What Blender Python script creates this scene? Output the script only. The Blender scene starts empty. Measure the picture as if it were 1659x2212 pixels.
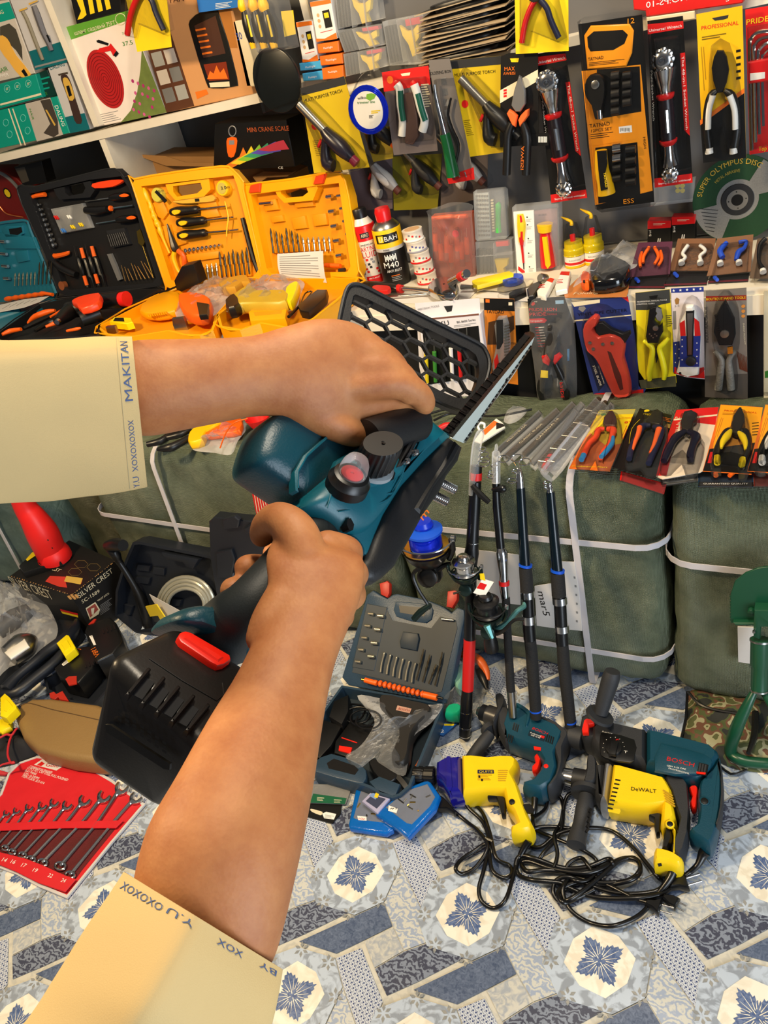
import bpy,bmesh,math,random
from mathutils import Vector as V,Matrix
from mathutils.geometry import tessellate_polygon
random.seed(7)
S=bpy.context.scene
COL=S.collection
# ---------------------------------------------------------------- camera
W,H,F=1659,2212,1678.0
roll,pitch,yaw,CZ=math.radians(15.6),math.radians(32.2),math.radians(35.2),1.6
FW=V((-math.sin(yaw)*math.cos(pitch),math.cos(yaw)*math.cos(pitch),-math.sin(pitch)))
R0=V((math.cos(yaw),math.sin(yaw),0));U0=R0.cross(FW)
RT=math.cos(roll)*R0 -math.sin(roll)*U0
UP=math.cos(roll)*U0+math.sin(roll)*R0
CAM=V((0,0,CZ))
cd=bpy.data.cameras.new('camera');cam=bpy.data.objects.new('camera',cd);COL.objects.link(cam)
cd.sensor_fit='HORIZONTAL';cd.sensor_width=36;cd.lens=36*F/W;cd.clip_start=0.02
cam.matrix_world=Matrix(((RT.x,UP.x,-FW.x,0),(RT.y,UP.y,-FW.y,0),(RT.z,UP.z,-FW.z,CZ),(0,0,0,1)))
S.camera=cam
# ---------------------------------------------------------------- light
S.view_settings.view_transform='Standard';S.view_settings.look='None'
S.view_settings.exposure=0.0;S.view_settings.gamma=1
S.cycles.use_denoising=True
S.cycles.max_bounces=8;S.cycles.transparent_max_bounces=24
wd=bpy.data.worlds.new('world');S.world=wd;wd.use_nodes=True
_n=wd.node_tree.nodes;_l=wd.node_tree.links
_bg=_n['Background']
_tc=_n.new('ShaderNodeTexCoord');_sx=_n.new('ShaderNodeSeparateXYZ');_cr=_n.new('ShaderNodeValToRGB')
_l.new(_tc.outputs['Generated'],_sx.inputs[0]);_l.new(_sx.outputs['Z'],_cr.inputs[0]);_l.new(_cr.outputs[0],_bg.inputs[0])
_cr.color_ramp.elements[0].color=(.22,.24,.28,1);_cr.color_ramp.elements[0].position=.0
_cr.color_ramp.elements[1].color=(.62,.60,.58,1);_cr.color_ramp.elements[1].position=.8
_bg.inputs[1].default_value=.28
def area(name,loc,tgt,size,power,col,sy=None):
    l=bpy.data.lights.new(name,'AREA');l.energy=power;l.color=col;l.size=size
    if sy:l.shape='RECTANGLE';l.size_y=sy
    o=bpy.data.objects.new(name,l);COL.objects.link(o);o.location=loc
    o.rotation_euler=(V(tgt)-V(loc)).to_track_quat('-Z','Y').to_euler();return o
area('doorway_daylight',(2.0,-.7,1.0),(-.6,1.1,.1),1.3,70,(.80,.90,1.0),1.7)
area('ceiling_lamp_warm',(-1.9,.15,2.5),(-1.1,1.3,.8),.25,60,(1.0,.74,.42))
area('ceiling_lamp',(-.2,.9,2.9),(-.7,2.0,1.1),.12,46,(1.0,.86,.66),1.2)
# ---------------------------------------------------------------- pixels to places
VX,VY,VS=0,0,1.0
def view(x,y,s):
    global VX,VY,VS
    VX,VY,VS=x,y,s
def ray(x,y):
    x=VX+x/VS;y=VY+y/VS
    return FW+((x-W/2)*RT -(y-H/2)*UP)/F
def dep(x,y,d):return CAM+ray(x,y)*d
class Pl:
    def __init__(s,n,p,u=None):
        s.n=V(n).normalized();s.p=V(p)
        if u is None:u=V((1,0,0))
        s.v=s.n.cross(V(u)).normalized();s.u=s.v.cross(s.n).normalized()
    def at(s,x,y,h=0):
        r=ray(x,y);return CAM+r*((s.p+s.n*h -CAM).dot(s.n)/r.dot(s.n))
    def l(s,x,y,h=0):
        d=s.at(x,y,h)-s.p;return (d.dot(s.u),d.dot(s.v))
    def w(s,u,v,h=0):return s.p+s.u*u+s.v*v+s.n*h
    def up(s,h):return Pl(s.n,s.p+s.n*h,s.u)
def YP(y):return Pl((0,-1,0),(0,y,0))
def ZP(z):return Pl((0,0,1),(0,0,z))
def P3(a,b,c):
    n=(b-a).cross(c-a).normalized()
    if n.dot(CAM-a)<0:n=-n
    return Pl(n,a,(1,0,0))
# ---------------------------------------------------------------- materials
MT={}
def M(name,col=None,r=.5,m=0.,ns=0.,nc=.12,bump=0.,bs=60,coat=0,tr=0,sss=0,spec=.5):
    if name in MT:return MT[name]
    mt=bpy.data.materials.new(name);mt.use_nodes=True;MT[name]=mt
    nt=mt.node_tree;b=nt.nodes['Principled BSDF']
    c=tuple((x/255)**2.2 for x in col)+(1,)
    b.inputs['Roughness'].default_value=r;b.inputs['Metallic'].default_value=m
    b.inputs['Specular IOR Level'].default_value=spec
    b.inputs['Coat Weight'].default_value=coat
    if sss:b.inputs['Subsurface Weight'].default_value=sss;b.inputs['Subsurface Radius'].default_value=(.012,.005,.003);b.inputs['Subsurface Scale'].default_value=1
    tc=nt.nodes.new('ShaderNodeTexCoord')
    nz=nt.nodes.new('ShaderNodeTexNoise');nz.inputs['Scale'].default_value=ns or 25;nz.inputs['Detail'].default_value=4
    nt.links.new(tc.outputs['Object'],nz.inputs[0])
    mx=nt.nodes.new('ShaderNodeMix');mx.data_type='RGBA'
    k=1-nc;mx.inputs[6].default_value=(c[0]*k,c[1]*k,c[2]*k,1);k=1+nc
    mx.inputs[7].default_value=(min(1,c[0]*k),min(1,c[1]*k),min(1,c[2]*k),1)
    nt.links.new(nz.outputs[0],mx.inputs[0]);nt.links.new(mx.outputs[2],b.inputs['Base Color'])
    if bump:
        n2=nt.nodes.new('ShaderNodeTexNoise');n2.inputs['Scale'].default_value=bs;n2.inputs['Detail'].default_value=3
        nt.links.new(tc.outputs['Object'],n2.inputs[0])
        bp=nt.nodes.new('ShaderNodeBump');bp.inputs['Strength'].default_value=bump;bp.inputs['Distance'].default_value=.004
        nt.links.new(n2.outputs[0],bp.inputs['Height']);nt.links.new(bp.outputs[0],b.inputs['Normal'])
    if tr:
        out=nt.nodes['Material Output']
        t=nt.nodes.new('ShaderNodeBsdfTransparent');t.inputs[0].default_value=(.985,.985,.985,1)
        ms=nt.nodes.new('ShaderNodeMixShader');lw=nt.nodes.new('ShaderNodeFresnel');lw.inputs[0].default_value=1.45
        if bump:nt.links.new(bp.outputs[0],lw.inputs['Normal'])
        ma=nt.nodes.new('ShaderNodeMath');ma.operation='MULTIPLY_ADD';ma.inputs[1].default_value=.55;ma.inputs[2].default_value=1-tr;ma.use_clamp=True
        nt.links.new(lw.outputs[0],ma.inputs[0]);nt.links.new(ma.outputs[0],ms.inputs[0])
        nt.links.new(t.outputs[0],ms.inputs[1]);nt.links.new(b.outputs[0],ms.inputs[2]);nt.links.new(ms.outputs[0],out.inputs[0])
    return mt
def col(*c,r=.45,m=0.):return M('plastic_%02x%02x%02x_%d_%d' % (c[0],c[1],c[2],r*100,m*100),c,r,m,nc=.05)
def ink(*c):return M('ink_%02x%02x%02x' % c,c,.38,0,nc=.05)
BLK=col(22,22,23,r=.38);DRK=col(34,35,38,r=.5);WHT=ink(238,236,230);BLKI=ink(18,18,18)
RED=col(196,26,24);YEL=col(246,190,10);ORG=col(240,98,20);CHR=M('chrome_steel',(205,205,205),.16,1.,nc=.08)
STL=M('brushed_steel',(170,168,162),.3,1.,nc=.15);GREYI=ink(130,130,130);REDI=ink(205,32,30);YELI=ink(232,200,30);GRNI=ink(60,130,50)
ORGI=ink(226,110,34);CRMI=ink(222,210,178);GRYP=col(105,108,112)
CLR=M('clear_blister_plastic',(60,62,64),.07,0,tr=.985,bump=.25,bs=30)
FILM=M('crinkled_clear_film',(215,217,220),.10,0,tr=.955,bump=.4,bs=26)
FROST=M('frosted_clear_plastic',(225,228,230),.2,0,tr=.82,bump=.1,bs=30)
# ---------------------------------------------------------------- mesh building
def area2(p):return sum(p[i-1][0]*p[i][1]-p[i][0]*p[i-1][1] for i in range(len(p)))/2
def inset(p,d):
    n=len(p);o=[]
    for i in range(n):
        a=V(p[i-1]);b=V(p[i]);c=V(p[(i+1) % n])
        e=(b-a);f=(c-b)
        if e.length<1e-9 or f.length<1e-9:o.append(tuple(b));continue
        e.normalize();f.normalize()
        n1=V((-e.y,e.x));n2=V((-f.y,f.x));q=n1+n2
        q=q.normalized() if q.length>1e-6 else n1
        k=min(1.6,1/max(.3,q.dot(n1)));o.append(tuple(b+q*d*k))
    return o
def smooth2(p,k=3,closed=True):
    n=len(p);o=[]
    for i in range(n if closed else n-1):
        P=[V(p[(i+j) % n]) if closed else V(p[max(0,min(n-1,i+j))]) for j in (-1,0,1,2)]
        for t in range(k):
            t/=k
            o.append(tuple(.5*((2*P[1])+(P[2]-P[0])*t+(2*P[0]-5*P[1]+4*P[2]-P[3])*t*t+(3*P[1]-P[0]-3*P[2]+P[3])*t**3)))
    if not closed:o.append(tuple(p[-1]))
    return o
_TX={}
def txtmesh(s):
    if s in _TX:return _TX[s]
    c=bpy.data.curves.new('t','FONT');c.body=s;c.resolution_u=2;c.size=1
    o=bpy.data.objects.new('t',c);COL.objects.link(o)
    me=o.to_mesh()
    vs=[(v.co.x,v.co.y) for v in me.vertices];fs=[tuple(p.vertices) for p in me.polygons]
    w0=min(v[0] for v in vs);w1=max(v[0] for v in vs);ht=.73
    _TX[s]=([((x-w0)/(w1-w0),y/ht) for x,y in vs],fs)
    o.to_mesh_clear();bpy.data.objects.remove(o);bpy.data.curves.remove(c)
    return _TX[s]
class MB:
    def __init__(s):s.v=[];s.f=[];s.m=[];s.mats=[]
    def add(s,vs,fs,mt):
        if mt not in s.mats:s.mats.append(mt)
        k=s.mats.index(mt);b=len(s.v);s.v+=[tuple(x) for x in vs]
        for f in fs:s.f.append(tuple(i+b for i in f));s.m.append(k)
        return s
    def rings(s,R,mt,cap=True,closed=True):
        n=len(R[0]);vs=[x for r in R for x in r];fs=[]
        for k in range(len(R)-1):
            for i in range(n if closed else n-1):j=(i+1) % n;fs.append((k*n+i,k*n+j,(k+1)*n+j,(k+1)*n+i))
        if cap:fs.append(tuple(range(n))[::-1]);fs.append(tuple(range((len(R)-1)*n,len(R)*n)))
        return s.add(vs,fs,mt)
    def lpr(s,P,q,h0,h1,mt,bev=0,seg=1,both=False,holes=()):
        if area2(q)<0:q=q[::-1]
        if holes:
            loops=[q]+[(h if area2(h)<0 else h[::-1]) for h in holes];fl=[x for l in loops for x in l]
            tri=tessellate_polygon([[V((x[0],x[1],0)) for x in l] for l in loops]);N=len(fl)
            vs=[P.w(x[0],x[1],h0) for x in fl]+[P.w(x[0],x[1],h1) for x in fl]
            fs=[tuple(t) for t in tri]+[tuple(i+N for i in t[::-1]) for t in tri];b=0
            for l in loops:
                for i in range(len(l)):j=(i+1) % len(l);fs.append((b+i,b+j,b+j+N,b+i+N))
                b+=len(l)
            return s.add(vs,fs,mt)
        R=[]
        if bev:
            if both:
                for k in range(seg+1):
                    a=math.pi/2*k/seg;R.append([P.w(x[0],x[1],h0+bev*(1-math.sin(a))) for x in inset(q,bev*(1-math.cos(math.pi/2-a)))] if 0 else [P.w(x[0],x[1],h0+bev*(1-math.cos(a))) for x in inset(q,bev*(1-math.sin(a)))])
            else:R.append([P.w(x[0],x[1],h0) for x in q])
            for k in range(seg+1):
                a=math.pi/2*k/seg;R.append([P.w(x[0],x[1],h1-bev*(1-math.sin(a))) for x in inset(q,bev*(1-math.cos(a)))])
        else:R=[[P.w(x[0],x[1],h) for x in q] for h in (h0,h1)]
        return s.rings(R,mt)
    def pr(s,P,pts,h0,h1,mt,bev=0,sm=0,seg=1,both=False,holes=()):
        q=[P.l(x,y,h1) for x,y in pts]
        hs=[[P.l(x,y,h1) for x,y in h] for h in holes]
        if sm:q=smooth2(q,sm)
        return s.lpr(P,q,h0,h1,mt,bev,seg,both,hs)
    def puff(s,P,pts,hc,half,ins,mt,sm=0,k=3):
        q=[P.l(x,y,hc) for x,y in pts]
        if sm:q=smooth2(q,sm)
        if area2(q)<0:q=q[::-1]
        R=[]
        for i in range(-k,k+1):
            a=math.radians(86)*i/k;R.append([P.w(x[0],x[1],hc+half*math.sin(a)) for x in inset(q,ins*(1-math.cos(a)))])
        return s.rings(R,mt)
    def flat(s,P,pts,h,mt,sm=0):
        q=[P.l(x,y,h) for x,y in pts]
        if sm:q=smooth2(q,sm)
        if area2(q)<0:q=q[::-1]
        return s.add([P.w(x,y,h) for x,y in q],[tuple(range(len(q)))],mt)
    def disc(s,P,c,rx,h,mt,n=20,h1=None,ry=None,bev=0):
        u,v=P.l(c[0],c[1],h if h1 is None else h1);ry=ry or rx
        q=[(u+rx*math.cos(2*math.pi*i/n),v+ry*math.sin(2*math.pi*i/n)) for i in range(n)]
        if h1 is None:return s.add([P.w(x,y,h) for x,y in q],[tuple(range(n))],mt)
        return s.lpr(P,q,h,h1,mt,bev,2 if bev else 1)
    def tube(s,pts,r,mt,n=8,sm=3,closed=False,cap=True):
        pts=[V(p) for p in pts];N=len(pts);rr=r if isinstance(r,(list,tuple)) else [r]*N
        if sm and N>2:
            q=smooth2([tuple(p)+(x,) for p,x in zip(pts,rr)],sm,closed);pts=[V(x[:3]) for x in q];rr=[x[3] for x in q];N=len(pts)
        R=[];pu=None
        for i,p in enumerate(pts):
            t=(pts[(i+1) % N]-pts[i-1]) if closed else (pts[min(N-1,i+1)]-pts[max(0,i-1)])
            if t.length<1e-9:t=V((0,0,1))
            t.normalize()
            if pu is None:pu=t.orthogonal().normalized()
            pu=(pu-t*pu.dot(t));pu=pu.normalized() if pu.length>1e-6 else t.orthogonal().normalized();w=t.cross(pu)
            R.append([p+rr[i]*(pu*math.cos(2*math.pi*k/n)+w*math.sin(2*math.pi*k/n)) for k in range(n)])
        if closed:R.append(R[0])
        return s.rings(R,mt,cap and not closed)
    def lathe(s,base,axis,prof,mt,n=24):
        a=V(axis).normalized();u=a.orthogonal().normalized();w=a.cross(u);base=V(base)
        R=[[base+a*h+max(r,1e-5)*(u*math.cos(2*math.pi*k/n)+w*math.sin(2*math.pi*k/n)) for k in range(n)] for r,h in prof]
        return s.rings(R,mt)
    def box(s,c,sx,sy,sz,mt,ax=None,bev=0,seg=2):
        P=ax or ZP(0);c=V(c);Q=Pl(P.n,c,P.u);x,y=sx/2,sy/2
        if bev:q=[(sg*(x-bev)+bev*math.cos(t),tg*(y-bev)+bev*math.sin(t)) for sg,tg,t0 in ((1,1,0),(-1,1,90),(-1,-1,180),(1,-1,270)) for t in (math.radians(t0),math.radians(t0+45),math.radians(t0+90))]
        else:q=[(x,y),(-x,y),(-x,-y),(x,-y)]
        return s.lpr(Q,q,-sz/2,sz/2,mt,bev*.8,seg,True)
    def text(s,P,t,a,b,h,mt,ht=None,off=.0004,thick=0):
        vs,fs=txtmesh(t);hh=h+off
        A=V(P.l(*a,hh));B=V(P.l(*b,hh));d=B-A
        e=V((-d.y,d.x)).normalized();hp=ht
        # pixels per metre near a
        q=V(P.l(a[0],a[1]-10,hh))-A;mpp=q.length/10*.5+(V(P.l(a[0]+10,a[1],hh))-A).length/10*.5
        hm=ht*mpp
        pts=[P.w(*(A+d*x+e*y*hm),hh) for x,y in vs]
        return s.add(pts,fs,mt)
    def empty(s):return not s.v
def link(name,mb,loc,parent,smooth=True):
    me=bpy.data.meshes.new(name);L=V(loc)
    me.from_pydata([tuple(V(x)-L) for x in mb.v],[],mb.f)
    for m in mb.mats:me.materials.append(m)
    me.polygons.foreach_set('material_index',mb.m)
    bm=bmesh.new();bm.from_mesh(me);bmesh.ops.recalc_face_normals(bm,faces=bm.faces);bm.to_mesh(me);bm.free()
    me.polygons.foreach_set('use_smooth',[smooth]*len(me.polygons))
    if smooth:me.set_sharp_from_angle(angle=math.radians(42))
    me.update()
    o=bpy.data.objects.new(name,me);COL.objects.link(o);o.parent=parent
    return o
THINGS=[]
class T:
    def __init__(s,name,label,cat,group=None,kind=None):
        s.a=(name,label,cat,group,kind);s.parts=[];THINGS.append(s);s.mods=[]
    def p(s,name=None,of=None,label=None):
        mb=MB();s.parts.append([name,mb,of,label]);return mb
    def done(s):
        name,label,cat,group,kind=s.a
        P=[q for q in s.parts if not q[1].empty()]
        if not P:return None
        al=[x for q in P for x in q[1].v]
        lo=[min(x[i] for x in al) for i in range(3)];hi=[max(x[i] for x in al) for i in range(3)]
        L=V(((lo[0]+hi[0])/2,(lo[1]+hi[1])/2,lo[2]))
        own=[q for q in P if q[0] is None];ob={}
        if own:root=link(name,own[0][1],L,None)
        else:root=bpy.data.objects.new(name,None);COL.objects.link(root);root.empty_display_size=.02
        root.location=L
        for q in P:
            if q[0] is None:ob[id(q[1])]=root;continue
            par=ob.get(id(q[2]),root) if q[2] is not None else root
            o=link(q[0],q[1],L,par);ob[id(q[1])]=o
            if q[3]:o['label']=q[3]
        if label:root['label']=label
        if cat:root['category']=cat
        if group:root['group']=group
        if kind:root['kind']=kind
        s.ob=ob;s.root=root
        return root
def struct(name,label=None):return T(name,label,None,None,'structure')
from mathutils import noise as NZ
def mpp(P,x,y,h=0):return (P.at(x,y,h)-CAM).dot(FW)/F/VS
def tp(mb,P,pts,h,mt,sm=3,n=8,closed=False):
    L=[];R=[]
    for q in pts:hh=q[3] if len(q)>3 else h;L.append(P.at(q[0],q[1],hh));R.append(1.08*q[2]*mpp(P,q[0],q[1],hh))
    return mb.tube(L,R,mt,n,sm,closed)
def blob(mb,P,pts,h0,amp,mt,nx=26,seed=0,wr=.35,base=.15,fs=9,mode='film'):
    q=smooth2([P.l(x,y,h0) for x,y in pts],4)
    if area2(q)<0:q=q[::-1]
    c=V((sum(a[0] for a in q)/len(q),sum(a[1] for a in q)/len(q)));R=[]
    K=9
    for k in range(K+1):
        f=1-k/K*.96;ring=[]
        for x,y in q:
            p=c+(V((x,y))-c)*f;z=amp*(1-f**3)*(1-wr)+amp*base*(1-f)
            nn=NZ.noise(V((p.x*fs*2.2+seed,p.y*fs*2.2,seed*1.7)))+.6*abs(NZ.noise(V((p.x*fs*5+seed,p.y*fs*5,seed))))
            z+=amp*wr*nn*(1-f**4)*1.6
            j=.06*amp*NZ.noise(V((p.x*60,p.y*60,seed+9)))*0
            ring.append(P.w(p.x+j,p.y+j,h0+max(z,0)))
        R.append(ring)
    return mb.rings(R,mt)
def card(t,P,quad,mt,th=.0016,nm='card',of=None):
    m=t.p(nm,of);m.pr(P,quad,-th,0,mt);return m
def bl(t,P,pts,hh,sm=0,mt=None,of=None,bev=None,rim=True):
    m=t.p('blister',of);m.pr(P,pts,.0006,hh,mt or CLR,bev=bev if bev is not None else hh*.45,seg=2,sm=sm);return m
def bars(m,P,a,b,dy,n,w,h,mt,ln=1.0):
    for i in range(n):
        k=1-.25*((i*7) % 4)/3*ln;x0,y0=a[0]+dy[0]*i,a[1]+dy[1]*i
        x1,y1=x0+(b[0]-a[0])*k,y0+(b[1]-a[1])*k;ex,ey=dy[0],dy[1];L=math.hypot(ex,ey);ex,ey=ex/L*w,ey/L*w
        m.flat(P,[(x0,y0),(x1,y1),(x1+ex,y1+ey),(x0+ex,y0+ey)],h,mt)
# ================================================================ the room
def floor_mat(name,a,b,sc,kind='noise',lo=.42,hi=.55,rough=.32):
    mt=bpy.data.materials.new(name);mt.use_nodes=True;nt=mt.node_tree;bs=nt.nodes['Principled BSDF']
    tc=nt.nodes.new('ShaderNodeTexCoord');cr=nt.nodes.new('ShaderNodeValToRGB')
    if kind=='noise':
        t=nt.nodes.new('ShaderNodeTexNoise');t.inputs['Scale'].default_value=sc;t.inputs['Detail'].default_value=5;t.inputs['Distortion'].default_value=1.2;o=t.outputs[0]
    elif kind=='scroll':
        t=nt.nodes.new('ShaderNodeTexWave');t.wave_type='RINGS';t.inputs['Scale'].default_value=sc;t.inputs['Distortion'].default_value=16;t.inputs['Detail'].default_value=3;t.inputs['Detail Scale'].default_value=2.2;o=t.outputs['Fac']
    else:
        t=nt.nodes.new('ShaderNodeTexMagic');t.turbulence_depth=4;t.inputs['Scale'].default_value=sc;t.inputs['Distortion'].default_value=1.6;o=t.outputs['Fac']
    nt.links.new(tc.outputs['Object'],t.inputs[0]);nt.links.new(o,cr.inputs[0])
    f=lambda c:tuple((x/255)**2.2 for x in c)+(1,)
    cr.color_ramp.elements[0].color=f(a);cr.color_ramp.elements[0].position=lo
    cr.color_ramp.elements[1].color=f(b);cr.color_ramp.elements[1].position=hi
    nt.links.new(cr.outputs[0],bs.inputs['Base Color']);bs.inputs['Roughness'].default_value=rough
    n2=nt.nodes.new('ShaderNodeTexNoise');n2.inputs['Scale'].default_value=5;nt.links.new(tc.outputs['Object'],n2.inputs[0])
    bp=nt.nodes.new('ShaderNodeBump');bp.inputs['Distance'].default_value=.03;bp.inputs['Strength'].default_value=.35
    nt.links.new(n2.outputs[0],bp.inputs['Height']);nt.links.new(bp.outputs[0],bs.inputs['Normal']);return mt
FM=dict(H=floor_mat('vinyl_hexagon',(142,152,166),(184,198,216),34),K=floor_mat('vinyl_navy_lace',(52,68,116),(196,204,216),78,'magic',.44,.60),
          L=floor_mat('vinyl_cream_scroll',(154,168,192),(200,202,196),20,'scroll',.2,.8),N=floor_mat('vinyl_cream_square',(160,168,178),(200,200,192),70,'noise',.38,.6),
          M=floor_mat('vinyl_denim',(64,78,106),(108,122,148),130,'noise',.3,.7),O=floor_mat('vinyl_charcoal_scroll',(66,70,88),(128,138,156),22,'scroll',.3,.7),
          g=floor_mat('vinyl_grout',(190,190,182),(206,204,192),40),c=floor_mat('vinyl_medallion',(224,218,200),(240,236,222),25),
          b=floor_mat('vinyl_snowflake',(74,94,138),(104,122,160),110),f=floor_mat('vinyl_flower',(134,138,140),(150,150,146),60))
G=ZP(0);t=struct('floor');fb=t.p()
fb.add([(-5.5,-1.5,-.003),(2.5,-1.5,-.003),(2.5,3.2,-.003),(-5.5,3.2,-.003),(-5.5,-1.5,-.05),(2.5,-1.5,-.05),(2.5,3.2,-.05),(-5.5,3.2,-.05)],[(0,1,2,3),(4,5,6,7),(0,1,5,4),(1,2,6,5),(2,3,7,6),(3,0,4,7)],FM['g'])
view(640,1780,4.1475)
HX=[(270,200),(535,105),(855,175),(930,380),(780,710),(515,830),(165,720),(110,490)]
PG=dict(H=HX,K=[(855,175),(1065,95),(1265,470),(1120,780),(930,380)],L=[(930,380),(1120,780),(1225,1050),(960,1145),(860,930),(780,710)],
          M=[(780,710),(860,925),(595,1057),(350,1175),(10,1062),(515,830)],N=[(595,1057),(862,928),(960,1145),(690,1305)],
          O=[(690,1305),(960,1145),(1225,1052),(1610,1155),(1090,1425),(800,1555)])
c0=V(G.l(525,455));LT=.2765
PQ={k:[V(G.l(*q))-c0 for q in v] for k,v in PG.items()}
org=V((-.857,.722));ZK=dict(H=-.0002,K=-.0006,L=-.0010,M=-.0008,N=-.0012,O=-.0014)
def star(n,rr,ph=0):
    return [(r*math.cos(a),r*math.sin(a)) for i in range(n) for r,a in [(rr[i % len(rr)],ph+2*math.pi*i/n)]]
SNOW=[]
for q in range(4):
    a0=math.pi/4+q*math.pi/2
    for (r,da) in ((.020,-.78),(.030,-.72),(.027,-.62),(.037,-.56),(.034,-.44),(.043,-.36),(.041,-.24),(.049,-.16),(.048,-.06),(.056,0),(.048,.06),(.049,.16),(.041,.24),(.043,.36),(.034,.44),(.037,.56),(.027,.62),(.030,.72)):
        SNOW.append((r*math.cos(a0+da)*.95,r*math.sin(a0+da)*.95))
for ix in range(-11,8):
    for iy in range(-6,6):
        o=org+V((ix*LT,iy*LT))
        if not (-4.5<o.x<1.6 and -1<o.y<2.4):continue
        for k,q in PQ.items():
            qq=q if area2(q)>0 else q[::-1];r=inset(qq,.0012)
            fb.add([(o.x+x,o.y+y,ZK[k]) for x,y in r],[tuple(range(len(r)))],FM[k])
        if not (-2.6<o.x<.8 and -.2<o.y<1.8):continue
        r=star(8,[.068,.062],.4);fb.add([(o.x+x,o.y+y,0.0002) for x,y in r],[tuple(range(8))],FM['c'])
        fb.add([(o.x+x,o.y+y,.0004) for x,y in SNOW],[tuple(range(len(SNOW)))],FM['b'])
        for k in range(4):
            for da,r0,r1 in ((0,.004,.043),(.32,.010,.034),(-.32,.010,.034),(.6,.012,.026),(-.6,.012,.026)):
                a=math.pi/4+k*math.pi/2+da;e=V((math.cos(a),math.sin(a)));e2=V((-e.y,e.x));fb.add([(o.x+z.x,o.y+z.y,.0006) for z in (e*r0+e2*.0009,e*r0-e2*.0009,e*r1-e2*.0002,e*r1+e2*.0002)],[(0,1,2,3)],FM['c'])
        for k in range(8):
            a=k*math.pi/4+.35;cx,cy=.092*math.cos(a),.092*math.sin(a)
            for pt in range(6):
                b=pt*math.pi/3+k;e=V((math.cos(b),math.sin(b)));e2=V((-e.y,e.x))
                fb.add([(o.x+cx+z.x,o.y+cy+z.y,.0002) for z in (e*.004,e*.010+e2*.0035,e*.0175,e*.010-e2*.0035)],[(0,1,2,3)],FM['f'])
PNT=M('whitewashed_wood',(216,208,190),.6,0,ns=14,nc=.10,bump=.3,bs=18)
GRYW=M('grey_painted_panel',(92,92,94),.55,0,ns=6,nc=.12);DGW=M('dark_grey_back_panel',(92,96,100),.6,0,ns=5)
def sbox(name,x0,x1,y0,y1,z0,z1,mt):
    t=struct(name);t.p().box(((x0+x1)/2,(y0+y1)/2,(z0+z1)/2),x1-x0,y1-y0,z1-z0,mt);return t
sbox('wall_back',-5.4,1.6,2.62,2.70,0,3.0,DGW)
sbox('wall_left',-5.5,-5.4,-.2,2.70,0,3.0,DGW)
# display shelving built against the wall
t=T('wall_shelf_unit','white painted wooden wall shelving behind the tool cases at upper left','shelf')
SY=2.21
for zz in (1.452,1.98):t.p('shelf_board').box((-3.2,SY+.2,zz),3.72,.40,.026,PNT)
view(0,0,1);SP=YP(SY)
for x in (-2.30,-1.355,-3.6):t.p('divider').box((x,SY+.2,1.73),.028,.398,.50,PNT)
for x in (-2.30,-1.35,-3.6):t.p('divider').box((x,SY+.2,1.18),.028,.398,.515,PNT)
t=T('display_ledge','white painted wooden display ledge carrying the spray cans and yellow cases','ledge')
t.p('ledge_board').box((-1.6,2.21,.897),5.2,.80,.03,PNT)
t.p('front_rail').box((-1.6,1.815,.872),5.2,.018,.045,PNT)
t.p('kick_panel').box((-1.6,1.86,.45),5.2,.02,.84,col(28,28,30,r=.6))
t=T('pegboard_panel','grey painted backing panel behind the hanging tool packs at upper right','panel')
t.p().box((-.38,2.20,1.40),1.90,.02,.96,GRYW)
# ================================================================ bales
def bale_mat(name,a,b):
    mt=bpy.data.materials.new(name);mt.use_nodes=True;nt=mt.node_tree;bs=nt.nodes['Principled BSDF'];N=nt.nodes.new;L=nt.links.new
    tc=N('ShaderNodeTexCoord');n1=N('ShaderNodeTexNoise');n1.inputs['Scale'].default_value=5;n1.inputs['Detail'].default_value=8;n1.inputs['Roughness'].default_value=.7
    L(tc.outputs['Object'],n1.inputs[0]);cr=N('ShaderNodeValToRGB');L(n1.outputs[0],cr.inputs[0])
    f=lambda c:tuple((x/255)**2.2 for x in c)+(1,)
    cr.color_ramp.elements[0].color=f(a);cr.color_ramp.elements[0].position=.33;cr.color_ramp.elements[1].color=f(b);cr.color_ramp.elements[1].position=.72
    L(cr.outputs[0],bs.inputs['Base Color']);bs.inputs['Roughness'].default_value=.36
    w1=N('ShaderNodeTexWave');w1.inputs['Scale'].default_value=130;w1.inputs['Distortion'].default_value=2;w2=N('ShaderNodeTexWave');w2.bands_direction='Z';w2.inputs['Scale'].default_value=130;w2.inputs['Distortion'].default_value=2
    n2=N('ShaderNodeTexNoise');n2.inputs['Scale'].default_value=40;n2.inputs['Detail'].default_value=6
    ad=N('ShaderNodeMath');a2=N('ShaderNodeMath');a2.operation='MULTIPLY_ADD';a2.inputs[1].default_value=4.5
    for w in (w1,w2,n2):L(tc.outputs['Object'],w.inputs[0])
    L(w1.outputs['Fac'],ad.inputs[0]);L(w2.outputs['Fac'],ad.inputs[1]);L(n2.outputs[0],a2.inputs[0]);L(ad.outputs[0],a2.inputs[2])
    bp=N('ShaderNodeBump');bp.inputs['Distance'].default_value=.007;bp.inputs['Strength'].default_value=.6;L(a2.outputs[0],bp.inputs['Height']);L(bp.outputs[0],bs.inputs['Normal']);return mt
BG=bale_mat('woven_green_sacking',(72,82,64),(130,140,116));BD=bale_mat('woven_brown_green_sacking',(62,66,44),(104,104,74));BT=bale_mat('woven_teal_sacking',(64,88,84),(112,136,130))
STRAP=M('white_packing_strap',(196,192,196),.4,0)
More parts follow.
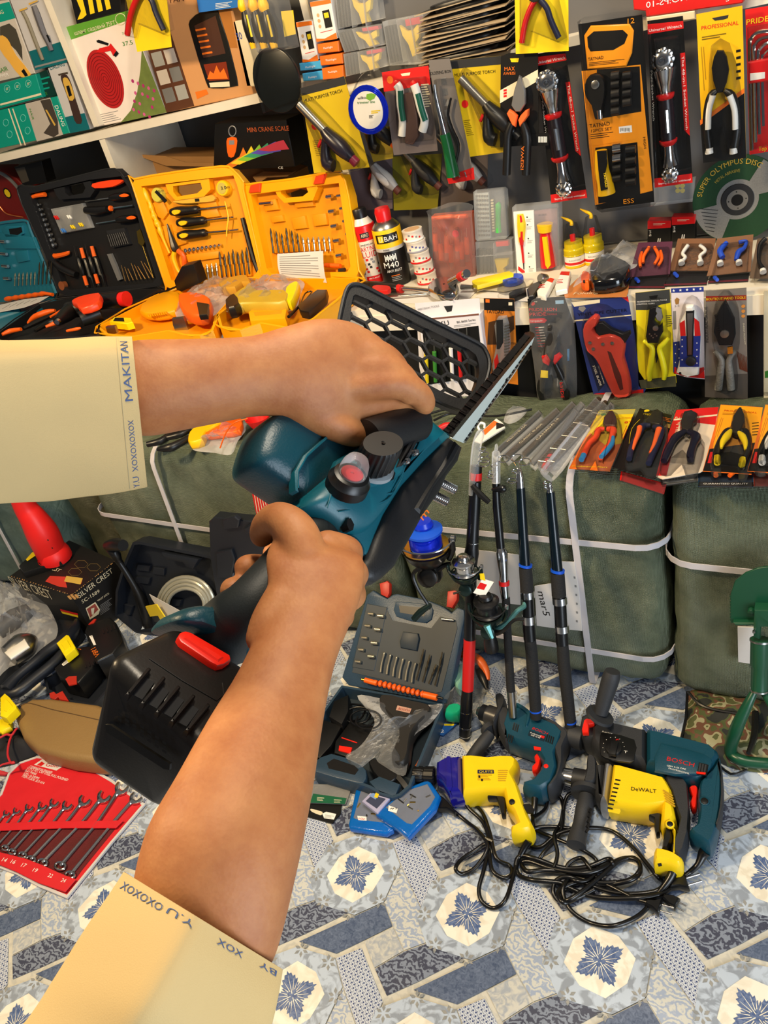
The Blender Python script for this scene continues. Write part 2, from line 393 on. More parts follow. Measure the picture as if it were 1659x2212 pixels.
def bale_pt(a,b,c,x0,x1,y0,y1,z0,z1,seed,amp=.013):
    # a,b,c in -1..1 on the cube surface -> rounded, wrinkled sack
    r=.055;hx,hy,hz=(x1-x0)/2,(y1-y0)/2,(z1-z0)/2;p=V((a*hx,b*hy,c*hz))
    q=V((max(-hx+r,min(hx-r,p.x)),max(-hy+r,min(hy-r,p.y)),max(-hz+r,min(hz-r,p.z))));d=p-q
    if d.length>1e-6:d.normalize()
    w=q+d*r+V((x0+x1,y0+y1,z0+z1))/2
    nn=NZ.noise(V((w.x*5+seed,w.y*5,w.z*4)))+.6*NZ.noise(V((w.x*14,w.y*14+seed,w.z*12)))+.4*abs(NZ.noise(V((w.x*34,w.y*34+seed,w.z*30))))
    bul=.012*(1-a*a)*(1-c*c) if abs(b)>.99 else 0
    k=0 if c<-.99 else 1
    w=w+d*(amp*nn*k)+V((0,bul*(1 if b>0 else -1),0))
    w.z=max(w.z,z0);return w
def bale(name,label,x0,x1,y0,y1,z0,z1,mt,seed,group=None):
    t=T(name,label,'bale',group);m=t.p('sack')
    nx,ny,nz=int((x1-x0)/.022),int((y1-y0)/.03),int((z1-z0)/.022)
    def grid(f,n1,n2):
        vs=[bale_pt(*f(-1+2*i/n1,-1+2*j/n2),x0,x1,y0,y1,z0,z1,seed) for i in range(n1+1) for j in range(n2+1)]
        m.add(vs,[(i*(n2+1)+j,(i+1)*(n2+1)+j,(i+1)*(n2+1)+j+1,i*(n2+1)+j+1) for i in range(n1) for j in range(n2)],mt)
    grid(lambda a,c:(a,-1,c),nx,nz);grid(lambda a,c:(a,1,c),nx,nz);grid(lambda b,c:(-1,b,c),ny,nz)
    grid(lambda b,c:(1,b,c),ny,nz);grid(lambda a,b:(a,b,1),nx,ny);grid(lambda a,b:(a,b,-1),nx,ny)
    return t
def strap(t,kind,v,x0,x1,y0,y1,z0,z1,w=.008,lean=0):
    o=.016;r=.05;pts=[]
    if kind=='h':
        for cx,cy,a0 in ((x1-r,y0+r,-90),(x1-r,y1-r,0),(x0+r,y1-r,90),(x0+r,y0+r,180)):
            for k in range(5):a=math.radians(a0+k*22.5);pts.append(V((cx+(r+o)*math.cos(a),cy+(r+o)*math.sin(a)-.006,v+lean*(cx-x0))))
        e=V((0,0,w))
    else:
        for cy,cz,a0 in ((y0+r,z1-r,90),(y0+r,z0+.02,180),(y1-r,z0+.02,270),(y1-r,z1-r,0)):
            for k in range(5):
                a=math.radians(a0+k*22.5);pts.append(V((v+lean*(cz-z1),cy+(r+o)*math.cos(a)-.008,max(z0+.002,cz+(r+o*.6)*math.sin(a)))))
        e=V((w,0,0))
    R=[]
    for i,p in enumerate(pts):
        tt=(pts[(i+1) % len(pts)]-pts[i-1]).normalized();n=tt.cross(e).normalized()*.0012;R.append([p+e+n,p-e+n,p-e-n,p+e-n])
    R.append(R[0]);t.p('strap').rings(R,STRAP,cap=False)
B1=(-2.17,-1.02,1.43,1.84,0,.655);B2=(-1.0,-.305,1.43,1.84,0,.655);B3=(-.285,.55,1.43,1.84,0,.655);B0=(-3.3,-2.32,1.30,1.78,0,.64)
b=bale('wrapped_bale','green woven-plastic wrapped bale under the yellow tool cases, crossed by a slanting white strap',*B1,BG,3)
strap(b,'h',.40,*B1,lean=-.03);strap(b,'v',-1.77,*B1,lean=.10)
b=bale('wrapped_bale','green woven-plastic bale in the middle with fishing rods leaning on it',*B2,BG,11)
strap(b,'v',-.49,*B2);strap(b,'h',.475,*B2);strap(b,'h',.125,*B2)
b=bale('wrapped_bale','pale green woven-plastic bale at the right behind the folding shovel',*B3,BG,23);strap(b,'h',.44,*B3)
b=bale('wrapped_bale','teal woven-plastic bale at the far left behind the juicer box',-3.3,-2.5,1.36,1.84,0,.66,BT,31);strap(b,'v',-2.62,-3.3,-2.5,1.36,1.84,0,.66,lean=.1)
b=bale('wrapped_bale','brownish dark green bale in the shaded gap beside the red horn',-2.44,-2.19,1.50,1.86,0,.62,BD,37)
# papers pasted on bales
PAP=M('white_paper',(214,210,206),.6,0,ns=9,nc=.05,bump=.3,bs=12)
view(860,900,3.0727);FP=YP(1.405)
t=T('paper_sheet','creased white paper with handwriting and punched edge taped on the middle bale','paper')
m=t.p();m.pr(FP,[(905,1125),(1030,1105),(1030,960),(1170,965),(1200,1160),(1222,1422),(1060,1408),(920,1388)],0,.0015,PAP)
for k in range(6):m.flat(FP,[(1165+8*k-k*k,1060+58*k),(1177+8*k-k*k,1062+58*k),(1178+8*k-k*k,1076+58*k),(1166+8*k-k*k,1074+58*k)],.002,GREYI)
m.text(FP,'mar5',(925,1160),(965,1320),.0016,BLKI,42)
t=T('paper_sheet','blank white paper sheet taped on the middle bale behind the second rod','paper')
t.p().pr(FP,[(375,868),(800,918),(808,1080),(812,1250),(620,1230),(420,1160)],-.001,.0006,PAP)
view(1360,1020,3.1605)
t=T('paper_sheet','small plain white paper pasted on the right bale beside the green shovel','paper');t.p().pr(FP,[(737,1058),(850,1062),(852,1312),(742,1296)],-.003,.0006,PAP)
# ================================================================ folding shovel and camouflage bag
SG=M('green_painted_steel',(26,74,52),.32,0,nc=.08);CAMO=None
def camo():
    mt=bpy.data.materials.new('camouflage_cloth');mt.use_nodes=True;nt=mt.node_tree;bs=nt.nodes['Principled BSDF']
    tc=nt.nodes.new('ShaderNodeTexCoord');n=nt.nodes.new('ShaderNodeTexNoise');n.inputs['Scale'].default_value=26;n.inputs['Detail'].default_value=1.5;cr=nt.nodes.new('ShaderNodeValToRGB');cr.color_ramp.interpolation='CONSTANT'
    nt.links.new(tc.outputs['Object'],n.inputs[0]);nt.links.new(n.outputs[0],cr.inputs[0]);nt.links.new(cr.outputs[0],bs.inputs['Base Color'])
    e=cr.color_ramp.elements;e[0].color=(.015,.017,.014,1);e[1].position=.42;e[1].color=(.06,.075,.02,1)
    for p,c in ((.48,(.12,.05,.025,1)),(.54,(.30,.29,.17,1)),(.60,(.08,.09,.03,1))):x=e.new(p);x.color=c
    bs.inputs['Roughness'].default_value=.8;return mt
CAMO=camo();FL=ZP(0)
t=T('carry_pouch','camouflage cloth pouch with black piping lying under the green folding shovel','bag')
m=t.p('cloth');blob(m,FL,[(405,1500),(560,1500),(945,1570),(1100,1640),(1100,2010),(790,2040),(560,1960),(365,1870),(385,1680)],.002,.05,CAMO,fs=6,wr=.25,seed=4)
m=t.p('piping');tp(m,FL,[(400,1500,9),(480,1585,9),(600,1625,9),(760,1650,9)],.046,BLK,3,6);tp(m,FL,[(395,1500,9),(385,1680,9),(362,1870,9),(560,1960,9),(690,2060,9),(800,2030,8)],.008,BLK,3,6)
tp(m,FL,[(860,1640,22),(850,1800,20),(810,1920,14)],.05,BLK,3,6)
t=T('folding_shovel','dark green folding shovel standing upright against the right bale','shovel');SP2=YP(1.36)
m=t.p('blade');m.pr(SP2,[(690,830),(720,745),(790,690),(880,655),(1000,640),(1120,660),(1200,720),(1230,820),(1225,1040),(1050,1060),(690,1030)],0,.004,SG,.001)
for k in range(9):m.pr(SP2,[(683,850+k*20),(692,842+k*20),(692,858+k*20)],0,.003,SG)
m.pr(SP2,[(705,1030),(1225,1035),(1225,1055),(720,1050)],0,.016,SG,.003)
m=t.p('hinge_bracket');m.pr(SP2,[(850,945),(1010,950),(1010,1060),(1000,1145),(965,1145),(960,1060),(895,1060),(890,1145),(845,1130),(845,1030)],.004,.03,SG,.004,seg=2)
for x,y in ((828,962),(905,990),(985,985)):m.disc(SP2,(x,y),.007,.004,SG,14,.014,bev=.002)
m.lathe(SP2.at(850,1082,.03),(0,-1,0),[(.003,0),(.003,.006),(0,.006)],STL,10)
S1=ZP(0)
A=SP2.at(893,1150,.018);Bt=YP(1.30).at(885,1490);ax=(Bt-A)
m=t.p('handle_tube');m.lathe(A,ax,[(.0,-.004),(.019,-.004),(.0205,.0),(.0195,.004),(.0195,.055),(.017,.06),(.017,ax.length),(0,ax.length)],SG,20)
m=t.p('collar');m.lathe(A,ax,[(.0195,-.003),(.0212,-.003),(.0212,.001),(.0195,.001)],STL,20);m=t.p('collar');m.lathe(A,ax,[(.0165,ax.length-.003),(.0185,ax.length-.003),(.0185,ax.length+.001),(.0165,ax.length+.001)],STL,20)
m=t.p('triangle_grip')
q=[YP(1.30).at(850,1500),YP(1.28).at(800,1600),YP(1.26).at(730,1750),FL.at(690,1900,.03),FL.at(760,1965,.022),FL.at(945,1990,.02),FL.at(1120,1985,.02),YP(1.26).at(1060,1750),YP(1.30).at(915,1500)]
m.tube(q,[.008,.011,.014,.014,.013,.013,.013,.012,.008],SG,12,5)
# ================================================================ leaning fishing rods
view(860,900,3.0727)
RP=P3(FL.at(450,2120),YP(1.40).at(1000,470),YP(1.40).at(520,300))
RB=M('black_rod_blank',(16,17,20),.3,0,nc=.1);FOAM=M('black_foam_grip',(28,28,29),.85,0,nc=.15,bump=.4,bs=300);DBL=col(8,22,30,r=.25);BLUR=col(20,80,200,r=.4)
def rod(label,segs,guides,group='fishing rods leaning on the bale'):
    t=T('fishing_rod',label,'fishing rod',group)
    for nm,mt,pts in segs:tp(t.p(nm),RP,pts,.012,mt,0,14)
    for g in guides:
        m=t.p('line_guide');c=RP.at(g[0],g[1],.02);rr=g[2]*mpp(RP,g[0],g[1])
        A=V((0,-.25,1)).normalized();u=V((1,0,0));w=A.cross(u)
        m.tube([c+u*rr*math.cos(a)*1.0+w*rr*.75*math.sin(a) for a in [2*math.pi*k/14 for k in range(14)]],.0014,CHR,6,0,True)
        m.tube([c-u*rr*.9,RP.at(g[3],g[4],.012)],.0012,CHR,5,0)
    return t
t=rod('telescopic fishing rod with wide red butt band, leftmost of the four leaning rods',[
    ('butt',RB,[(440,2125,34),(450,1960,38),(455,1900,38),(462,1805,34)]),('red_band',RED,[(462,1812,36),(475,1475,37)]),
    ('blank',RB,[(475,1480,36),(482,1200,34),(486,1000,34),(488,905,45),(492,850,38),(505,600,38),(515,430,35)]),
    ('red_ring',RED,[(517,420,36),(519,372,36)]),('tip_section',RB,[(519,372,34),(522,325,34)])],
    [(570,310,40,520,325),(575,285,36,530,300),(572,250,30,530,270),(560,215,24,535,230)])
m=t.p('tip_cover');tp(m,RP,[(487,520,18),(500,380,26),(520,200,30),(545,110,26),(545,85,12)],.020,FROST,3,12);tp(m,RP,[(540,90,8),(530,62,8),(548,42,8),(572,50,8),(572,75,7)],.020,WHT,4,6)
m=t.p('rubber_strap');tp(m,RP,[(490,455,14),(540,510,20),(605,570,16)],.034,BLK,2,8)
for x,y,r in ((497,832,40),(452,1952,39),(447,2055,39),(442,2112,36)):tp(t.p('trim_ring'),RP,[(x,y,r),(x,y+5,r)],.012,CHR,0,14)
t=rod('slim fishing rod with silver reel seat and red ring, second from left',[
    ('butt',STL,[(762,1990,24),(750,1820,27)]),('grip',FOAM,[(748,1820,27),(725,1420,25),(715,1200,25)]),
    ('reel_seat',CHR,[(712,1215,24),(702,1130,30),(700,1050,26),(692,960,34),(688,900,36),(680,868,22)]),('red_ring',RED,[(704,1118,33),(703,1092,33)]),
    ('blank',RB,[(680,870,26),(655,600,26),(648,435,22)]),('ferrule',CHR,[(648,440,24),(650,385,22),(652,300,14)])],
    [(620,395,28,640,410),(622,370,24,640,385),(635,325,20,650,340),(700,280,42,655,300)])
m=t.p('tip_cover');tp(m,RP,[(650,440,26),(650,330,27),(650,240,26),(650,225,12),(652,190,9),(650,182,5)],.018,FROST,2,12)
m=t.p('hook_keeper');tp(m,RP,[(622,485,8),(690,480,26),(716,478,14)],.018,RB,2,8)
for nm,xs,lab in (('c',0,'thick blue-trimmed fishing rod with large line guides, third from left'),('d',1,'thick blue-trimmed fishing rod without reel, rightmost of the leaning rods')):
    if xs==0:
        t=rod(lab,[('grip',FOAM,[(915,2000,34),(910,1900,36),(885,1560,37),(875,1480,36)]),('lower_seat',RB,[(875,1480,38),(868,1400,38),(862,1210,32),(855,1150,36)]),
            ('fore_grip',FOAM,[(855,1160,40),(845,1000,40)]),('blank',DBL,[(842,985,34),(825,700,30),(812,470,28)]),('ferrule',CHR,[(812,475,28),(808,400,26),(802,345,14)])],
            [(790,275,44,800,350),(840,300,42,810,350),(782,362,28,805,380),(755,425,32,800,440)])
        bb=[(844,992,42),(846,978,42)],[(913,1955,37),(912,1945,37)];sv=[(858,1180,44,52),(868,1345,42,60)]
    else:
        t=rod(lab,[('grip',FOAM,[(1145,2060,34),(1140,2000,36),(1100,1640,38),(1090,1500,36)]),('lower_seat',RB,[(1090,1510,38),(1085,1440,38),(1075,1250,38),(1068,1190,36)]),
            ('fore_grip',FOAM,[(1068,1190,44),(1058,1035,42)]),('blank',DBL,[(1056,1020,34),(1030,740,31),(1010,500,27)]),('ferrule',CHR,[(1008,500,22),(1002,440,16)])],
            [(990,440,26,1000,450),(995,468,28,1003,480)])
        bb=[(1058,1030,43),(1060,1014,43)],[(1145,2030,36),(1144,2020,36)];sv=[(1073,1220,45,52),(1088,1405,43,50)]
        m=t.p('tip_sleeve');tp(m,RP,[(985,395,50),(1040,330,56),(1120,220,52),(1240,60,42)],.026,FILM,2,10)
    [tp(t.p('blue_ring'),RP,b,.012,BLUR,0,14) for b in bb]
    [tp(t.p('clamp_ring'),RP,[(x-2,y-L/2+4,r),(x+2,y+L/2-4,r)],.012,CHR,0,14) for x,y,r,L in sv]
# ---- spinning reels, each clamped to a rod
GUN=M('gunmetal_green',(44,60,58),.28,.7,nc=.1)
def reel(label,c,sc,spool,lip,body,flip=1,dark=False):
    t=T('spinning_reel',label,'fishing reel',None);X=RP.up(.06);k=mpp(X,*c)*sc*1.28
    o=X.at(*c);u=X.u;v=X.v;n=X.n;ax=(v*.95+n*.25).normalized()
    m=t.p('spool');m.lathe(o,ax,[(0,0),(62*k,0),(66*k,10*k),(50*k,18*k),(50*k,62*k),(60*k,70*k),(60*k,78*k),(40*k,86*k),(0,92*k)],spool,28)
    m=t.p('drag_knob');m.lathe(o+ax*88*k,ax,[(30*k,0),(34*k,8*k),(28*k,22*k),(0,26*k)],lip,20)
    m=t.p('rotor');m.lathe(o-ax*60*k,ax,[(0,-10*k),(30*k,0),(58*k,26*k),(74*k,48*k),(78*k,66*k),(70*k,66*k),(60*k,50*k)],body,28)
    for s_ in (-1,1):m.tube([o-ax*30*k+u*s_*70*k,o+ax*10*k+u*s_*88*k,o+ax*48*k+u*s_*86*k],[9*k,10*k,9*k],body,8,2)
    m=t.p('bail_wire');m.tube([o+ax*46*k+(u*math.cos(a)*92*k+(n*.85-v*.35)*math.sin(a)*84*k) for a in [math.pi*j/12 for j in range(13)]],3.2*k,CHR if not dark else BLK,6,2)
    m.lathe(o+ax*50*k+u*flip*88*k,u*flip,[(0,0),(12*k,0),(12*k,12*k),(0,14*k)],CHR,12)
    m=t.p('gear_body');m.tube([o-ax*55*k,o-ax*95*k,o-ax*120*k-u*flip*8*k],[28*k,40*k,22*k],body,12,3)
    m.lathe(o-ax*92*k+n*34*k,n,[(0,-6*k),(34*k,-6*k),(34*k,8*k),(24*k,14*k),(0,14*k)],body,18)
    return t,o,k,u,v,n,ax
view(860,900,3.0727)
t,o,k,u,v,n,ax=reel('spinning reel with polished silver spool on the leftmost rod',(445,1040),1.0,CHR,CHR,GUN)
t.p('foot').tube([o-ax*95*k,RP.at(485,1080,.03),RP.at(487,1010,.016)],[10*k,9*k,7*k],GUN,8,3)
m=t.p('crank');m.tube([o-ax*95*k+n*40*k+u*-10*k,o-ax*110*k+n*60*k-u*60*k],6*k,BLK,6,1)
t,o,k,u,v,n,ax=reel('black spinning reel with teal arm on the second and third rods',(595,1310),1.12,col(24,24,26,r=.3),BLK,GUN,dark=True)
t.p('foot').tube([o-ax*85*k+u*30*k,RP.at(720,1370,.05),RP.at(790,1290,.04),RP.at(835,1260,.025),RP.at(838,1230,.02)],[14*k,12*k,11*k,12*k,8*k],M('teal_metal',(96,150,148),.3,.6),8,3)
m=t.p('crank');m.tube([o-ax*92*k+n*30*k+u*40*k,RP.at(700,1420,.09),RP.at(770,1350,.09),RP.at(838,1345,.085)],[14*k,9*k,8*k,9*k],BLK,8,3)
m=t.p('crank_knob');m.tube([o-ax*110*k,o-ax*165*k+n*10*k,o-ax*210*k+n*10*k],[22*k,34*k,34*k],BLK,12,1)
m=t.p('grip_tag');m.tube([RP.at(590,1385,.10),RP.at(625,1470,.10)],[18*k,9*k],M('teal_metal'),6,0)
m=t.p('spool_print');Q=Pl(n,o+n*66*k,u)
t=T('price_tag','small white and red hang tag tied to the silver reel','tag');Q=RP.up(.075)
m=t.p();m.pr(Q,[(560,1075),(635,1098),(575,1195),(498,1170)],0,.001,WHT);m.flat(Q,[(545,1100),(590,1115),(570,1150),(520,1140)],.0014,REDI);m.flat(Q,[(540,1042),(570,1040),(580,1090),(545,1080)],.0016,YELI)
t,o,k,u,v,n,ax=reel('large blue and gold spinning reel beside the saw',(192,885),1.62,BLUR,col(20,50,190,r=.3),col(26,24,22,r=.3))
m=t.p('line');m.lathe(o,ax,[(48*k,19*k),(53*k,22*k),(53*k,60*k),(48*k,62*k)],M('blue_line',(20,50,230),.15,.5),28);m.lathe(o,ax,[(64*k,-16*k),(70*k,-14*k),(70*k,6*k),(64*k,8*k)],M('violet_metal',(86,60,190),.25,.8),28)
m=t.p('gold_ring');m.lathe(o,ax,[(68*k,12*k),(76*k,12*k),(76*k,17*k),(68*k,17*k)],M('gold_metal',(200,160,70),.25,1.),28)
m=t.p('crank');tp(m,RP,[(155,1000,16),(100,1045,12),(130,1140,11),(200,1250,11),(205,1275,10)],.09,BLK,3,8)
m=t.p('crank_knob');tp(m,RP,[(215,1250,16),(150,1295,22),(105,1345,20)],.09,GUN,2,10)
m=t.p('foot');tp(m,RP,[(200,1060,24),(300,990,18),(350,975,12)],.05,BLK,2,8)
# ================================================================ the chainsaw held in the foreground
view(0,0,1)
TEAL=M('teal_housing_plastic',(16,88,102),.42,0,ns=60,nc=.06,bump=.04,bs=700);TEAD=M('dark_teal_plastic',(12,62,74),.4,0,ns=60,nc=.06,bump=.1,bs=500)
RUB=M('black_textured_plastic',(26,26,28),.5,0,ns=90,nc=.12,bump=.06,bs=700);BATM=M('battery_black_plastic',(30,28,27),.34,0,ns=40,nc=.1,bump=.03,bs=500)
SA,SB,SC_=dep(330,1450,.46),dep(1150,735,.80),dep(900,1250,.61)
_n=(SB-SA).cross(SC_-SA).normalized()
if _n.dot(CAM-SA)<0:_n=-_n
SW=Pl(_n,SA,SB-SA)
t=T('chainsaw','teal and black cordless mini chainsaw held up by both hands','chainsaw')
view(540,580,2.5136)
m=t.p('fan_housing');q=smooth2([SW.l(x,y,-.02) for x,y in [(125,795),(60,870),(22,975),(18,1050),(70,1105),(260,1235),(300,1270),(470,1130),(600,1010),(560,930),(380,830),(250,770)]],3);cx,cy=sum(a[0] for a in q)/len(q),sum(a[1] for a in q)/len(q)
m.rings([[SW.w(cx+(x-cx)*k,cy+(y-cy)*k,h) for x,y in q] for k,h in ((.9,-.060),(1,-.05),(1,-.026),(.97,-.018),(.88,-.013),(.6,-.010),(.3,-.009))],TEAD)
m.pr(SW.up(.004),[(255,1200),(250,1100),(300,1010),(420,905),(430,915),(320,1020),(275,1100),(272,1210)],-.02,-.009,TEAL,.002)
m=t.p('motor_housing')
m.pr(SW,[(940,800),(1000,830),(1068,885),(1095,912),(960,1045),(835,1185),(745,1330),(700,1450),(650,1570),(612,1545),(560,1500),(480,1440),(380,1360),(268,1290),(340,1205),(440,1120),(470,1040),(560,985),(700,905)],-.062,-.006,TEAL,.003,seg=2)
def dome(P,pts,h0,rs,mt):
    q=smooth2([P.l(x,y,h0) for x,y in pts],4);cx=sum(a[0] for a in q)/len(q);cy=sum(a[1] for a in q)/len(q)
    m.rings([[P.w(cx+(x-cx)*k,cy+(y-cy)*k,h) for x,y in q] for k,h in rs],mt)
dome(SW,[(640,1010),(780,1020),(850,1090),(820,1190),(740,1310),(640,1420),(520,1430),(400,1360),(300,1290),(360,1200),(460,1120),(520,1040)],0,[(1,-.010),(1,-.005),(.93,.001),(.84,.005),(.6,.0085),(.3,.0095)],TEAL)
dome(SW,[(560,1040),(700,1010),(800,1060),(800,1130),(700,1190),(560,1230),(450,1220),(440,1130)],0,[(1,.004),(.92,.009),(.8,.0125),(.5,.0135)],TEAL)
for q in ([(835,1108),(800,1180),(745,1255),(640,1290),(480,1320)],[(800,1185),(770,1220),(720,1230),(560,1290)],[(795,1100),(785,1150),(735,1205),(600,1250)],[(905,950),(850,1040),(822,1120),(770,1210)],[(470,1120),(445,1210),(420,1300)]):tp(m,SW,[(x,y,7 if 0<i<len(q)-1 else 3) for i,(x,y) in enumerate(q)],.0075,TEAL,4,6)
m.pr(SW,[(960,815),(1062,888),(960,985),(870,1070),(835,1120),(826,1105),(905,975),(945,880)],-.006,.004,TEAL,.002,seg=2)
for q,hh in (([(530,1360),(548,1355),(566,1390),(560,1420),(538,1418),(526,1390)],.0062),([(775,1090),(790,1110),(780,1145),(770,1140),(778,1118)],.0115)):m.pr(SW,q,.0,hh+.002,BLK)
tp(m,SW,[(500,1460,14),(560,1475,20),(600,1520,18),(608,1560,12)],-.004,TEAD,4,8)
m=t.p('side_cover',label='black sprocket cover');m.pr(SW,[(1095,905),(1172,962),(1148,1040),(1085,1125),(1050,1205),(962,1330),(880,1480),(800,1620),(745,1672),(690,1706),(632,1690),(612,1600),(645,1560),(690,1440),(738,1328),(832,1178),(960,1036)],-.050,-.001,RUB,.008,seg=3)
m.pr(SW,[(1120,935),(1150,965),(1110,1040),(1000,1190),(930,1330),(900,1300),(960,1200),(1050,1060)],-.002,.001,RUB,.002)
m.text(SW,'m',(940,1370),(975,1325),-.0008,ORGI,34)
for x,y in ((1052,1178),(1008,1243)):
    m=t.p('threaded_stud');a=SW.at(x-30,y-22,-.03);b=SW.at(x+58,y+22,-.03);d=(b-a);L=d.length
    m.lathe(a,d,[(0,0)]+[((.0046 if k % 2 else .0039),L*(.1+.9*k/17)) for k in range(18)]+[(0,L)],CHR,14)
m=t.p('front_handle',label='black rubber front grip')
ga,gb=SW.at(640,930,.006),SW.at(925,822,.010);gd=gb-ga;gl=gd.length
m.lathe(ga,gd,[(0,0),(.0165,0),(.0165,gl-.004),(.0150,gl-.001),(.012,gl),(0,gl+.001)],RUB,32)
m.pr(SW,[(930,778),(968,790),(960,850),(925,930),(880,1020),(838,1068),(800,1080),(845,980),(880,900),(900,830)],-.006,.016,RUB,.004,seg=2)
for x,y in ((905,995),(858,1042)):t.p('screw').lathe(SW.at(x,y,.017),SW.n,[(0,-.004),(.0028,-.004),(.0028,0),(.0018,.0012),(0,.0012)],CHR,12)
ax=(SW.n*.55+UP*.55-FW*.25).normalized()
kb=SW.at(668,1072,.012);m=t.p('oil_cap',label='ribbed black cap');rr=[]
for h,r in ((0,.0150),(.001,.0162),(.021,.0162),(.0235,.0150)):rr.append([kb+ax*h+(r-(.0009 if (k % 4<2 and .001<=h<=.021) else 0))*(RT*math.cos(2*math.pi*k/96)+ax.cross(RT).normalized()*math.sin(2*math.pi*k/96)) for k in range(96)])
m.rings(rr,BLK);m.lathe(kb+ax*.0232,ax,[(0,0),(.0012,0.0004),(.0018,.0012),(0,.0008)],BLK,10)
m.lathe(kb,ax,[(.015,-.003),(.0172,-.003),(.0172,.0005),(.015,.0005)],FROST,24)
pb=SW.at(535,1160,.0125);m=t.p('primer_base');m.lathe(pb,ax,[(0,-.006),(.0165,-.006),(.0165,.002),(.015,.0035),(.0135,.008),(.0105,.0095),(.0100,.0095),(.0100,.005),(0,.005)],BLK,28)
m=t.p('primer_core',label='red disc under the bulb');m.lathe(pb+ax*.0055,ax,[(0,0),(.0086,0),(.0086,.004),(.0015,.004),(.001,.003),(0,.003)],RED,20)
m=t.p('primer_bulb',label='clear dome');m.lathe(pb+ax*.009,ax,[(.0108,-.001),(.0110,.004),(.0100,.010),(.0078,.0145),(.004,.0172),(0,.018)],M('bulb_plastic',(210,210,210),.1,0,tr=.86),24)
m=t.p('collar',label='grey ring behind the housing');tp(m,SW,[(268,1440,92,-.03),(330,1400,110,-.03),(400,1350,120,-.03),(425,1330,116,-.03)],-.03,M('dark_grey_plastic',(58,60,62),.42),3,24)
# guide bar and chain
BRP=P3(SW.at(1130,930,-.02),SB,SW.at(1165,945,-.045))
bar=[(1100,925),(1160,948),(1210,880),(1290,770),(1370,665),(1440,565),(1500,465),(1530,415),(1545,372),(1528,368),(1490,410),(1420,500),(1340,600),(1250,715),(1165,830)]
m=t.p('guide_bar',label='pale steel guide bar');m.pr(BRP,bar,-.0025,.0,M('satin_steel_bar',(206,216,208),.45,.1,nc=.04))
m.flat(BRP,[(1388,605),(1400,590),(1398,600),(1390,612)],.0004,BLKI)
m=t.p('saw_chain',label='dark saw chain')
def along(P,a,b,n,w1,w2,h,mt,mt2,off):
    for i in range(n):
        f=i/n;x=a[0]+(b[0]-a[0])*f;y=a[1]+(b[1]-a[1])*f;x2=a[0]+(b[0]-a[0])*(f+.92/n);y2=a[1]+(b[1]-a[1])*(f+.92/n)
        L=math.hypot(x2-x,y2-y);ex,ey=(y2-y)/L,-(x2-x)/L;w=w1+(w2-w1)*f
        m.pr(P,[(x,y),(x2,y2),(x2+ex*w*off,y2+ey*w*off),(x+ex*w*off*(1.25 if i % 3==0 else 1),y+ey*w*off*(1.25 if i % 3==0 else 1))],-.005,h,mt if i % 3 else mt2)
CHN=M('oiled_chain_steel',(46,42,40),.3,.8,nc=.2)
m.pr(BRP,[(1100,920),(1085,900),(1515,372),(1545,352),(1546,370)],-.004,.0012,CHN)
along(BRP,(1098,912),(1538,366),46,13,7,.0020,CHN,CHN,1);along(BRP,(1084,897),(1536,356),30,7,4,.0,CHN,CHN,1)
along(BRP,(1165,945),(1530,420),60,6,4,.0015,CHN,STL,-1)
# handguard
GP=P3(dep(520,120,.72),dep(1240,420,.745),dep(1180,740,.725))
m=t.p('hand_guard',label='black guard with honeycomb openings')
out=[(520,130),(545,92),(590,88),(640,108),(740,160),(1000,290),(1230,402),(1280,450),(1300,520),(1282,610),(1240,700),(1205,745),(1165,768),(1110,758),(1000,712),(900,650),(640,500),(520,430),(485,360),(485,290),(500,210)]
inn=[(560,150),(600,150),(720,205),(980,335),(1190,440),(1235,490),(1245,560),(1225,640),(1185,695),(1150,705),(1080,685),(960,625),(700,470),(580,400),(545,340),(548,250)]
m.pr(GP,out,-.006,.005,RUB,.0,sm=2,holes=[smooth2(inn,2)])
tp(m,GP,[(x,y,12) for x,y in out],.005,RUB,3,8,True)
def inside(p,q):
    r=False
    for i in range(len(q)):
        a,b=q[i-1],q[i]
        if (a[1]>p[1]) !=(b[1]>p[1]) and p[0]<(b[0]-a[0])*(p[1]-a[1])/(b[1]-a[1])+a[0]:r=not r
    return r
def hp(s_,t_):return (600+s_*104-t_*6,170+s_*53+t_*84)
E_=set()
for i in range(-1,9):
    for j in range(-2,7):
        o=(i % 2)*.5-.25;c=[(i-.667,j+o),(i-.333,j+o-.5),(i+.333,j+o-.5),(i+.667,j+o)]
        for k in range(3):E_.add((c[k],c[k+1]))
for a,b in E_:
    A,B=hp(*a),hp(*b)
    ia,ib=inside(A,inn),inside(B,inn)
    if not (ia or ib):continue
    if not ia or not ib:
        I,O_=(A,B) if ia else (B,A);f=1
        for k in range(12):
            q=(I[0]+(O_[0]-I[0])*k/12,I[1]+(O_[1]-I[1])*k/12)
            if not inside(q,inn):f=k/12;break
        A,B=I,(I[0]+(O_[0]-I[0])*f,I[1]+(O_[1]-I[1])*f)
    d=math.hypot(B[0]-A[0],B[1]-A[1])
    if d<4:continue
    ex,ey=(B[1]-A[1])/d*6,-(B[0]-A[0])/d*6
    m.pr(GP,[(A[0]+ex,A[1]+ey),(B[0]+ex,B[1]+ey),(B[0]-ex,B[1]-ey),(A[0]-ex,A[1]-ey)],-.003,.002,RUB)
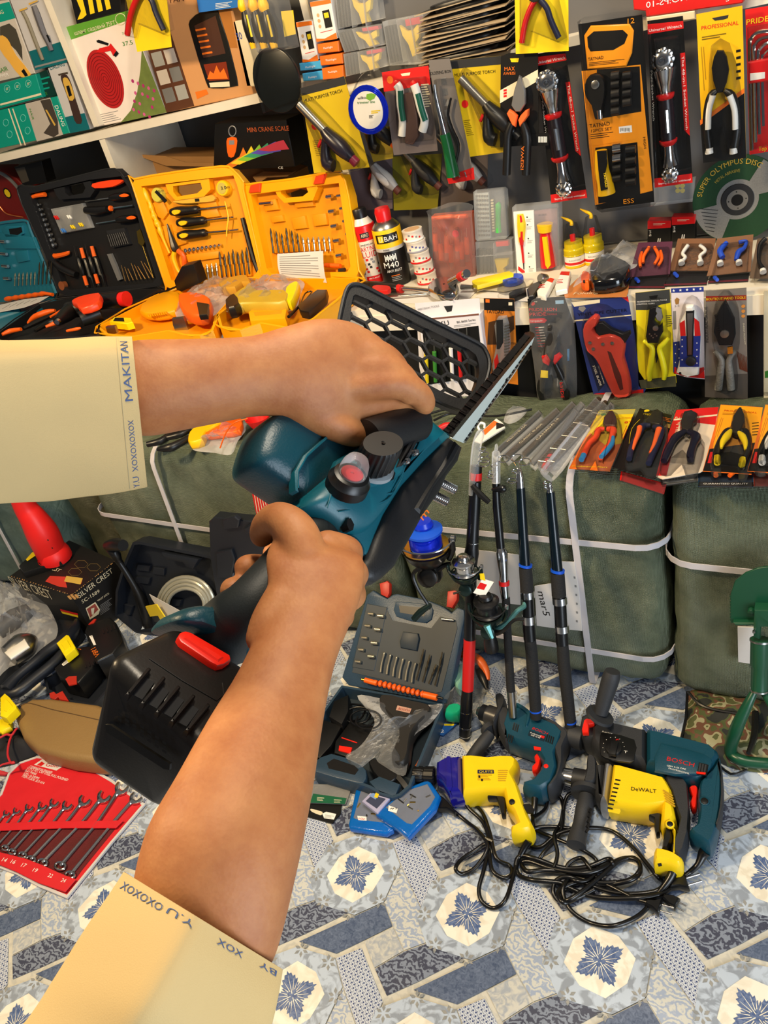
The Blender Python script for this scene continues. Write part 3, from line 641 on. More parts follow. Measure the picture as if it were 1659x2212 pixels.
# rear handle and battery mount
view(160,1060,2.37)
m=t.p('rear_handle',label='black rear grip');tp(m,SW,[(760,740,165,-.055),(830,660,150,-.036),(905,590,134,-.018),(1015,470,126,-.014),(1120,350,122,-.016),(1230,220,120,-.02),(1270,180,115,-.025)],0,M('handle_rubber',(34,40,42),.55,0,bump=.06,bs=700),4,24)
m=t.p('battery_mount',label='dark teal foot of the handle');q=[(505,668),(530,622),(600,592),(680,595),(750,608),(830,575),(960,640),(950,760),(915,850),(870,845),(700,752),(570,700)]
qq=smooth2([SW.l(x,y,-.04) for x,y in q],3);cx=sum(a[0] for a in qq)/len(qq);cy=sum(a[1] for a in qq)/len(qq)
m.rings([[SW.w(cx+(x-cx)*k,cy+(y-cy)*k,h) for x,y in qq] for k,h in ((.9,-.085),(1,-.07),(1,-.045),(.95,-.036),(.85,-.031),(.6,-.028))],TEAD)
# battery
view(0,0,1)
t_b=t.p('battery',label='large black battery pack')
b8=[dep(383,1343,.525),dep(552,1448,.520),dep(462,1640,.50),dep(228,1412,.475)]
dn=[dep(300,1560,.600),dep(520,1640,.60),dep(348,1757,.515),dep(182,1650,.505)]
_bt=P3(b8[0],b8[1],b8[3]);b8[2]=_bt.at(462,1640)
def hexa(mb,top,bot,mt,r=.007,seg=3):
    bm=bmesh.new();vs=[bm.verts.new(p) for p in bot+top]
    for f in ((0,1,2,3),(4,5,6,7),(0,1,5,4),(1,2,6,5),(2,3,7,6),(3,0,4,7)):bm.faces.new([vs[i] for i in f])
    bmesh.ops.recalc_face_normals(bm,faces=bm.faces)
    bmesh.ops.bevel(bm,geom=list(bm.edges),offset=r,segments=seg,affect='EDGES',profile=.5)
    bm.verts.ensure_lookup_table();mb.add([v.co.copy() for v in bm.verts],[tuple(v.index for v in f.verts) for f in bm.faces],mt);bm.free()
hexa(t_b,b8,dn,BATM,.010,4)
BT_=P3(b8[0],b8[1],b8[3]);
view(160,1060,2.37)
tp(t_b,BT_,[(385,860,3),(730,1075,3),(760,985,3)],.0003,BLK,2,6)
for i in range(5):
    x,y=262+i*76,985+i*46
    t_b.pr(BT_,[(x+118,y-88),(x+136,y-80),(x+22,y+62),(x+0,y+52)],-.001,.005,BATM,.002,seg=2)
for i in range(4):
    x,y=262+i*76,985+i*46
    t_b.pr(BT_,[(x+90,y-40),(x+150,y-4),(x+86,y+84),(x+24,y+50)],-.0,.0006,M('battery_recess',(18,22,28),.5))
m=t.p('release_button',label='red battery release button');m.pr(BT_,[(530,745),(545,722),(570,715),(600,722),(800,838),(805,860),(770,885),(735,893),(700,875),(545,770)],-.002,.0052,M('red_glossy_plastic',(235,40,24),.3),.0018,seg=2)
m.pr(BT_,[(560,752),(576,738),(770,850),(740,872)],.004,.0062,M('red_glossy_plastic'),.001)
FB=P3(b8[3],b8[2],dn[3])
for r_ in range(3):
    for i in range(7):x=225+i*38;y=1115+i*27+r_*22;t_b.flat(FB,[(x,y),(x+20,y+13),(x+17,y+26),(x-3,y+13)],.0008,BLKI)
t_b.pr(FB,[(158,1198),(185,1200),(490,1400),(488,1430),(460,1425),(165,1235)],-.001,.0008,BLKI)
# ================================================================ the person: two bare forearms and hands
view(0,0,1)
def skin():
    mt=bpy.data.materials.new('tanned_skin');mt.use_nodes=True;nt=mt.node_tree;b=nt.nodes['Principled BSDF'];N=nt.nodes.new;L=nt.links.new
    tc=N('ShaderNodeTexCoord');n=N('ShaderNodeTexNoise');n.inputs['Scale'].default_value=30;n.inputs['Detail'].default_value=10;n.inputs['Roughness'].default_value=.68;L(tc.outputs['Object'],n.inputs[0])
    cr=N('ShaderNodeValToRGB');L(n.outputs[0],cr.inputs[0]);f=lambda c:tuple((x/255)**2.2 for x in c)+(1,)
    cr.color_ramp.elements[0].color=f((162,96,56));cr.color_ramp.elements[0].position=.3;cr.color_ramp.elements[1].color=f((192,129,80));cr.color_ramp.elements[1].position=.7
    L(cr.outputs[0],b.inputs['Base Color']);b.inputs['Roughness'].default_value=.58
    b.inputs['Subsurface Weight'].default_value=.12;b.inputs['Subsurface Radius'].default_value=(.010,.004,.002);b.inputs['Subsurface Scale'].default_value=1.
    v=N('ShaderNodeTexVoronoi');v.inputs['Scale'].default_value=420;n3=N('ShaderNodeTexNoise');n3.inputs['Scale'].default_value=60;n3.inputs['Detail'].default_value=6
    for q in (v,n3):L(tc.outputs['Object'],q.inputs[0])
    a=N('ShaderNodeMath');a.operation='MULTIPLY_ADD';a.inputs[1].default_value=.35;L(v.outputs['Distance'],a.inputs[0]);L(n3.outputs[0],a.inputs[2])
    bp=N('ShaderNodeBump');bp.inputs['Distance'].default_value=.0009;bp.inputs['Strength'].default_value=.3;L(a.outputs[0],bp.inputs['Height']);L(bp.outputs[0],b.inputs['Normal']);return mt
SK=skin()
CLOTH=M('cream_cotton_cloth',(206,178,124),.8,0,ns=7,nc=.05,bump=.12,bs=1500)
class Loft:
    def __init__(s,sec,k=5,prof=None,amp=0,seed=0,n=40):
        s.q=smooth2(sec,k,False);s.prof=prof;s.amp=amp;s.seed=seed;s.n=n
    def pt(s,f,a,off=0):
        i=max(0,min(len(s.q)-1.001,f*(len(s.q)-1)));i0=int(i);fr=i-i0
        q=[x+(y-x)*fr for x,y in zip(s.q[i0],s.q[i0+1])]
        A,B=dep(q[0],q[1],q[4]),dep(q[2],q[3],q[4]);c=(A+B)/2;h=(B-A)/2
        nn=(CAM-c).normalized();nn=(nn-h*(nn.dot(h)/h.length_squared)).normalized()
        x,y=math.cos(a),math.sin(a)
        if s.prof and y>0:x,y=s.prof(x,y)
        p=c+h*x+nn*(h.length*q[5]*y);d=(h*x+nn*(h.length*y)).normalized()
        if s.amp:p=p+d*s.amp*(NZ.noise(V((p.x*11+s.seed,p.y*11,p.z*11)))+.3*NZ.noise(V((p.x*30+s.seed,p.y*30,p.z*30))))
        return p+d*off
    def rings(s,mb,mt,off=0,f0=0,f1=1,cap=True,step=None):
        N=len(s.q);R=[]
        for i in range(N):
            f=f0+(f1-f0)*i/(N-1);R.append([s.pt(f,2*math.pi*k/s.n,off) for k in range(s.n)])
        mb.rings(R,mt,cap)
def fing(mb,pts,mt):
    q=[tuple(dep(x,y,d))+(r,) for x,y,d,r in pts]
    q=smooth2(q,5,False);P=[V(x[:3]) for x in q];r=[x[3] for x in q]
    d0=(P[0]-P[1]).normalized();d1=(P[-1]-P[-2]).normalized()
    PP=[P[0]+d0*r[0]*.8,P[0]+d0*r[0]*.5]+P+[P[-1]+d1*r[-1]*.5,P[-1]+d1*r[-1]*.85,P[-1]+d1*r[-1]];rr=[r[0]*.4,r[0]*.85]+r+[r[-1]*.86,r[-1]*.5,r[-1]*.1]
    mb.tube(PP,rr,mt,18,0)
def ell(mb,c,a,b,n_,mt):
    R=[]
    for i in range(13):
        t_=math.pi*i/12;R.append([c+a*math.cos(t_)+math.sin(t_)*(b*math.cos(2*math.pi*k/20)+n_*math.sin(2*math.pi*k/20)) for k in range(20)])
    mb.rings(R,mt)
pers=T('person','person in rolled cream sleeves holding the chainsaw with both hands, only forearms visible','person')
a1=pers.p('arm',label='upper forearm reaching in from the left and gripping the front handle')
L1=Loft([(200,770,215,915,.562,.7),(250,750,265,930,.563,.75),(300,736,322,942,.565,.8),(430,733,450,918,.575,.84),(540,727,548,900,.588,.80),(610,708,618,903,.594,.68),(680,690,660,925,.600,.58),(745,692,700,938,.606,.50),(795,712,735,930,.610,.42),(838,745,770,918,.616,.38),(868,775,812,905,.621,.40),(897,812,850,893,.627,.45),(918,848,890,888,.633,.6)])
L1.rings(a1,SK)
fing(a1,[(700,722,.608,.0125),(770,738,.612,.0125),(812,760,.630,.0105),(828,800,.655,.009),(800,830,.668,.008)],SK)
fing(a1,[(720,760,.606,.0125),(810,768,.610,.0130),(852,795,.630,.0115),(866,835,.655,.0095),(830,862,.668,.0085)],SK)
fing(a1,[(730,800,.604,.0125),(832,798,.608,.0130),(878,830,.622,.0115),(888,868,.650,.0095),(850,895,.664,.0085)],SK)
fing(a1,[(730,840,.602,.0120),(845,828,.606,.0125),(895,845,.614,.0110),(916,868,.626,.0095),(908,882,.644,.0085),(870,905,.658,.008)],SK)
fing(a1,[(650,880,.600,.0150),(720,915,.606,.0135),(765,935,.616,.0115),(800,925,.628,.0100)],SK)
ell(a1,dep(860,815,.612),(dep(885,875,.615)-dep(835,755,.615))*.5,(dep(885,800,.612)-dep(835,825,.612))*.42,FW*.012,SK)
a2=pers.p('arm',label='lower forearm reaching up from the bottom and gripping the rear handle')
L2=Loft([(290,2060,540,2160,.395,.6),(280,1960,595,2065,.392,.7),(315,1800,640,1890,.405,.82),(385,1672,672,1730,.425,.84),(452,1552,692,1602,.450,.82),(508,1462,708,1505,.470,.78),(548,1382,726,1428,.485,.74),(570,1325,752,1360,.498,.66),(578,1262,778,1298,.508,.52),(574,1205,789,1236,.518,.44),(590,1168,782,1200,.528,.40),(625,1150,752,1185,.540,.32)])
L2.rings(a2,SK)
fing(a2,[(660,1200,.520,.0150),(640,1150,.524,.0145),(605,1122,.534,.0125),(577,1133,.545,.0108),(566,1155,.552,.0095)],SK)
fing(a2,[(705,1180,.545,.012),(752,1192,.556,.011),(735,1215,.590,.010),(660,1215,.600,.009),(590,1195,.592,.0085)],SK)
fing(a2,[(730,1220,.530,.0125),(764,1240,.545,.011),(740,1245,.585,.0105),(640,1240,.592,.0095),(562,1226,.572,.0100),(533,1226,.560,.0096)],SK)
fing(a2,[(720,1270,.522,.0125),(758,1285,.535,.011),(720,1290,.575,.0105),(600,1285,.580,.0095),(532,1276,.560,.0100),(503,1274,.548,.0096)],SK)
fing(a2,[(700,1320,.515,.0115),(735,1330,.525,.010),(700,1340,.560,.0095),(600,1330,.565,.0085),(545,1320,.555,.008)],SK)
fing(a2,[(615,1300,.505,.0150),(585,1345,.498,.0135),(566,1378,.494,.0110)],SK)
# sleeves: loose cream cotton with a stamped selvage
def sprof(pk,pw):
    def f(x,y):
        a=(x-pk)/((1-pk) if x>pk else (1+pk));v=max(0,1-abs(a)**pw);return x,v*.92+y*.08
    return f
INKB=M('faded_blue_stamp',(74,92,132),.8,0,nc=.2)
def sleeve(L,lab,out=.0):
    m=pers.p('sleeve',label=lab);N=46;R=[]
    fs=[1-i/N for i in range(N+1)]
    o=[[L.pt(f,2*math.pi*k/L.n,0) for k in range(L.n)] for f in fs];i_=[[L.pt(f,2*math.pi*k/L.n,-.0022) for k in range(L.n)] for f in fs[:14]]
    lip=[L.pt(1,2*math.pi*k/L.n,-.0011)+(L.pt(1,2*math.pi*k/L.n,-.0011)-L.pt(.985,2*math.pi*k/L.n,-.0011))*.12 for k in range(L.n)]
    m.rings(i_[::-1]+[lip]+o,CLOTH,cap=False);return m
def surftext(m,L,s,f0,f1,a0,a1,mt,flipx=False):
    vs,fs=txtmesh(s);m.add([L.pt(f0+(f1-f0)*y,a0+(a1-a0)*x,.0004) for x,y in vs],fs,mt)
S1_=Loft([(-260,735,-260,1120,.47,.6),(-120,735,-110,1110,.49,.6),(0,735,0,1090,.51,.6),(100,730,110,1082,.53,.6),(200,727,225,1070,.545,.6),(285,728,318,1052,.558,.6)],6,sprof(-.66,1.7),.0035,3,72)
m=sleeve(S1_,'wide cream cuff of the upper arm with faded blue stamped letters')
def aw(L,f,x):return math.acos(max(-1,min(1,x)))
# along the cuff: x=-1 top edge ... +1 bottom edge; angle pi..0
surftext(m,S1_,'MAKITAN',.962,.918,aw(S1_,1,-.08),aw(S1_,1,-.86),INKB)
m.add(*(lambda vs,fs:([S1_.pt(.924+.03*y,aw(0,0,.78-.62*x),.0004) for x,y in vs],fs))(*txtmesh('XOXOXOXOX')),INKB)
surftext(m,S1_,'Y.U',.952,.920,aw(S1_,1,.97),aw(S1_,1,.84),INKB)
m.add([S1_.pt(f,math.pi*k/40,.0005) for k in range(3,38) for f in (.903,.906)],[(2*i,2*i+1,2*i+3,2*i+2) for i in range(34)],M('stitch_thread',(176,160,120),.8))
S2_=Loft([(-420,2560,330,2900,.30,.5),(-230,2380,450,2640,.32,.5),(-60,2300,520,2480,.335,.5),(50,2215,548,2370,.345,.5),(128,2100,572,2275,.358,.72),(210,1965,600,2165,.372,.74),(262,1880,612,2095,.384,.74)],6,sprof(-.12,1.12),.003,9,72)
m=sleeve(S2_,'yellowish cream cuff of the lower arm with faded stamped marks')
m.add(*(lambda vs,fs:([S2_.pt(.925+.035*y,aw(0,0,-.93+.50*x),.0004) for x,y in vs],fs))(*txtmesh('XOXOXO')),INKB)
m.add(*(lambda vs,fs:([S2_.pt(.965-.035*y,aw(0,0,-.10-.28*x),.0004) for x,y in vs],fs))(*txtmesh('Y.U')),INKB)
m.add(*(lambda vs,fs:([S2_.pt(.925+.035*y,aw(0,0,.18+.30*x),.0004) for x,y in vs],fs))(*txtmesh('XOX')),INKB)
m.add(*(lambda vs,fs:([S2_.pt(.965-.035*y,aw(0,0,.92-.22*x),.0004) for x,y in vs],fs))(*txtmesh('BY')),INKB)
# ================================================================ power drills on the floor
view(860,1420,2.0763)
G0=ZP(0);YD=M('yellow_drill_plastic',(246,206,24),.35,0,ns=30,nc=.05,bump=.08,bs=400);BT1=M('petrol_blue_drill_plastic',(16,66,84),.4,0,ns=30,nc=.06,bump=.1,bs=400)
GRB=M('soft_black_rubber',(44,46,50),.6,0,nc=.1,bump=.15,bs=500);CORD=M('black_pvc_cord',(18,18,19),.28,0)
def plate(P,pts,h,mt,m,sm=0,th=.001):m.pr(P,pts,h-th,h,mt,sm=sm)
def cyl(m,P,a,b,r,h,mt,n=24,h2=None):tp(m,P,[(a[0],a[1],r if not isinstance(r,tuple) else r[0],h),(b[0],b[1],r if not isinstance(r,tuple) else r[1],h if h2 is None else h2)],h,mt,0,n)
def cord(t,pts,r=.0046,z=.006,nm='power_cord'):
    m=t.p(nm);L=[]
    for i,q in enumerate(pts):L.append(G0.at(q[0],q[1],q[2] if len(q)>2 else z+.004*((i*5) % 4)))
    m.tube(L,r,CORD,10,5);return m
def plug(t,x,y,dx,dy,s=1.0,z=.014,wide=False):
    L=math.hypot(dx,dy);dx,dy=dx/L,dy/L;ex,ey=-dy,dx
    f=lambda a,b:(x+dx*a*s+ex*b*s,y+dy*a*s+ey*b*s)
    m=t.p('plug');m.puff(G0,[f(-52,-12),f(-20,-18),f(0,-30),f(14,-34),f(14,34),f(0,30),f(-20,18),f(-52,12)] if wide else [f(-50,-10),f(-10,-24),f(26,-26),f(26,26),f(-10,24),f(-50,10)],z,.011,.004,CORD)
    for b in (-13,13):cyl(t.p('plug_pin',of=m),G0,f(14 if wide else 26,b),f(64 if wide else 62,b),3.6*s,z+.004,CHR,10)
# -- yellow drill with silver ring
t=T('power_drill','yellow and black corded drill with silver gear ring and side handle, nearest the floor pattern','power drill','corded drills on the floor')
m=t.p('chuck',label='steel chuck');cyl(m,G0,(722,528),(742,532),(18,24),.040,CHR);cyl(m,G0,(742,532),(786,543),(34,38),.040,CHR);cyl(m,G0,(786,543),(842,553),44,.040,DRK);cyl(m,G0,(842,553),(880,560),50,.040,DRK)
for k in range(5):cyl(m,G0,(745+0*k,505+12*k),(782,514+12*k),2.5,.052+.0*k,BLK,6)
m=t.p('side_handle',label='black side handle');m.puff(G0,[(852,475),(892,485),(900,540),(890,600),(835,600),(846,545)],.045,.036,.006,GRB,3)
cyl(m,G0,(828,612),(868,622),44,.04,GRB) if 0 else None
tp(m,G0,[(850,600,66,.042),(846,618,66,.042)],.04,GRB,0,26)
tp(m,G0,[(845,622,30,.042),(835,680,36,.040),(820,750,33,.036),(806,800,37,.034),(798,845,41,.033)],.04,GRB,3,20)
for k in range(5):tp(m,G0,[(866-k*3,680+k*22,6,.055),(858-k*4,696+k*22,6,.056)],.05,BLK,0,6)
m=t.p('gear_neck');m.puff(G0,[(880,512),(935,512),(920,680),(905,672),(885,640)],.045,.036,.010,GRB)
m=t.p('gear_ring',label='silver ring');m.puff(G0,[(928,514),(968,518),(944,692),(908,682)],.045,.041,.008,M('cast_aluminium',(186,188,192),.38,.9))
m=t.p('housing');m.puff(G0,[(964,516),(1000,520),(1100,548),(1198,575),(1215,600),(1236,640),(1240,690),(1254,765),(1228,792),(1190,810),(1176,780),(1182,712),(1120,722),(1060,712),(992,702),(942,690)],.040,.040,.010,YD)
for k in range(8):plate(G0,[(975+k*-5.0+0,545+k*18),(998-k*5,549+k*18),(996-k*5,554+k*18),(973-k*5,550+k*18)],.0815,BLK,m,th=.002)
for k in range(5):plate(G0,[(1190+k*3,592+k*12),(1232+k*3,618+k*12),(1229+k*3,623+k*12),(1186+k*3,597+k*12)],.0815,M('dark_yellow_line',(190,150,20),.5),m,th=.002)  # thin slanted lines in a darker yellow across the housing
m.text(G0,'DeWALT',(1044,596),(1158,608),.0812,BLKI,19)
plate(G0,[(940,676),(995,680),(998,690),(992,702),(942,692)],.0775,YELI,m)
m=t.p('rear_grip',label='black rubber rear grip');m.puff(G0,[(1196,572),(1235,556),(1275,570),(1302,610),(1312,720),(1305,830),(1285,905),(1262,940),(1240,925),(1226,880),(1250,820),(1262,762),(1240,700),(1225,640),(1205,606)],.038,.037,.005,GRB)
m=t.p('front_grip');m.puff(G0,[(1196,795),(1232,800),(1236,850),(1215,900),(1180,890)],.040,.030,.006,BLK)
m.puff(G0,[(1228,798),(1250,812),(1246,910),(1232,912),(1236,822)],.045,.034,.003,YD)
m=t.p('foot');m.puff(G0,[(1148,896),(1165,884),(1220,896),(1262,918),(1284,940),(1276,965),(1250,972),(1200,955),(1150,952)],.038,.033,.008,YD,2)
plate(G0,[(1163,925),(1180,922),(1184,934),(1168,938)],.0715,BLK,m)
m=t.p('trigger',label='black trigger');m.puff(G0,[(1110,712),(1150,706),(1182,712),(1178,740),(1176,800),(1158,805),(1150,770),(1148,735)],.040,.012,.003,BLK)
m=t.p('lock_button');m.disc(G0,(1219,746),.009,.078,YD,20,.0835,bev=.001);m.disc(G0,(1219,746),.0062,.083,BLK,18,.0845,bev=.001)
m=t.p('cord_sleeve');tp(m,G0,[(1238,945,22,.036),(1222,985,17,.03),(1190,1030,13,.02),(1162,1062,9,.012)],.03,CORD,4,12)
cord(t,[(1162,1062),(1120,1120),(1060,1170),(960,1205),(860,1190),(780,1140),(742,1070),(745,1020),(790,985),(900,1010),(1030,1000),(1085,950),(1060,900),(990,915),(900,990),(780,1080),(720,1090),(695,1050),(710,1000),(770,985),(880,1030),(1010,1060),(1150,1050),(1200,1010)])
plug(t,1232,1100,20,10,1.0)
# -- yellow drill with blue gearbox
t=T('power_drill','plain yellow corded drill with shiny dark blue gearbox and black keyless chuck','power drill','corded drills on the floor')
m=t.p('chuck',label='black ribbed chuck');c0_,c1_=G0.at(70,528,.036),G0.at(168,532,.036);rr=[]
dd=(c1_-c0_).normalized();ln=(c1_-c0_).length;uu=dd.orthogonal().normalized();ww=dd.cross(uu)
for f,r in ((0,.018),(.04,.021),(.40,.0215),(.44,.0195),(.5,.0195),(.54,.022),(.95,.0225),(1,.019)):rr.append([c0_+dd*ln*f+(r-(.001 if k % 4<2 and .03<f<.96 else 0))*(uu*math.cos(2*math.pi*k/64)+ww*math.sin(2*math.pi*k/64)) for k in range(64)])
m.rings(rr,BLK)
m=t.p('gearbox',label='glossy dark blue gearbox');BLG=M('glossy_dark_blue',(30,28,130),.15,0,coat=.5);m.puff(G0,[(176,504),(200,490),(222,478),(294,473),(300,645),(236,646),(206,592),(176,568)],.038,.037,.012,BLG)
m.puff(G0,[(226,474),(250,473),(252,646),(236,648)],.038,.0395,.012,BLG)
m=t.p('housing');m.puff(G0,[(290,472),(340,470),(410,478),(470,472),(524,474),(546,494),(540,528),(522,556),(548,605),(572,680),(596,745),(618,790),(604,816),(560,826),(512,818),(508,792),(538,776),(520,730),(490,690),(480,640),(410,634),(344,642),(296,646)],.036,.036,.009,YD)
for k in range(6):plate(G0,[(448,505+k*9),(492-2*k,505+k*9),(492-2*k,509+k*9),(448,509+k*9)],.0732,M('dark_yellow_line'),m)
plate(G0,[(356,504),(428,504),(430,520),(356,520)],.0732,ink(24,32,70),m);m.text(G0,'QUITE',(362,517),(424,517),.0733,YELI,11)
bars(m,G0,(356,526),(420,526),(0,7),4,2.5,.0733,M('dark_yellow_line'))
for x,y in ((360,530),(372,545)):plate(G0,[(x,y),(x+8,y),(x+8,y+9),(x,y+9)],.0735,BLKI,m)
m=t.p('trigger',label='black trigger');m.puff(G0,[(400,626),(450,616),(476,622),(486,660),(484,716),(466,718),(450,660),(442,640),(404,640)],.036,.012,.003,BLK)
m=t.p('lock_button');m.disc(G0,(510,645),.0065,.071,BLK,18,.0755,bev=.001)
m=t.p('belt_hook');m.pr(G0,[(552,662),(590,655),(606,676),(606,694),(578,694),(570,684)],.062,.068,BLK,.001,sm=2)
m=t.p('cord_sleeve');tp(m,G0,[(586,822,18,.034),(568,850,15,.025),(548,888,12,.015)],.03,CORD,3,12)
cord(t,[(548,888,.01),(528,935),(512,1000),(480,1090),(430,1125),(380,1100),(362,1040),(385,950),(408,830,.012),(380,740),(320,680),(305,655),(330,650),(380,700),(412,790,.02),(440,900),(500,935),(508,975),(470,990),(420,950),(400,840,.014),(340,870),(280,910),(258,950),(290,972),(350,940),(402,850,.022),(360,780),(310,740),(250,690)])
m=t.p('cable_tie');tp(m,G0,[(392,812,9),(424,826,9)],.022,BLK,0,8)
m=t.p('plug');m.puff(G0,[(168,640),(185,628),(208,636),(240,672),(262,700),(252,710),(220,690),(180,690),(170,670)],.016,.012,.004,CORD,2)
for a,b in (((178,636),(158,600)),((190,632),(172,596))):cyl(t.p('plug_pin',of=m),G0,a,b,3.4,.018,M('gold_metal'),10)
# -- teal impact drill
t=T('power_drill','dark teal corded impact drill lying behind the plain yellow drill','power drill','corded drills on the floor')
m=t.p('chuck',label='dark steel chuck');cyl(m,G0,(358,240),(376,246),(18,26),.042,STL);cyl(m,G0,(376,246),(402,255),34,.042,DRK);cyl(m,G0,(402,255),(450,272),40,.042,col(58,58,60,r=.35))
m=t.p('side_handle',label='black side handle');m.puff(G0,[(440,205),(470,195),(488,215),(486,250),(460,300),(440,340),(425,320),(450,260)],.045,.034,.005,GRB,2)
tp(m,G0,[(405,318,36,.045),(416,334,36,.045)],.04,GRB,0,20);tp(m,G0,[(412,342,24,.044),(380,385,28,.038),(345,430,27,.03),(318,474,28,.026)],.04,GRB,3,18)
m=t.p('gear_neck');m.puff(G0,[(452,262),(500,252),(520,300),(500,400),(470,385),(448,330)],.042,.033,.010,GRB,2)
m=t.p('housing');m.puff(G0,[(498,246),(560,262),(640,300),(720,335),(752,372),(735,420),(715,470),(725,530),(700,600),(648,632),(590,625),(562,610),(566,590),(610,578),(640,540),(652,500),(625,450),(560,425),(490,400),(470,340)],.040,.036,.009,BT1)
m.puff(G0,[(530,240),(548,236),(590,262),(605,285),(590,345),(572,340),(580,290),(545,262)],.05,.030,.004,BT1,2)
for k in range(4):
    for x,y in ((510+k*-3,262+k*0),):pass
for x0,y0,nn_ in ((520,300,3),(495,350,3),(668,352,4)):
    for k in range(nn_):plate(G0,[(x0+k*9,y0-8+k*4),(x0+k*9+5,y0-6+k*4),(x0+k*9-3,y0+26+k*4),(x0+k*9-8,y0+24+k*4)],.0770,BLK,m)
m.text(G0,'BOSCH',(600,322),(668,348),.0765,REDI,13);plate(G0,[(590,326),(664,352),(654,378),(582,350)],.0764,ink(20,40,52),m)
m.text(G0,'Professional',(592,340),(640,356),.0767,WHT,7);m.text(G0,'GSB 16 RE',(594,350),(636,364),.0767,WHT,7);plate(G0,[(638,348),(658,354),(654,364),(636,358)],.0768,REDI,m)
m=t.p('rear_grip',label='dark rubber back');m.puff(G0,[(590,285),(660,300),(720,325),(768,368),(770,392),(748,440),(748,510),(725,585),(690,622),(670,612),(706,560),(716,500),(700,440),(725,395),(700,350)],.040,.034,.006,GRB,2)
m=t.p('trigger',label='red trigger');RG=M('red_glossy_plastic');m.puff(G0,[(612,456),(632,440),(648,450),(642,480),(630,520),(606,522),(602,500),(618,484)],.042,.013,.003,RG,2)
m=t.p('switch');plate(G0,[(608,398),(640,404),(640,416),(610,412)],.078,RG,m,th=.003);m=t.p('lock_button');m.disc(G0,(663,486),.0055,.072,RG,18,.078,bev=.001)
m=t.p('cord_sleeve');tp(m,G0,[(614,625,14,.036),(610,680,12,.03),(604,715,10,.02)],.03,CORD,3,12)
cord(t,[(604,715,.018),(615,770),(700,810),(820,860),(890,910),(890,960),(850,1000),(790,1000),(755,960),(770,920),(820,900),(850,930),(900,1000),(960,1030),(1060,1080),(1120,1100)],.0044)
m=cord(t,[(604,720,.03),(660,680),(672,620),(700,605),(735,640),(740,720),(720,800),(650,880),(630,930),(690,950),(715,880),(700,800),(730,740),(745,660),(760,620),(790,605)],.0044);plug(t,1165,1120,30,8,1.1,wide=True)
# -- rotary hammer
t=T('rotary_hammer','long petrol blue rotary hammer with upright black side handle, red clip and mode dial','power drill','corded drills on the floor')
HC=.05
m=t.p('nose');cyl(m,G0,(748,345),(772,350),(34,44),HC,GRB);cyl(m,G0,(772,350),(830,366),(46,48),HC,GRB)
m=t.p('side_handle',label='black side handle');m.puff(G0,[(825,300),(880,288),(925,292),(930,330),(900,400),(868,410),(820,380)],HC,.036,.008,GRB,2)
tp(m,G0,[(888,300,22,.075),(905,262,20,.12)],.06,GRB,0,18);tp(m,G0,[(902,266,60,.125),(908,256,58,.131)],.1,GRB,0,28)
tp(m,G0,[(908,252,28,.13),(922,200,32,.155),(940,140,35,.185),(955,90,36,.21),(962,62,30,.225)],.1,GRB,4,22)
m=t.p('clip',label='red clip');m.puff(G0,[(824,330),(834,290),(846,282),(884,288),(880,306),(858,310),(856,345),(828,345)],.092,.008,.002,RG)
m=t.p('gear_housing',label='black gear housing');m.puff(G0,[(868,360),(890,325),(930,320),(1000,338),(1120,365),(1120,520),(1060,505),(960,490),(900,460),(870,420)],HC,.042,.012,GRB)
m.pr(G0,[(905,350),(930,335),(1060,368),(1062,440),(1040,470),(930,450),(905,420)],.088,.093,BLK,.002,sm=2,seg=2)
m.text(G0,'Rotary',(915,335),(960,345),.0925,WHT,8)
m=t.p('mode_dial');m.disc(G0,(966,402),.0185,.092,BLK,28,.101,bev=.002);m.pr(G0,[(955,372),(988,378),(975,435),(942,430)],.1,.109,BLK,.002,seg=2)
for k in range(9):
    a=math.radians(150+k*26);m.disc(G0,(966+52*math.cos(a)*.92,402+44*math.sin(a)),.0009,.0937,WHT,6)
m.text(G0,'T',(1012,428),(1028,430),.094,WHT,12);m.text(G0,'x',(975,372),(992,370),.094,REDI,10)
m=t.p('housing');m.puff(G0,[(1112,362),(1160,370),(1280,400),(1400,432),(1442,470),(1444,500),(1400,560),(1345,590),(1290,582),(1112,522)],HC,.044,.012,BT1)
m.pr(G0,[(1175,392),(1200,386),(1370,430),(1410,470),(1350,520),(1150,505)],.088,.0965,BT1,.004,seg=2,sm=2)
m.text(G0,'BOSCH',(1204,462),(1326,492),.0965,REDI,22);m.text(G0,'GBH 2-26 DRE',(1205,488),(1290,505),.0965,WHT,8);m.text(G0,'PROFESSIONAL',(1212,500),(1306,525),.0965,WHT,8)
m.pr(G0,[(1350,470),(1392,480),(1384,528),(1340,520)],.094,.0985,BLK,.001)
for k in range(3):m.pr(G0,[(1352+k*12,474+k*3),(1360+k*12,476+k*3),(1354+k*12,512+k*2),(1346+k*12,510+k*2)],.098,.1,GRB)
plate(G0,[(1338,512),(1380,516),(1378,525),(1338,520)],.0995,RG,m)
m=t.p('rear_handle',label='petrol blue handle with black grip');m.puff(G0,[(1400,540),(1446,480),(1458,600),(1452,720),(1430,830),(1402,880),(1360,860),(1308,822),(1312,796),(1336,780),(1346,720),(1344,650),(1352,590)],HC,.034,.008,BT1,2)
m.puff(G0,[(1420,520),(1448,500),(1462,600),(1456,720),(1436,800),(1418,800),(1440,700),(1440,600)],HC,.036,.006,GRB,2)
m=t.p('trigger',label='red trigger');m.puff(G0,[(1304,596),(1330,586),(1346,600),(1342,650),(1338,690),(1318,690),(1308,660),(1318,636)],HC,.013,.003,RG,2)
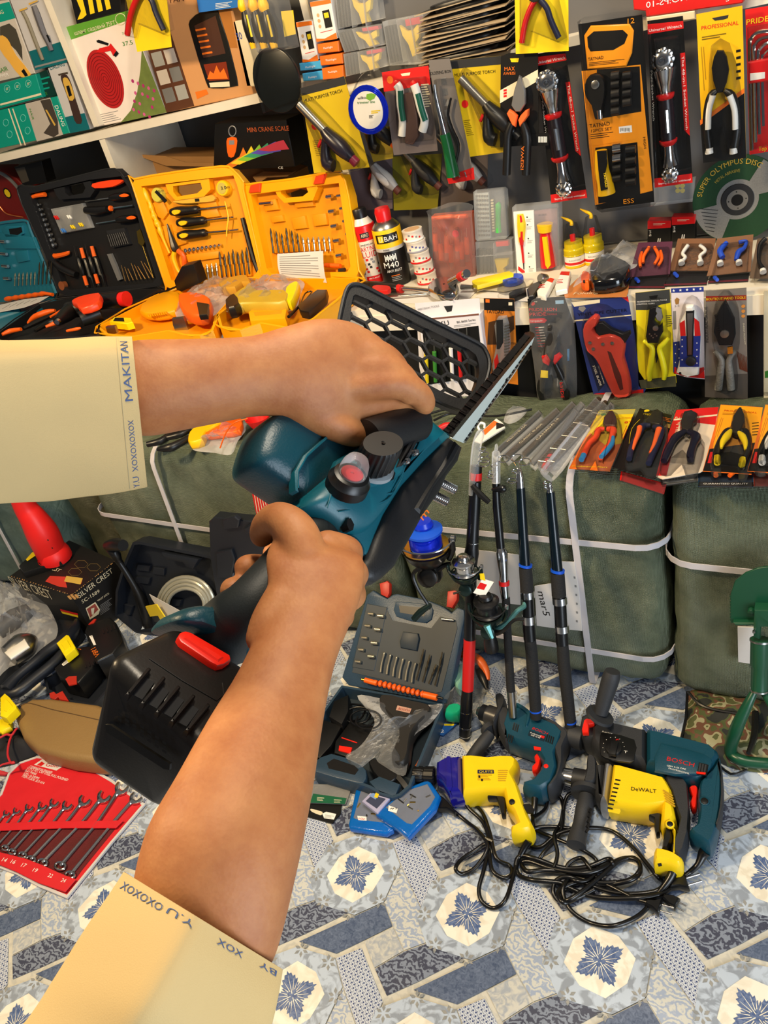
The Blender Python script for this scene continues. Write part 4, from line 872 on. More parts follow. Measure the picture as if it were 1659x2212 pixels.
m=t.p('lock_button');m.disc(G0,(1374,642),.0105,.083,BT1,20,.0865,bev=.001);m.disc(G0,(1374,642),.0075,.086,BLK,20,.0885,bev=.001)
m=t.p('cord_sleeve');tp(m,G0,[(1378,868,24,.046),(1366,885,20,.04),(1345,930,13,.03),(1310,962,11,.02)],.03,CORD,3,12)
cord(t,[(1310,962,.018),(1250,1010),(1180,1060),(1060,1080),(880,1075),(760,1030),(720,1010),(610,1000),(545,980),(528,930),(550,890),(620,905),(740,945),(850,940),(940,905),(960,920),(940,945),(800,960),(660,955),(580,960),(555,925),(590,915),(700,950),(860,965),(1000,905),(1070,910),(1085,960),(1040,1000),(920,1020),(800,1010),(720,1050),(740,1100),(800,1080),(880,1040)],.0052)
cord(t,[(790,770),(700,760),(620,765),(570,800),(580,840),(640,850),(720,790),(840,765),(960,780),(1060,860),(1120,930),(1160,980),(1180,1000)],.0046)
plug(t,1280,1010,60,-18,1.25,wide=True)
# ================================================================ blow-moulded case with drill in a bag, beside the rods
view(640,1200,3.568)
NV=M('slate_blue_case_plastic',(46,66,84),.4,0,ns=30,nc=.08,bump=.1,bs=300);NVD=M('dark_slate_case_tray',(40,50,58),.5,0,ns=30,nc=.08)
CF=ZP(0)
Ctr=CF.at(740,1430,.03);LL=CF.at(360,1010,.05);LR=CF.at(1145,1150,.05)
TLp=dep(545,290,1.0)
# lid plane: hinge line LL-LR, leaning back
hd=(LR-LL).normalized();bk=V((-hd.y,hd.x,0));LP=Pl((bk*-.66+V((0,0,.75))),LL,hd)
t=T('tool_case','open slate blue drill case with bit lid leaning back, beside the leftmost fishing rod','tool case')
m=t.p('lid');m.pr(LP,[(350,940),(545,300),(590,268),(640,300),(700,330),(745,300),(780,295),(1000,340),(1100,380),(1140,400),(1195,440),(1240,400),(1290,420),(1296,480),(1180,1090),(1150,1140),(1080,1130),(400,1000)],-.028,0,NV,.004,seg=2,holes=())
m.pr(LP,[(430,900),(560,400),(700,420),(740,500),(790,510),(1040,560),(1110,470),(1230,500),(1240,560),(1120,1050),(1070,1060),(640,950)],-.001,.0015,NVD,0)
m.pr(LP,[(760,375),(790,355),(960,370),(1040,395),(1050,450),(1000,520),(770,470)],0,.004,NV,.002,seg=2,sm=2);m.pr(LP,[(790,385),(960,400),(1000,420),(985,470),(800,440)],.003,.0045,BLK,0)
m.pr(LP,[(820,585),(935,600),(945,640),(925,735),(800,710),(795,660)],.001,.009,NVD,.004,seg=2)
m.pr(LP,[(545,370),(700,400),(600,890),(430,860)],.001,.003,NVD,.001)
for k in range(5):
    tt=t.p('socket_bit');x,y=575-k*25,447+k*92;cyl(tt,LP,(x-20,y),(x+22,y+6),(8,12),.009,M('nickel_metal',(200,190,165),.3,.9),12)
    if k<4:tt=t.p('socket_bit');x,y=652-k*25,464+k*104;cyl(tt,LP,(x-22,y),(x+24,y+5),13,.009,M('nickel_metal'),12)
for k in range(6):
    x,y=655+k*48,830+k*16;tt=t.p('screwdriver_bit');tp(tt,LP,[(x-6,y+68,8),(x,y+20,7),(x+8,y-20,6),(x+22,y-72,8),(x+26,y-84,3)],.008,M('nickel_metal'),3,8)
for k,ln in enumerate((240,210,150,260)):
    x,y=925+k*48,960+k*14;tt=t.p('drill_bit');tp(tt,LP,[(x,y,6),(x+22,y-ln*.35,5),(x+30,y-ln*.5,8),(x+38,y-ln*.6,6),(x+42,y-ln*.7,8),(x+50,y-ln*.85,6),(x+56,y-ln,3)],.008,M('dark_drill_steel',(84,76,62),.35,.8),2,8)
tt=t.p('bit_holder');cyl(tt,LP,(1120,490),(1215,500),9,.006,STL,10)
m=t.p('flexible_shaft',label='ribbed orange flexible shaft')
for k in range(12):x,y=600+k*36,975+k*9;tp(m,LP,[(x,y,17),(x+12,y+3,26 if 0<k<11 else 18),(x+24,y+6,17)],.014,ORG,2,14)
cyl(m,LP,(530,960),(620,985),19,.014,ORG,14);cyl(m,LP,(985,1072),(1085,1095),24,.014,ORG,14);cyl(m,LP,(505,955),(535,962),10,.014,M('gold_metal'),10);cyl(m,LP,(1085,1092),(1130,1102),10,.014,BLK,10)
for q in ([(640,215),(700,195),(718,215),(716,290),(700,325),(650,300)],[(1165,275),(1240,265),(1238,340),(1200,405),(1155,395)]):t.p('latch',label='red latch').pr(LP,q,-.012,.004,M('faded_red_plastic',(178,44,30),.45),.003,seg=2)
TB=CF.up(.0)
m=t.p('tray');outl=[(350,1000),(1140,1140),(1118,1200),(880,1780),(800,1850),(740,1870),(640,1835),(560,1790),(480,1760),(130,1660),(60,1560),(170,1250)]
m.pr(TB,outl,.001,.008,NVD)
def rim(m,P,q,w,h0,h1,mt):
    a=[P.l(x,y,h1) for x,y in q]
    if area2(a)<0:a=a[::-1]
    m.lpr(P,a,h0,h1,mt,holes=[inset(a,w)])
rim(m,TB,outl,.007,.001,.052,NV)
m.pr(TB,[(130,1600),(270,1525),(500,1610),(540,1690),(520,1745),(470,1750),(150,1665)],.02,.054,NV,.003,seg=2,sm=2,holes=());m.pr(TB,[(235,1600),(290,1565),(450,1620),(480,1650),(450,1690),(250,1640)],.052,.0548,BLK)
m.pr(TB,[(560,1740),(640,1700),(800,1760),(760,1860),(640,1830)],.03,.052,NV,.003,seg=2)
hp_=NVD
def battery(name,lab,P,pts,btn,grp=None):
    t2=T(name,lab,'battery',grp);m2=t2.p('shell');m2.pr(P,pts,.006,.042,BLK,.004,seg=2,both=True);m3=t2.p('button',label='red release button');m3.pr(P,btn,.036,.046,RG,.001);return m2
b_=battery('battery_pack','black battery with red button nearest the plastic bag in the slate blue case',TB,[(300,1430),(420,1270),(600,1310),(610,1420),(470,1540),(420,1560),(290,1520)],[(330,1462),(430,1478),(415,1525),(325,1500)])
plate(TB,[(350,1400),(470,1440),(466,1446),(348,1406)],.043,RG,b_)
battery('battery_pack','black battery half hidden behind the forearm in the slate blue case',TB,[(120,1380),(200,1260),(350,1310),(270,1460),(180,1560),(100,1540)],[(120,1470),(165,1475),(150,1520),(112,1515)])
t=T('charger','small black plug-in charger with coiled cable in the slate blue case','charger');m=t.p('body');m.pr(TB,[(250,1240),(290,1120),(400,1070),(400,1200),(350,1300)],.01,.06,BLK,.004,seg=2)
m=t.p('cable');L_=[TB.at(420+110*math.cos(k*.9)+k*6,1200+70*math.sin(k*.9)+k*3,.02+.002*k) for k in range(26)];m.tube(L_,.0028,CORD,8,3)
t=T('cordless_drill','cordless drill wrapped in a crumpled clear plastic bag in the slate blue case','power drill')
m=t.p('body');m.puff(TB,[(660,1110),(760,1110),(900,1150),(1030,1180),(1050,1240),(960,1330),(900,1420),(880,1560),(840,1640),(760,1640),(740,1560),(800,1420),(780,1320),(690,1230),(650,1180)],.05,.022,.006,col(40,38,36,r=.5),2)
plate(TB,[(780,1155),(888,1180),(874,1215),(768,1190)],.074,ink(196,150,130),m);m.text(TB,'BOSCH',(785,1186),(868,1204),.0742,ink(150,60,50),18)
m.puff(TB,[(560,1590),(640,1600),(780,1690),(790,1740),(700,1790),(600,1700)],.035,.016,.004,BLK,2)
m=t.p('bag',label='crumpled clear plastic bag');blob(m,TB,[(470,1080),(700,1110),(1000,1150),(1130,1150),(1040,1290),(900,1400),(860,1600),(820,1700),(640,1600),(600,1560),(480,1640),(380,1550),(480,1480),(560,1380),(600,1260)],.054,.035,FILM,fs=14,wr=.7,seed=2)
t=T('wrist_strap','black webbing strap looped over the blue zip cases','strap');m=t.p();
for w_ in (0,):
    pts_=[(770,1690,.05),(830,1760,.045),(880,1840,.035),(905,1930,.03),(910,2010,.028),(895,2050,.028),(872,2030,.03),(868,1960,.032),(900,1900,.04)];R_=[]
    P_=[TB.at(*q) for q in pts_];P_=[V(x) for x in smooth2([tuple(p) for p in P_],4,False)]
    for i,p in enumerate(P_):
        tt_=(P_[min(i+1,len(P_)-1)]-P_[max(0,i-1)]).normalized();s_=tt_.cross(V((.2,-.3,1))).normalized()*.006;n_=tt_.cross(s_).normalized()*.0008;R_.append([p+s_+n_,p-s_+n_,p-s_-n_,p+s_-n_])
    m.rings(R_,BLK)
# blue zipper cases, packets, small box
ZB=M('shiny_blue_vinyl',(12,96,180),.2,0,nc=.15,bump=.4,bs=60);CLB=M('grey_clear_vinyl',(150,150,148),.15,0,tr=.5,bump=.6,bs=30)
for lab,q,qi,dh in (('shiny blue zip case with clear top and pink sticker, partly under the other',[(400,2070),(460,1780),(640,1820),(760,1900),(745,2110),(690,2140),(410,2100)],[(440,2020),(500,1800),(640,1840),(740,1910),(700,2060),(460,2030)],0.0),
                       ('shiny blue zip case with clear top lying in front of the yellow drill chuck',[(610,1990),(840,1790),(1020,1720),(1110,1850),(1070,1950),(860,2170),(800,2120)],[(690,1940),(850,1810),(1010,1760),(1070,1860),(1030,1930),(890,2070),(850,2060)],.02)):
    t=T('zip_case',lab,'case');m=t.p('shell');m.pr(CF,q,.001+dh,.022+dh,ZB,.006,seg=3,both=True)
    m=t.p('window',label='clear window');m.pr(CF,qi,.02+dh,.0232+dh,CLB,.001)
    m=t.p('contents');random.seed(5+int(dh*100));cx,cy=sum(a[0] for a in qi)/len(qi),sum(a[1] for a in qi)/len(qi)
    for k in range(9):x,y=cx+random.uniform(-90,90),cy+random.uniform(-60,60);tp(m,CF,[(x,y,6),(x+random.uniform(-50,50),y+random.uniform(-40,40),6)],.0225+dh,[STL,M('gold_metal'),DRK][k % 3],0,6)
    s_=t.p('sticker');x,y=(470,2005) if dh==0 else (712,1925);s_.pr(CF,[(x,y),(x+70,y+8),(x+72,y+38),(x+6,y+34)] if dh==0 else [(x,y),(x+70,y+26),(x+60,y+60),(x-4,y+42)],.023+dh,.0238+dh,WHT);s_.text(CF,'10c' if dh==0 else '#1',(x+10,y+30),(x+58,y+32),.0239+dh,REDI if dh==0 else BLKI,16)
t=T('hook_box','small flat clear box of hooks with picture label on the blue zip cases','box');m=t.p();m.pr(CF,[(505,1890),(570,1825),(720,1870),(625,1985)],.035,.047,M('lavender_clear_box',(170,168,200),.3),.002);m.flat(CF,[(535,1892),(585,1845),(690,1875),(620,1950)],.0476,ink(60,66,90));m.flat(CF,[(560,1850),(590,1830),(640,1845),(610,1880)],.0478,ink(120,150,200));m.flat(CF,[(612,1828),(640,1835),(625,1870),(600,1862)],.048,YELI)
t=T('fishing_packet','small green and black hanging packet on the floor beside the forearm','packet');m=t.p();m.pr(CF,[(120,1760),(400,1770),(415,1820),(380,1915),(105,1905)],.006,.009,CLB);m.flat(CF,[(130,1835),(388,1870),(375,1915),(107,1905)],.0094,ink(26,92,62));bars(m,CF,(160,1862),(215,1868),(0,10),3,4,.0096,CRMI);bars(m,CF,(290,1880),(350,1884),(0,10),3,3,.0096,CRMI)
t=T('fishing_packet','black card packet with white sticker lying at the edge of the forearm','packet');m=t.p();m.pr(CF,[(60,1900),(350,1920),(340,1990),(275,2065),(70,2010)],.0,.003,BLKI);m.flat(CF,[(200,1990),(230,1975),(308,1992),(290,2035),(215,2025)],.0034,WHT);bars(m,CF,(222,1998),(290,2008),(-3,9),3,3,.0036,GREYI);m.flat(CF,[(112,1952),(200,1975),(196,1998),(180,2000),(120,1975)],.0034,CRMI,2)
t=T('instruction_slip','orange and white paper slip standing beside the slate blue case','paper');m=t.p();m.pr(CF,[(915,1620),(1005,1468),(1022,1480),(1018,1530),(945,1640)],.0,.012,ORGI,0);m.flat(CF,[(940,1600),(1000,1495),(1010,1535),(950,1620)],.0125,WHT)
t=T('plastic_bag','clear plastic bag with green contents and orange rim behind the leftmost rod','bag');m=t.p('film');blob(m,CF,[(1130,1270),(1180,1080),(1240,900),(1300,780),(1400,760),(1460,860),(1480,980),(1440,1100),(1420,1220),(1300,1260)],.002,.10,FILM,fs=9,wr=.5,seed=8)
m=t.p('contents',label='bright green contents');m.puff(CF,[(1150,1250),(1180,1180),(1260,1170),(1290,1210),(1250,1260)],.03,.02,.006,M('bright_green_plastic',(20,160,120),.4),2)
m.puff(CF,[(1215,1000),(1240,880),(1300,860),(1300,960),(1260,1060)],.06,.02,.006,M('pale_green_foam',(120,170,150),.6),2)
t=T('packet','black and orange packet edge curving behind the clear green bag','packet');m=t.p();tp(m,CF,[(1290,760,30,.04),(1400,800,34,.07),(1460,880,26,.06),(1480,960,14,.05)],.05,M('orange_vinyl',(226,100,40),.4),4,10);tp(m,CF,[(1400,860,30,.05),(1440,940,34,.05),(1470,1030,14,.04)],.05,BLK,4,10)
t=T('packet','small blue and yellow printed packet under the clear green bag','packet');m=t.p();m.pr(CF,[(1060,1370),(1130,1290),(1240,1290),(1210,1320),(1130,1385)],.001,.006,ink(40,90,160));m.flat(CF,[(1140,1296),(1220,1296),(1210,1312),(1140,1312)],.0066,YELI);m.text(CF,'12',(1090,1370),(1140,1362),.0062,WHT,26)
t=T('reel_box','dark boxes with orange lettering lying behind the slate blue case','box');Qb=P3(CF.at(985,300,.09),CF.at(1150,350,.10),CF.at(1000,230,.17));m=t.p();m.pr(Qb,[(985,330),(985,250),(1040,225),(1170,268),(1170,350),(1100,360)],-.06,0,col(24,22,22,r=.5),0);m.text(Qb,'Milliot',(1150,270),(1022,232),.0006,ORGI,-30);m.text(Qb,'Milliot',(990,310),(1130,352),.0006,ORGI,32)
# ================================================================ clutter at the lower left
view(0,1060,2.9625);CB=col(30,34,42,r=.42)
BXP=M('worn_black_cardboard',(22,20,20),.55,0,ns=12,nc=.5)
t=T('juicer_box','worn black appliance box with torn corners, white lettering and flag, at the left bale','box')
m=t.p();ZT=ZP(.20);cor=[ZT.at(62,548),ZT.at(452,668),ZT.at(738,446),ZT.at(400,300)]
m.rings([[c-V((0,0,.195)) for c in cor],cor],BXP)
TP_=P3(cor[0],cor[1],cor[2]).up(.0004);FL_=P3(cor[0],cor[1],cor[1]-V((0,0,.1)));FR_=P3(cor[1],cor[2],cor[1]-V((0,0,.1)))
m.text(FL_,'SILVER CREST',(80,605),(345,700),.0006,CRMI,38);m.text(FR_,'SILVER CREST',(508,690),(725,522),.0006,CRMI,36);m.text(FR_,'SC-1589',(528,722),(640,650),.0006,CRMI,24)
m.text(FR_,'*FRUIT JUICE:',(625,712),(700,660),.0006,CRMI,12);bars(m,FR_,(640,735),(715,685),(0,10),7,3,.0007,GREYI)
m.flat(FR_,[(548,752),(610,712),(640,760),(632,790),(575,825)],.0007,CRMI);m.flat(FR_,[(555,758),(608,722),(630,760),(578,812)],.0009,ink(150,70,60));m.flat(FR_,[(582,755),(604,748),(600,790),(588,795)],.0011,CRMI)
m.text(TP_,'SILVER CREST',(200,470),(375,520),.0002,CRMI,16);m.text(TP_,'1589',(180,500),(235,512),.0002,CRMI,15)
m.flat(TP_,[(290,580),(320,545),(420,550),(530,560),(520,595),(420,585),(430,620),(380,615),(340,600)],.0003,ink(190,60,50));m.flat(TP_,[(425,545),(530,560),(515,600),(410,580)],.0006,ink(200,170,80))
for x,y in ((520,470),(600,490),(480,520)):tp(m,TP_,[(x+44*math.cos(a),y+26*math.sin(a),1.2) for a in [k*math.pi/3 for k in range(6)]],.0005,ink(120,100,60),0,4,True)
m.flat(FL_,[(380,745),(495,775),(497,785),(382,755)],.0006,BLKI);m.flat(FL_,[(384,757),(497,786),(499,798),(388,770)],.0007,REDI);m.flat(FL_,[(390,771),(499,799),(500,812),(398,785)],.0007,YELI)
for k in range(7):x,y=430+k*9,675+10*math.sin(k*2.1);m.pr(TP_,[(x,y),(x+14,y-6),(x+20,y+5),(x+6,y+9)],0,.004,M('torn_cardboard',(170,130,80),.8))
for a,b in (((62,548),(440,665)),((460,665),(735,448))):
    for k in range(22):f=(k+random.random()*.6)/22;x,y=a[0]+(b[0]-a[0])*f,a[1]+(b[1]-a[1])*f;m.flat(TP_,[(x,y),(x+9,y+random.uniform(-2,3)),(x+8,y-4-random.random()*5)],.0004,M('torn_cardboard'))
t=T('blower','bright red flared plastic nozzle on a black tool body beside the black juicer box','blower');pb_=ZT.at(395,455);QB=YP(pb_.y)
m=t.p('nozzle',label='red flared nozzle');RP_=M('matte_red_plastic',(226,36,34),.42,nc=.05);tp(m,QB,[(120,20,58),(165,110,66),(215,180,78),(270,270,92),(318,370,88),(332,398,88),(345,410,96),(352,425,98)],.0,RP_,5,28)
for x,y in ((308,315),(336,366)):m.lathe(QB.at(x,y,85*mpp(QB,x,y)),(0,-1,0),[(.0,0),(.0028,0),(.0028,.002),(0,.002)],BLK,10)
m=t.p('body');tp(m,QB,[(352,425,62),(385,455,66),(400,480,60)],0,BLK,3,20);m.puff(ZT,[(130,500),(190,440),(240,385),(300,400),(400,470),(300,500),(160,545)],.012,.014,.003,BLK);m.flat(ZT,[(165,440),(205,395),(245,380),(235,410),(175,450)],.0275,YELI)
t=T('spray_lance','thin black lance with ribbed joints and yellow label at its base','lance');QL=P3(ZP(0).at(965,850),ZP(.34).at(735,360),ZP(.2).at(1100,700))
m=t.p('tube');tp(m,QL,[(700,375,22),(735,400,32),(760,450,22),(800,510,20),(860,610,22),(895,680,30),(930,760,38),(965,850,48),(990,900,58)],0,BLK,3,14)
for a,n_ in (((742,415),6),((862,615),6)):
    for k in range(n_):tp(m,QL,[(a[0]+k*5,a[1]+k*9,21),(a[0]+k*5+2,a[1]+k*9+4,21)],0,BLK,0,12)
m=t.p('nozzle_cap');tp(m,QL,[(690,352,30),(742,345,40),(788,350,34)],.006,BLK,3,14)
m=t.p('label_plate',label='yellow label');m.pr(QL,[(930,742),(1000,728),(1066,828),(1030,838),(1000,800),(960,806)],.012,.016,YELI);m.flat(QL,[(970,808),(1010,800),(1030,838),(990,840)],.0165,BLKI)
t=T('leaflet','folded white paper leaflet beside the yellow labelled lance','paper');m=t.p('sheet');m.pr(QL,[(955,662),(1150,768),(1100,830),(1040,800),(975,700)],.0,.001,PAP);m=t.p('corner_slip');m.pr(QL,[(885,770),(905,770),(870,890),(832,925),(845,860)],.0,.001,PAP)
# open dark case behind, with coiled hose
CP=ZP(.012)
CTp=P3(ZP(.004).at(760,800),ZP(.004).at(1200,900),YP(1.385).at(1100,372))
t=T('tool_case','open empty charcoal case lying in front of the left bale with coiled steel hose inside','tool case');m=t.p('tray')
o_=[(850,330),(890,325),(1340,415),(1420,480),(1430,770),(1200,930),(880,920),(735,800),(740,640),(790,470)]
m.pr(CTp,o_,.002,.012,CB);rim(m,CTp,o_,.010,.002,.05,CB)
for q in ([(880,470),(960,480),(950,520),(870,510)],[(980,490),(1050,500),(1045,545),(975,535)],[(870,550),(960,560),(950,600),(860,590)],[(1100,690),(1160,700),(1150,740),(1090,740)],[(770,720),(850,740),(830,800),(760,780)]):m.pr(CTp,q,.01,.022,CB,.002)
m.pr(CTp,[(1030,395),(1270,440),(1230,500),(1190,490),(1170,460),(1060,440)],.03,.052,CB,.003,seg=2)
m=t.p('lid');LPp=YP(1.34);m.pr(LPp,[(1335,200),(1370,170),(1640,200),(1690,158),(1800,150),(1800,790),(1400,760),(1345,440)],-.0,.03,CB,.003);
for q in ([(1420,190),(1500,165),(1530,190),(1520,240),(1430,250)],[(1560,240),(1640,200),(1650,260),(1570,280)],[(1380,400),(1480,380),(1500,440),(1480,560),(1390,560)]):m.pr(LPp,q,.028,.04,CB,.003)
m.pr(LPp,[(1460,520),(1485,515),(1495,560),(1475,565)],.03,.036,GRYP)
t=T('metal_hose','coiled shiny flexible metal hose lying in the charcoal case','hose');m=t.p();pts=[]
for k in range(64):
    a=math.radians(160+k*22.5*1.0);r=1-.02*k/6;pts.append(CTp.at(1195+(185-1.25*k)*math.cos(a),735+(190-1.5*k)*math.sin(a)*1.0,.03+.0002*k))
m.tube(pts,.0068,M('dull_hose_steel',(178,176,160),.35,.45),8,2)
# batteries and trays
t=T('tool_case','dark tray case with red latch holding two batteries, next to the tan case','tool case');m=t.p('tray');q_=[(280,1200),(330,1180),(600,1000),(760,900),(800,1000),(720,1240),(600,1380),(440,1350),(300,1280)]
m.pr(ZP(0),q_,.002,.01,CB);rim(m,ZP(0),q_,.008,.002,.05,CB);t.p('latch',label='red latch').pr(ZP(0),[(315,1295),(345,1285),(360,1300),(400,1280),(440,1345),(380,1335),(370,1318),(350,1335),(320,1325)],.045,.058,M('faded_red_plastic'),.001)
for lab,top,tx,sti,btn,hz in (('black battery pack with red voltage print and red button, lying beside the tan case',[(345,1135),(500,1000),(590,990),(625,1060),(590,1130),(500,1230),(380,1200)],((520,1015),(455,1075)),[(395,1110),(450,1062),(466,1080),(405,1122)],[(418,1205),(440,1188),(490,1185),(490,1235),(440,1245)],.085),
                                ('black battery pack standing further back with vents and red corner, near the juicer box',[(540,900),(555,860),(700,805),(740,840),(780,960),(720,1040),(620,1090),(580,1000)],((610,1000),(640,1050)),[(570,930),(590,925),(615,985),(600,990)],[(565,855),(600,822),(615,820),(600,845)],.10)):
    t=T('battery_pack',lab,'battery');m=t.p('shell');m.pr(ZP(0),top,.012,hz,BLK,.006,seg=3,both=True);m.text(ZP(0),'198V',*tx,hz+.0004,ORGI,-24);m.flat(ZP(0),sti,hz+.0004,WHT);bars(m,ZP(0),(sti[0][0]+6,sti[0][1]-1),(sti[1][0]-2,sti[1][1]+3),(3,3),3,1.5,hz+.0006,BLKI)
    t.p('button').pr(ZP(0),btn,hz-.002,hz+.002,M('faded_red_plastic'))
    for k in range(4):x,y=top[3][0]-20-k*24,top[3][1]+18+k*9;m.pr(ZP(0),[(x,y),(x+10,y-4),(x+22,y+24),(x+12,y+28)],hz-.001,hz+.003,BLK)
t=T('tool_case','charcoal carry case with bright yellow latches, handle side facing the aisle','tool case');QC=ZP(.10)
m=t.p('shell');m.pr(QC,[(-80,1260),(40,1230),(330,1000),(430,925),(500,850),(490,830),(380,820),(200,900),(-120,1000)],-.095,-.03,CB,.006,seg=2)
m=t.p('carry_handle');tp(m,QC,[(40,1270,40,.0),(110,1190,30,.005),(230,1090,30,.005),(300,1030,34,.0),(420,950,40,-.01),(480,880,30,-.02),(490,830,14,-.02)],0,CB,4,12)
tp(m,QC,[(20,1300,34,-.02),(110,1290,36,-.02),(240,1190,34,-.02),(350,1100,34,-.02),(440,1000,30,-.02)],0,CB,3,10)
for q in ([(360,975),(425,920),(440,925),(482,1000),(480,1010),(415,1062),(395,1030),(375,995)],[(0,1325),(30,1295),(60,1320),(105,1375),(105,1390),(40,1455),(0,1440)]):
    m=t.p('latch',label='bright yellow latch');m.pr(QC,q,-.01,.018,M('bright_yellow_latch',(246,220,10),.4),.003,seg=2);cx,cy=sum(a[0] for a in q)/len(q),sum(a[1] for a in q)/len(q);m.pr(QC,[(cx+(x-cx)*.5,cy+(y-cy)*.5) for x,y in q],.018,.021,M('bright_yellow_latch'),.001)
t=T('plastic_bag','large crumpled clear bag with silver metal part on the charcoal carry case','bag');m=t.p('film');blob(m,ZP(.10),[(-60,660),(60,620),(200,650),(290,720),(350,820),(370,900),(330,980),(200,1080),(60,1130),(-80,1200)],0,.11,FILM,fs=14,wr=.4,seed=12)
m=t.p('silver_part',label='cylindrical silver part');tp(m,ZP(.14),[(60,1060,70),(150,990,80),(200,950,50),(210,940,30)],.0,STL,2,20);m=t.p('grey_part');tp(m,ZP(.12),[(-20,900,60),(100,820,66),(190,760,40)],0,col(90,92,96,r=.4),2,16);m=t.p('white_label');m.puff(ZP(.15),[(30,1040),(160,950),(190,1000),(70,1080)],.02,.004,.002,WHT)
view(0,1480,3.6065)
t=T('hard_case','tan zipped hard pouch lying on the floor behind the large battery','case');TAN=M('tan_leatherette',(140,112,70),.45,0,ns=8,nc=.08,bump=.2,bs=200);m=t.p('shell')
m.pr(ZP(0),[(105,240),(150,150),(250,95),(400,92),(760,140),(900,200),(880,560),(760,590),(520,560),(290,500),(170,400)],.002,.075,TAN,.018,seg=4,both=True);m=t.p('zip');tp(m,ZP(0),[(160,160,5),(230,142,5),(400,190,5),(560,225,5),(780,275,5)],.074,M('dark_zip',(80,60,36),.5),3,6)
t=T('drawstring_bag','black cloth bag with red cord at the left edge beside the tan pouch','bag');m=t.p('cloth');blob(m,ZP(0),[(-120,380),(0,340),(60,350),(140,340),(200,430),(300,500),(310,530),(160,600),(0,640),(-150,640)],.002,.06,col(24,26,32,r=.8),fs=8,wr=.4,seed=5)
for q in ([(0,410,8),(50,385,8),(90,390,9),(120,350,8),(135,335,8)],[(90,395,7),(70,450,8),(60,540,8),(85,605,8),(110,600,10),(30,615,7),(0,630,7)]):tp(t.p('cord',label='red cord'),ZP(0),q,.058,M('red_cord',(190,40,50),.6),4,8)
t.p('tag',label='yellow tag').puff(ZP(0),[(-60,300),(60,260),(100,290),(95,340),(20,385),(-60,350)],.06,.01,.004,M('bright_yellow_latch'))
t=T('fabric_edge','red fabric tip poking out left of the wrench roll','cloth');t.p().puff(ZP(0),[(-40,670),(0,665),(70,685),(40,705),(-40,700)],.006,.005,.002,M('red_cord'))
# wrench roll
RF=M('red_nylon_fabric',(206,26,38),.55,0,ns=9,nc=.14,bump=.4,bs=16);RFD=M('dark_red_mesh',(92,14,22),.7,0,nc=.3,bump=.6,bs=600);WB=M('white_binding_tape',(200,198,198),.7)
t=T('tool_roll','open red fabric tool roll with white binding and printed size numbers lying on the floor','tool roll');m=t.p('fabric')
ro=[(-180,1330),(-160,1000),(0,850),(60,690),(150,600),(290,552),(450,565),(640,600),(880,740),(1130,925),(870,1230),(520,1660),(300,1570),(120,1470),(0,1425)]
m.pr(G0,ro,.001,.006,RF,0);rim_q=[G0.l(x,y,.0075) for x,y in ro];rim_q=rim_q if area2(rim_q)>0 else rim_q[::-1];t.p('binding',label='white edge binding').lpr(G0,rim_q,.002,.0075,WB,holes=[inset(rim_q,.007)])
m.flat(G0,[(-150,1130),(910,1105),(640,1440),(590,1510),(300,1400),(0,1300),(-150,1270)],.0066,RFD)
t.p('pocket_band').pr(G0,[(-150,1080),(400,1058),(960,1052),(900,1112),(500,1112),(0,1132),(-150,1140)],.012,.0150,RF,.001)
bp_=t.p('number_band');bp_.pr(G0,[(-150,1275),(0,1300),(200,1350),(330,1400),(480,1470),(590,1510),(505,1610),(300,1540),(120,1450),(0,1400),(-150,1370)],.012,.0155,RF,.001)
for s_,x,y in (('14',10,1370),('16',78,1385),('17',160,1412),('19',250,1450),('22',368,1492),('24',470,1530)):bp_.text(G0,s_,(x,y),(x+32,y+9),.0156,WHT,26)
m.flat(G0,[(265,620),(330,575),(510,620),(440,665)],.0062,PAP);m.text(G0,'Gold',(350,632),(450,640),.0064,REDI,26);m.flat(G0,[(285,622),(325,595),(350,610),(320,632)],.0064,REDI)
for s_,a,b,h_ in (('COMBINATION SPANNER',(225,640),(400,690),15),('12 PCS SET, CRV STEEL FULL POLISHED',(208,652),(522,748),16),('FLAT PANEL',(190,672),(280,702),15),('SIZE:- (6-24MM)',(178,695),(298,735),15),('ITEM CODE: SLD-014',(168,715),(338,772),15)):m.text(G0,s_,a,b,.0062,WHT,h_)
WR=[((1040,890),(885,1065),(545,1480),34),((930,815),(768,1060),(470,1410),38),((790,880),(648,1060),(330,1385),36),((640,910),(528,1055),(240,1360),33),((508,945),(425,1055),(175,1325),28),((408,925),(312,1055),(95,1300),26),((316,948),(232,1060),(40,1270),25),((214,962),(140,1070),(-30,1260),23),((118,985),(52,1075),(-90,1250),20),((40,1002),(-20,1085),(-130,1230),18)]
WL=['largest polished combination spanner, partly under the big battery at the right of the red roll','second largest polished spanner in the red roll, its head against the big battery','polished spanner third from the right in the red roll','polished spanner fourth from the right in the red roll, jaw wide open','polished spanner fifth from the right in the red roll with yellowish jaw','polished spanner sixth from the right in the red roll, dark jaw','polished spanner seventh from the right in the red roll','small polished spanner eighth from the right in the red roll','small polished spanner second from the left in the red roll','smallest visible polished spanner at the left edge of the red roll']
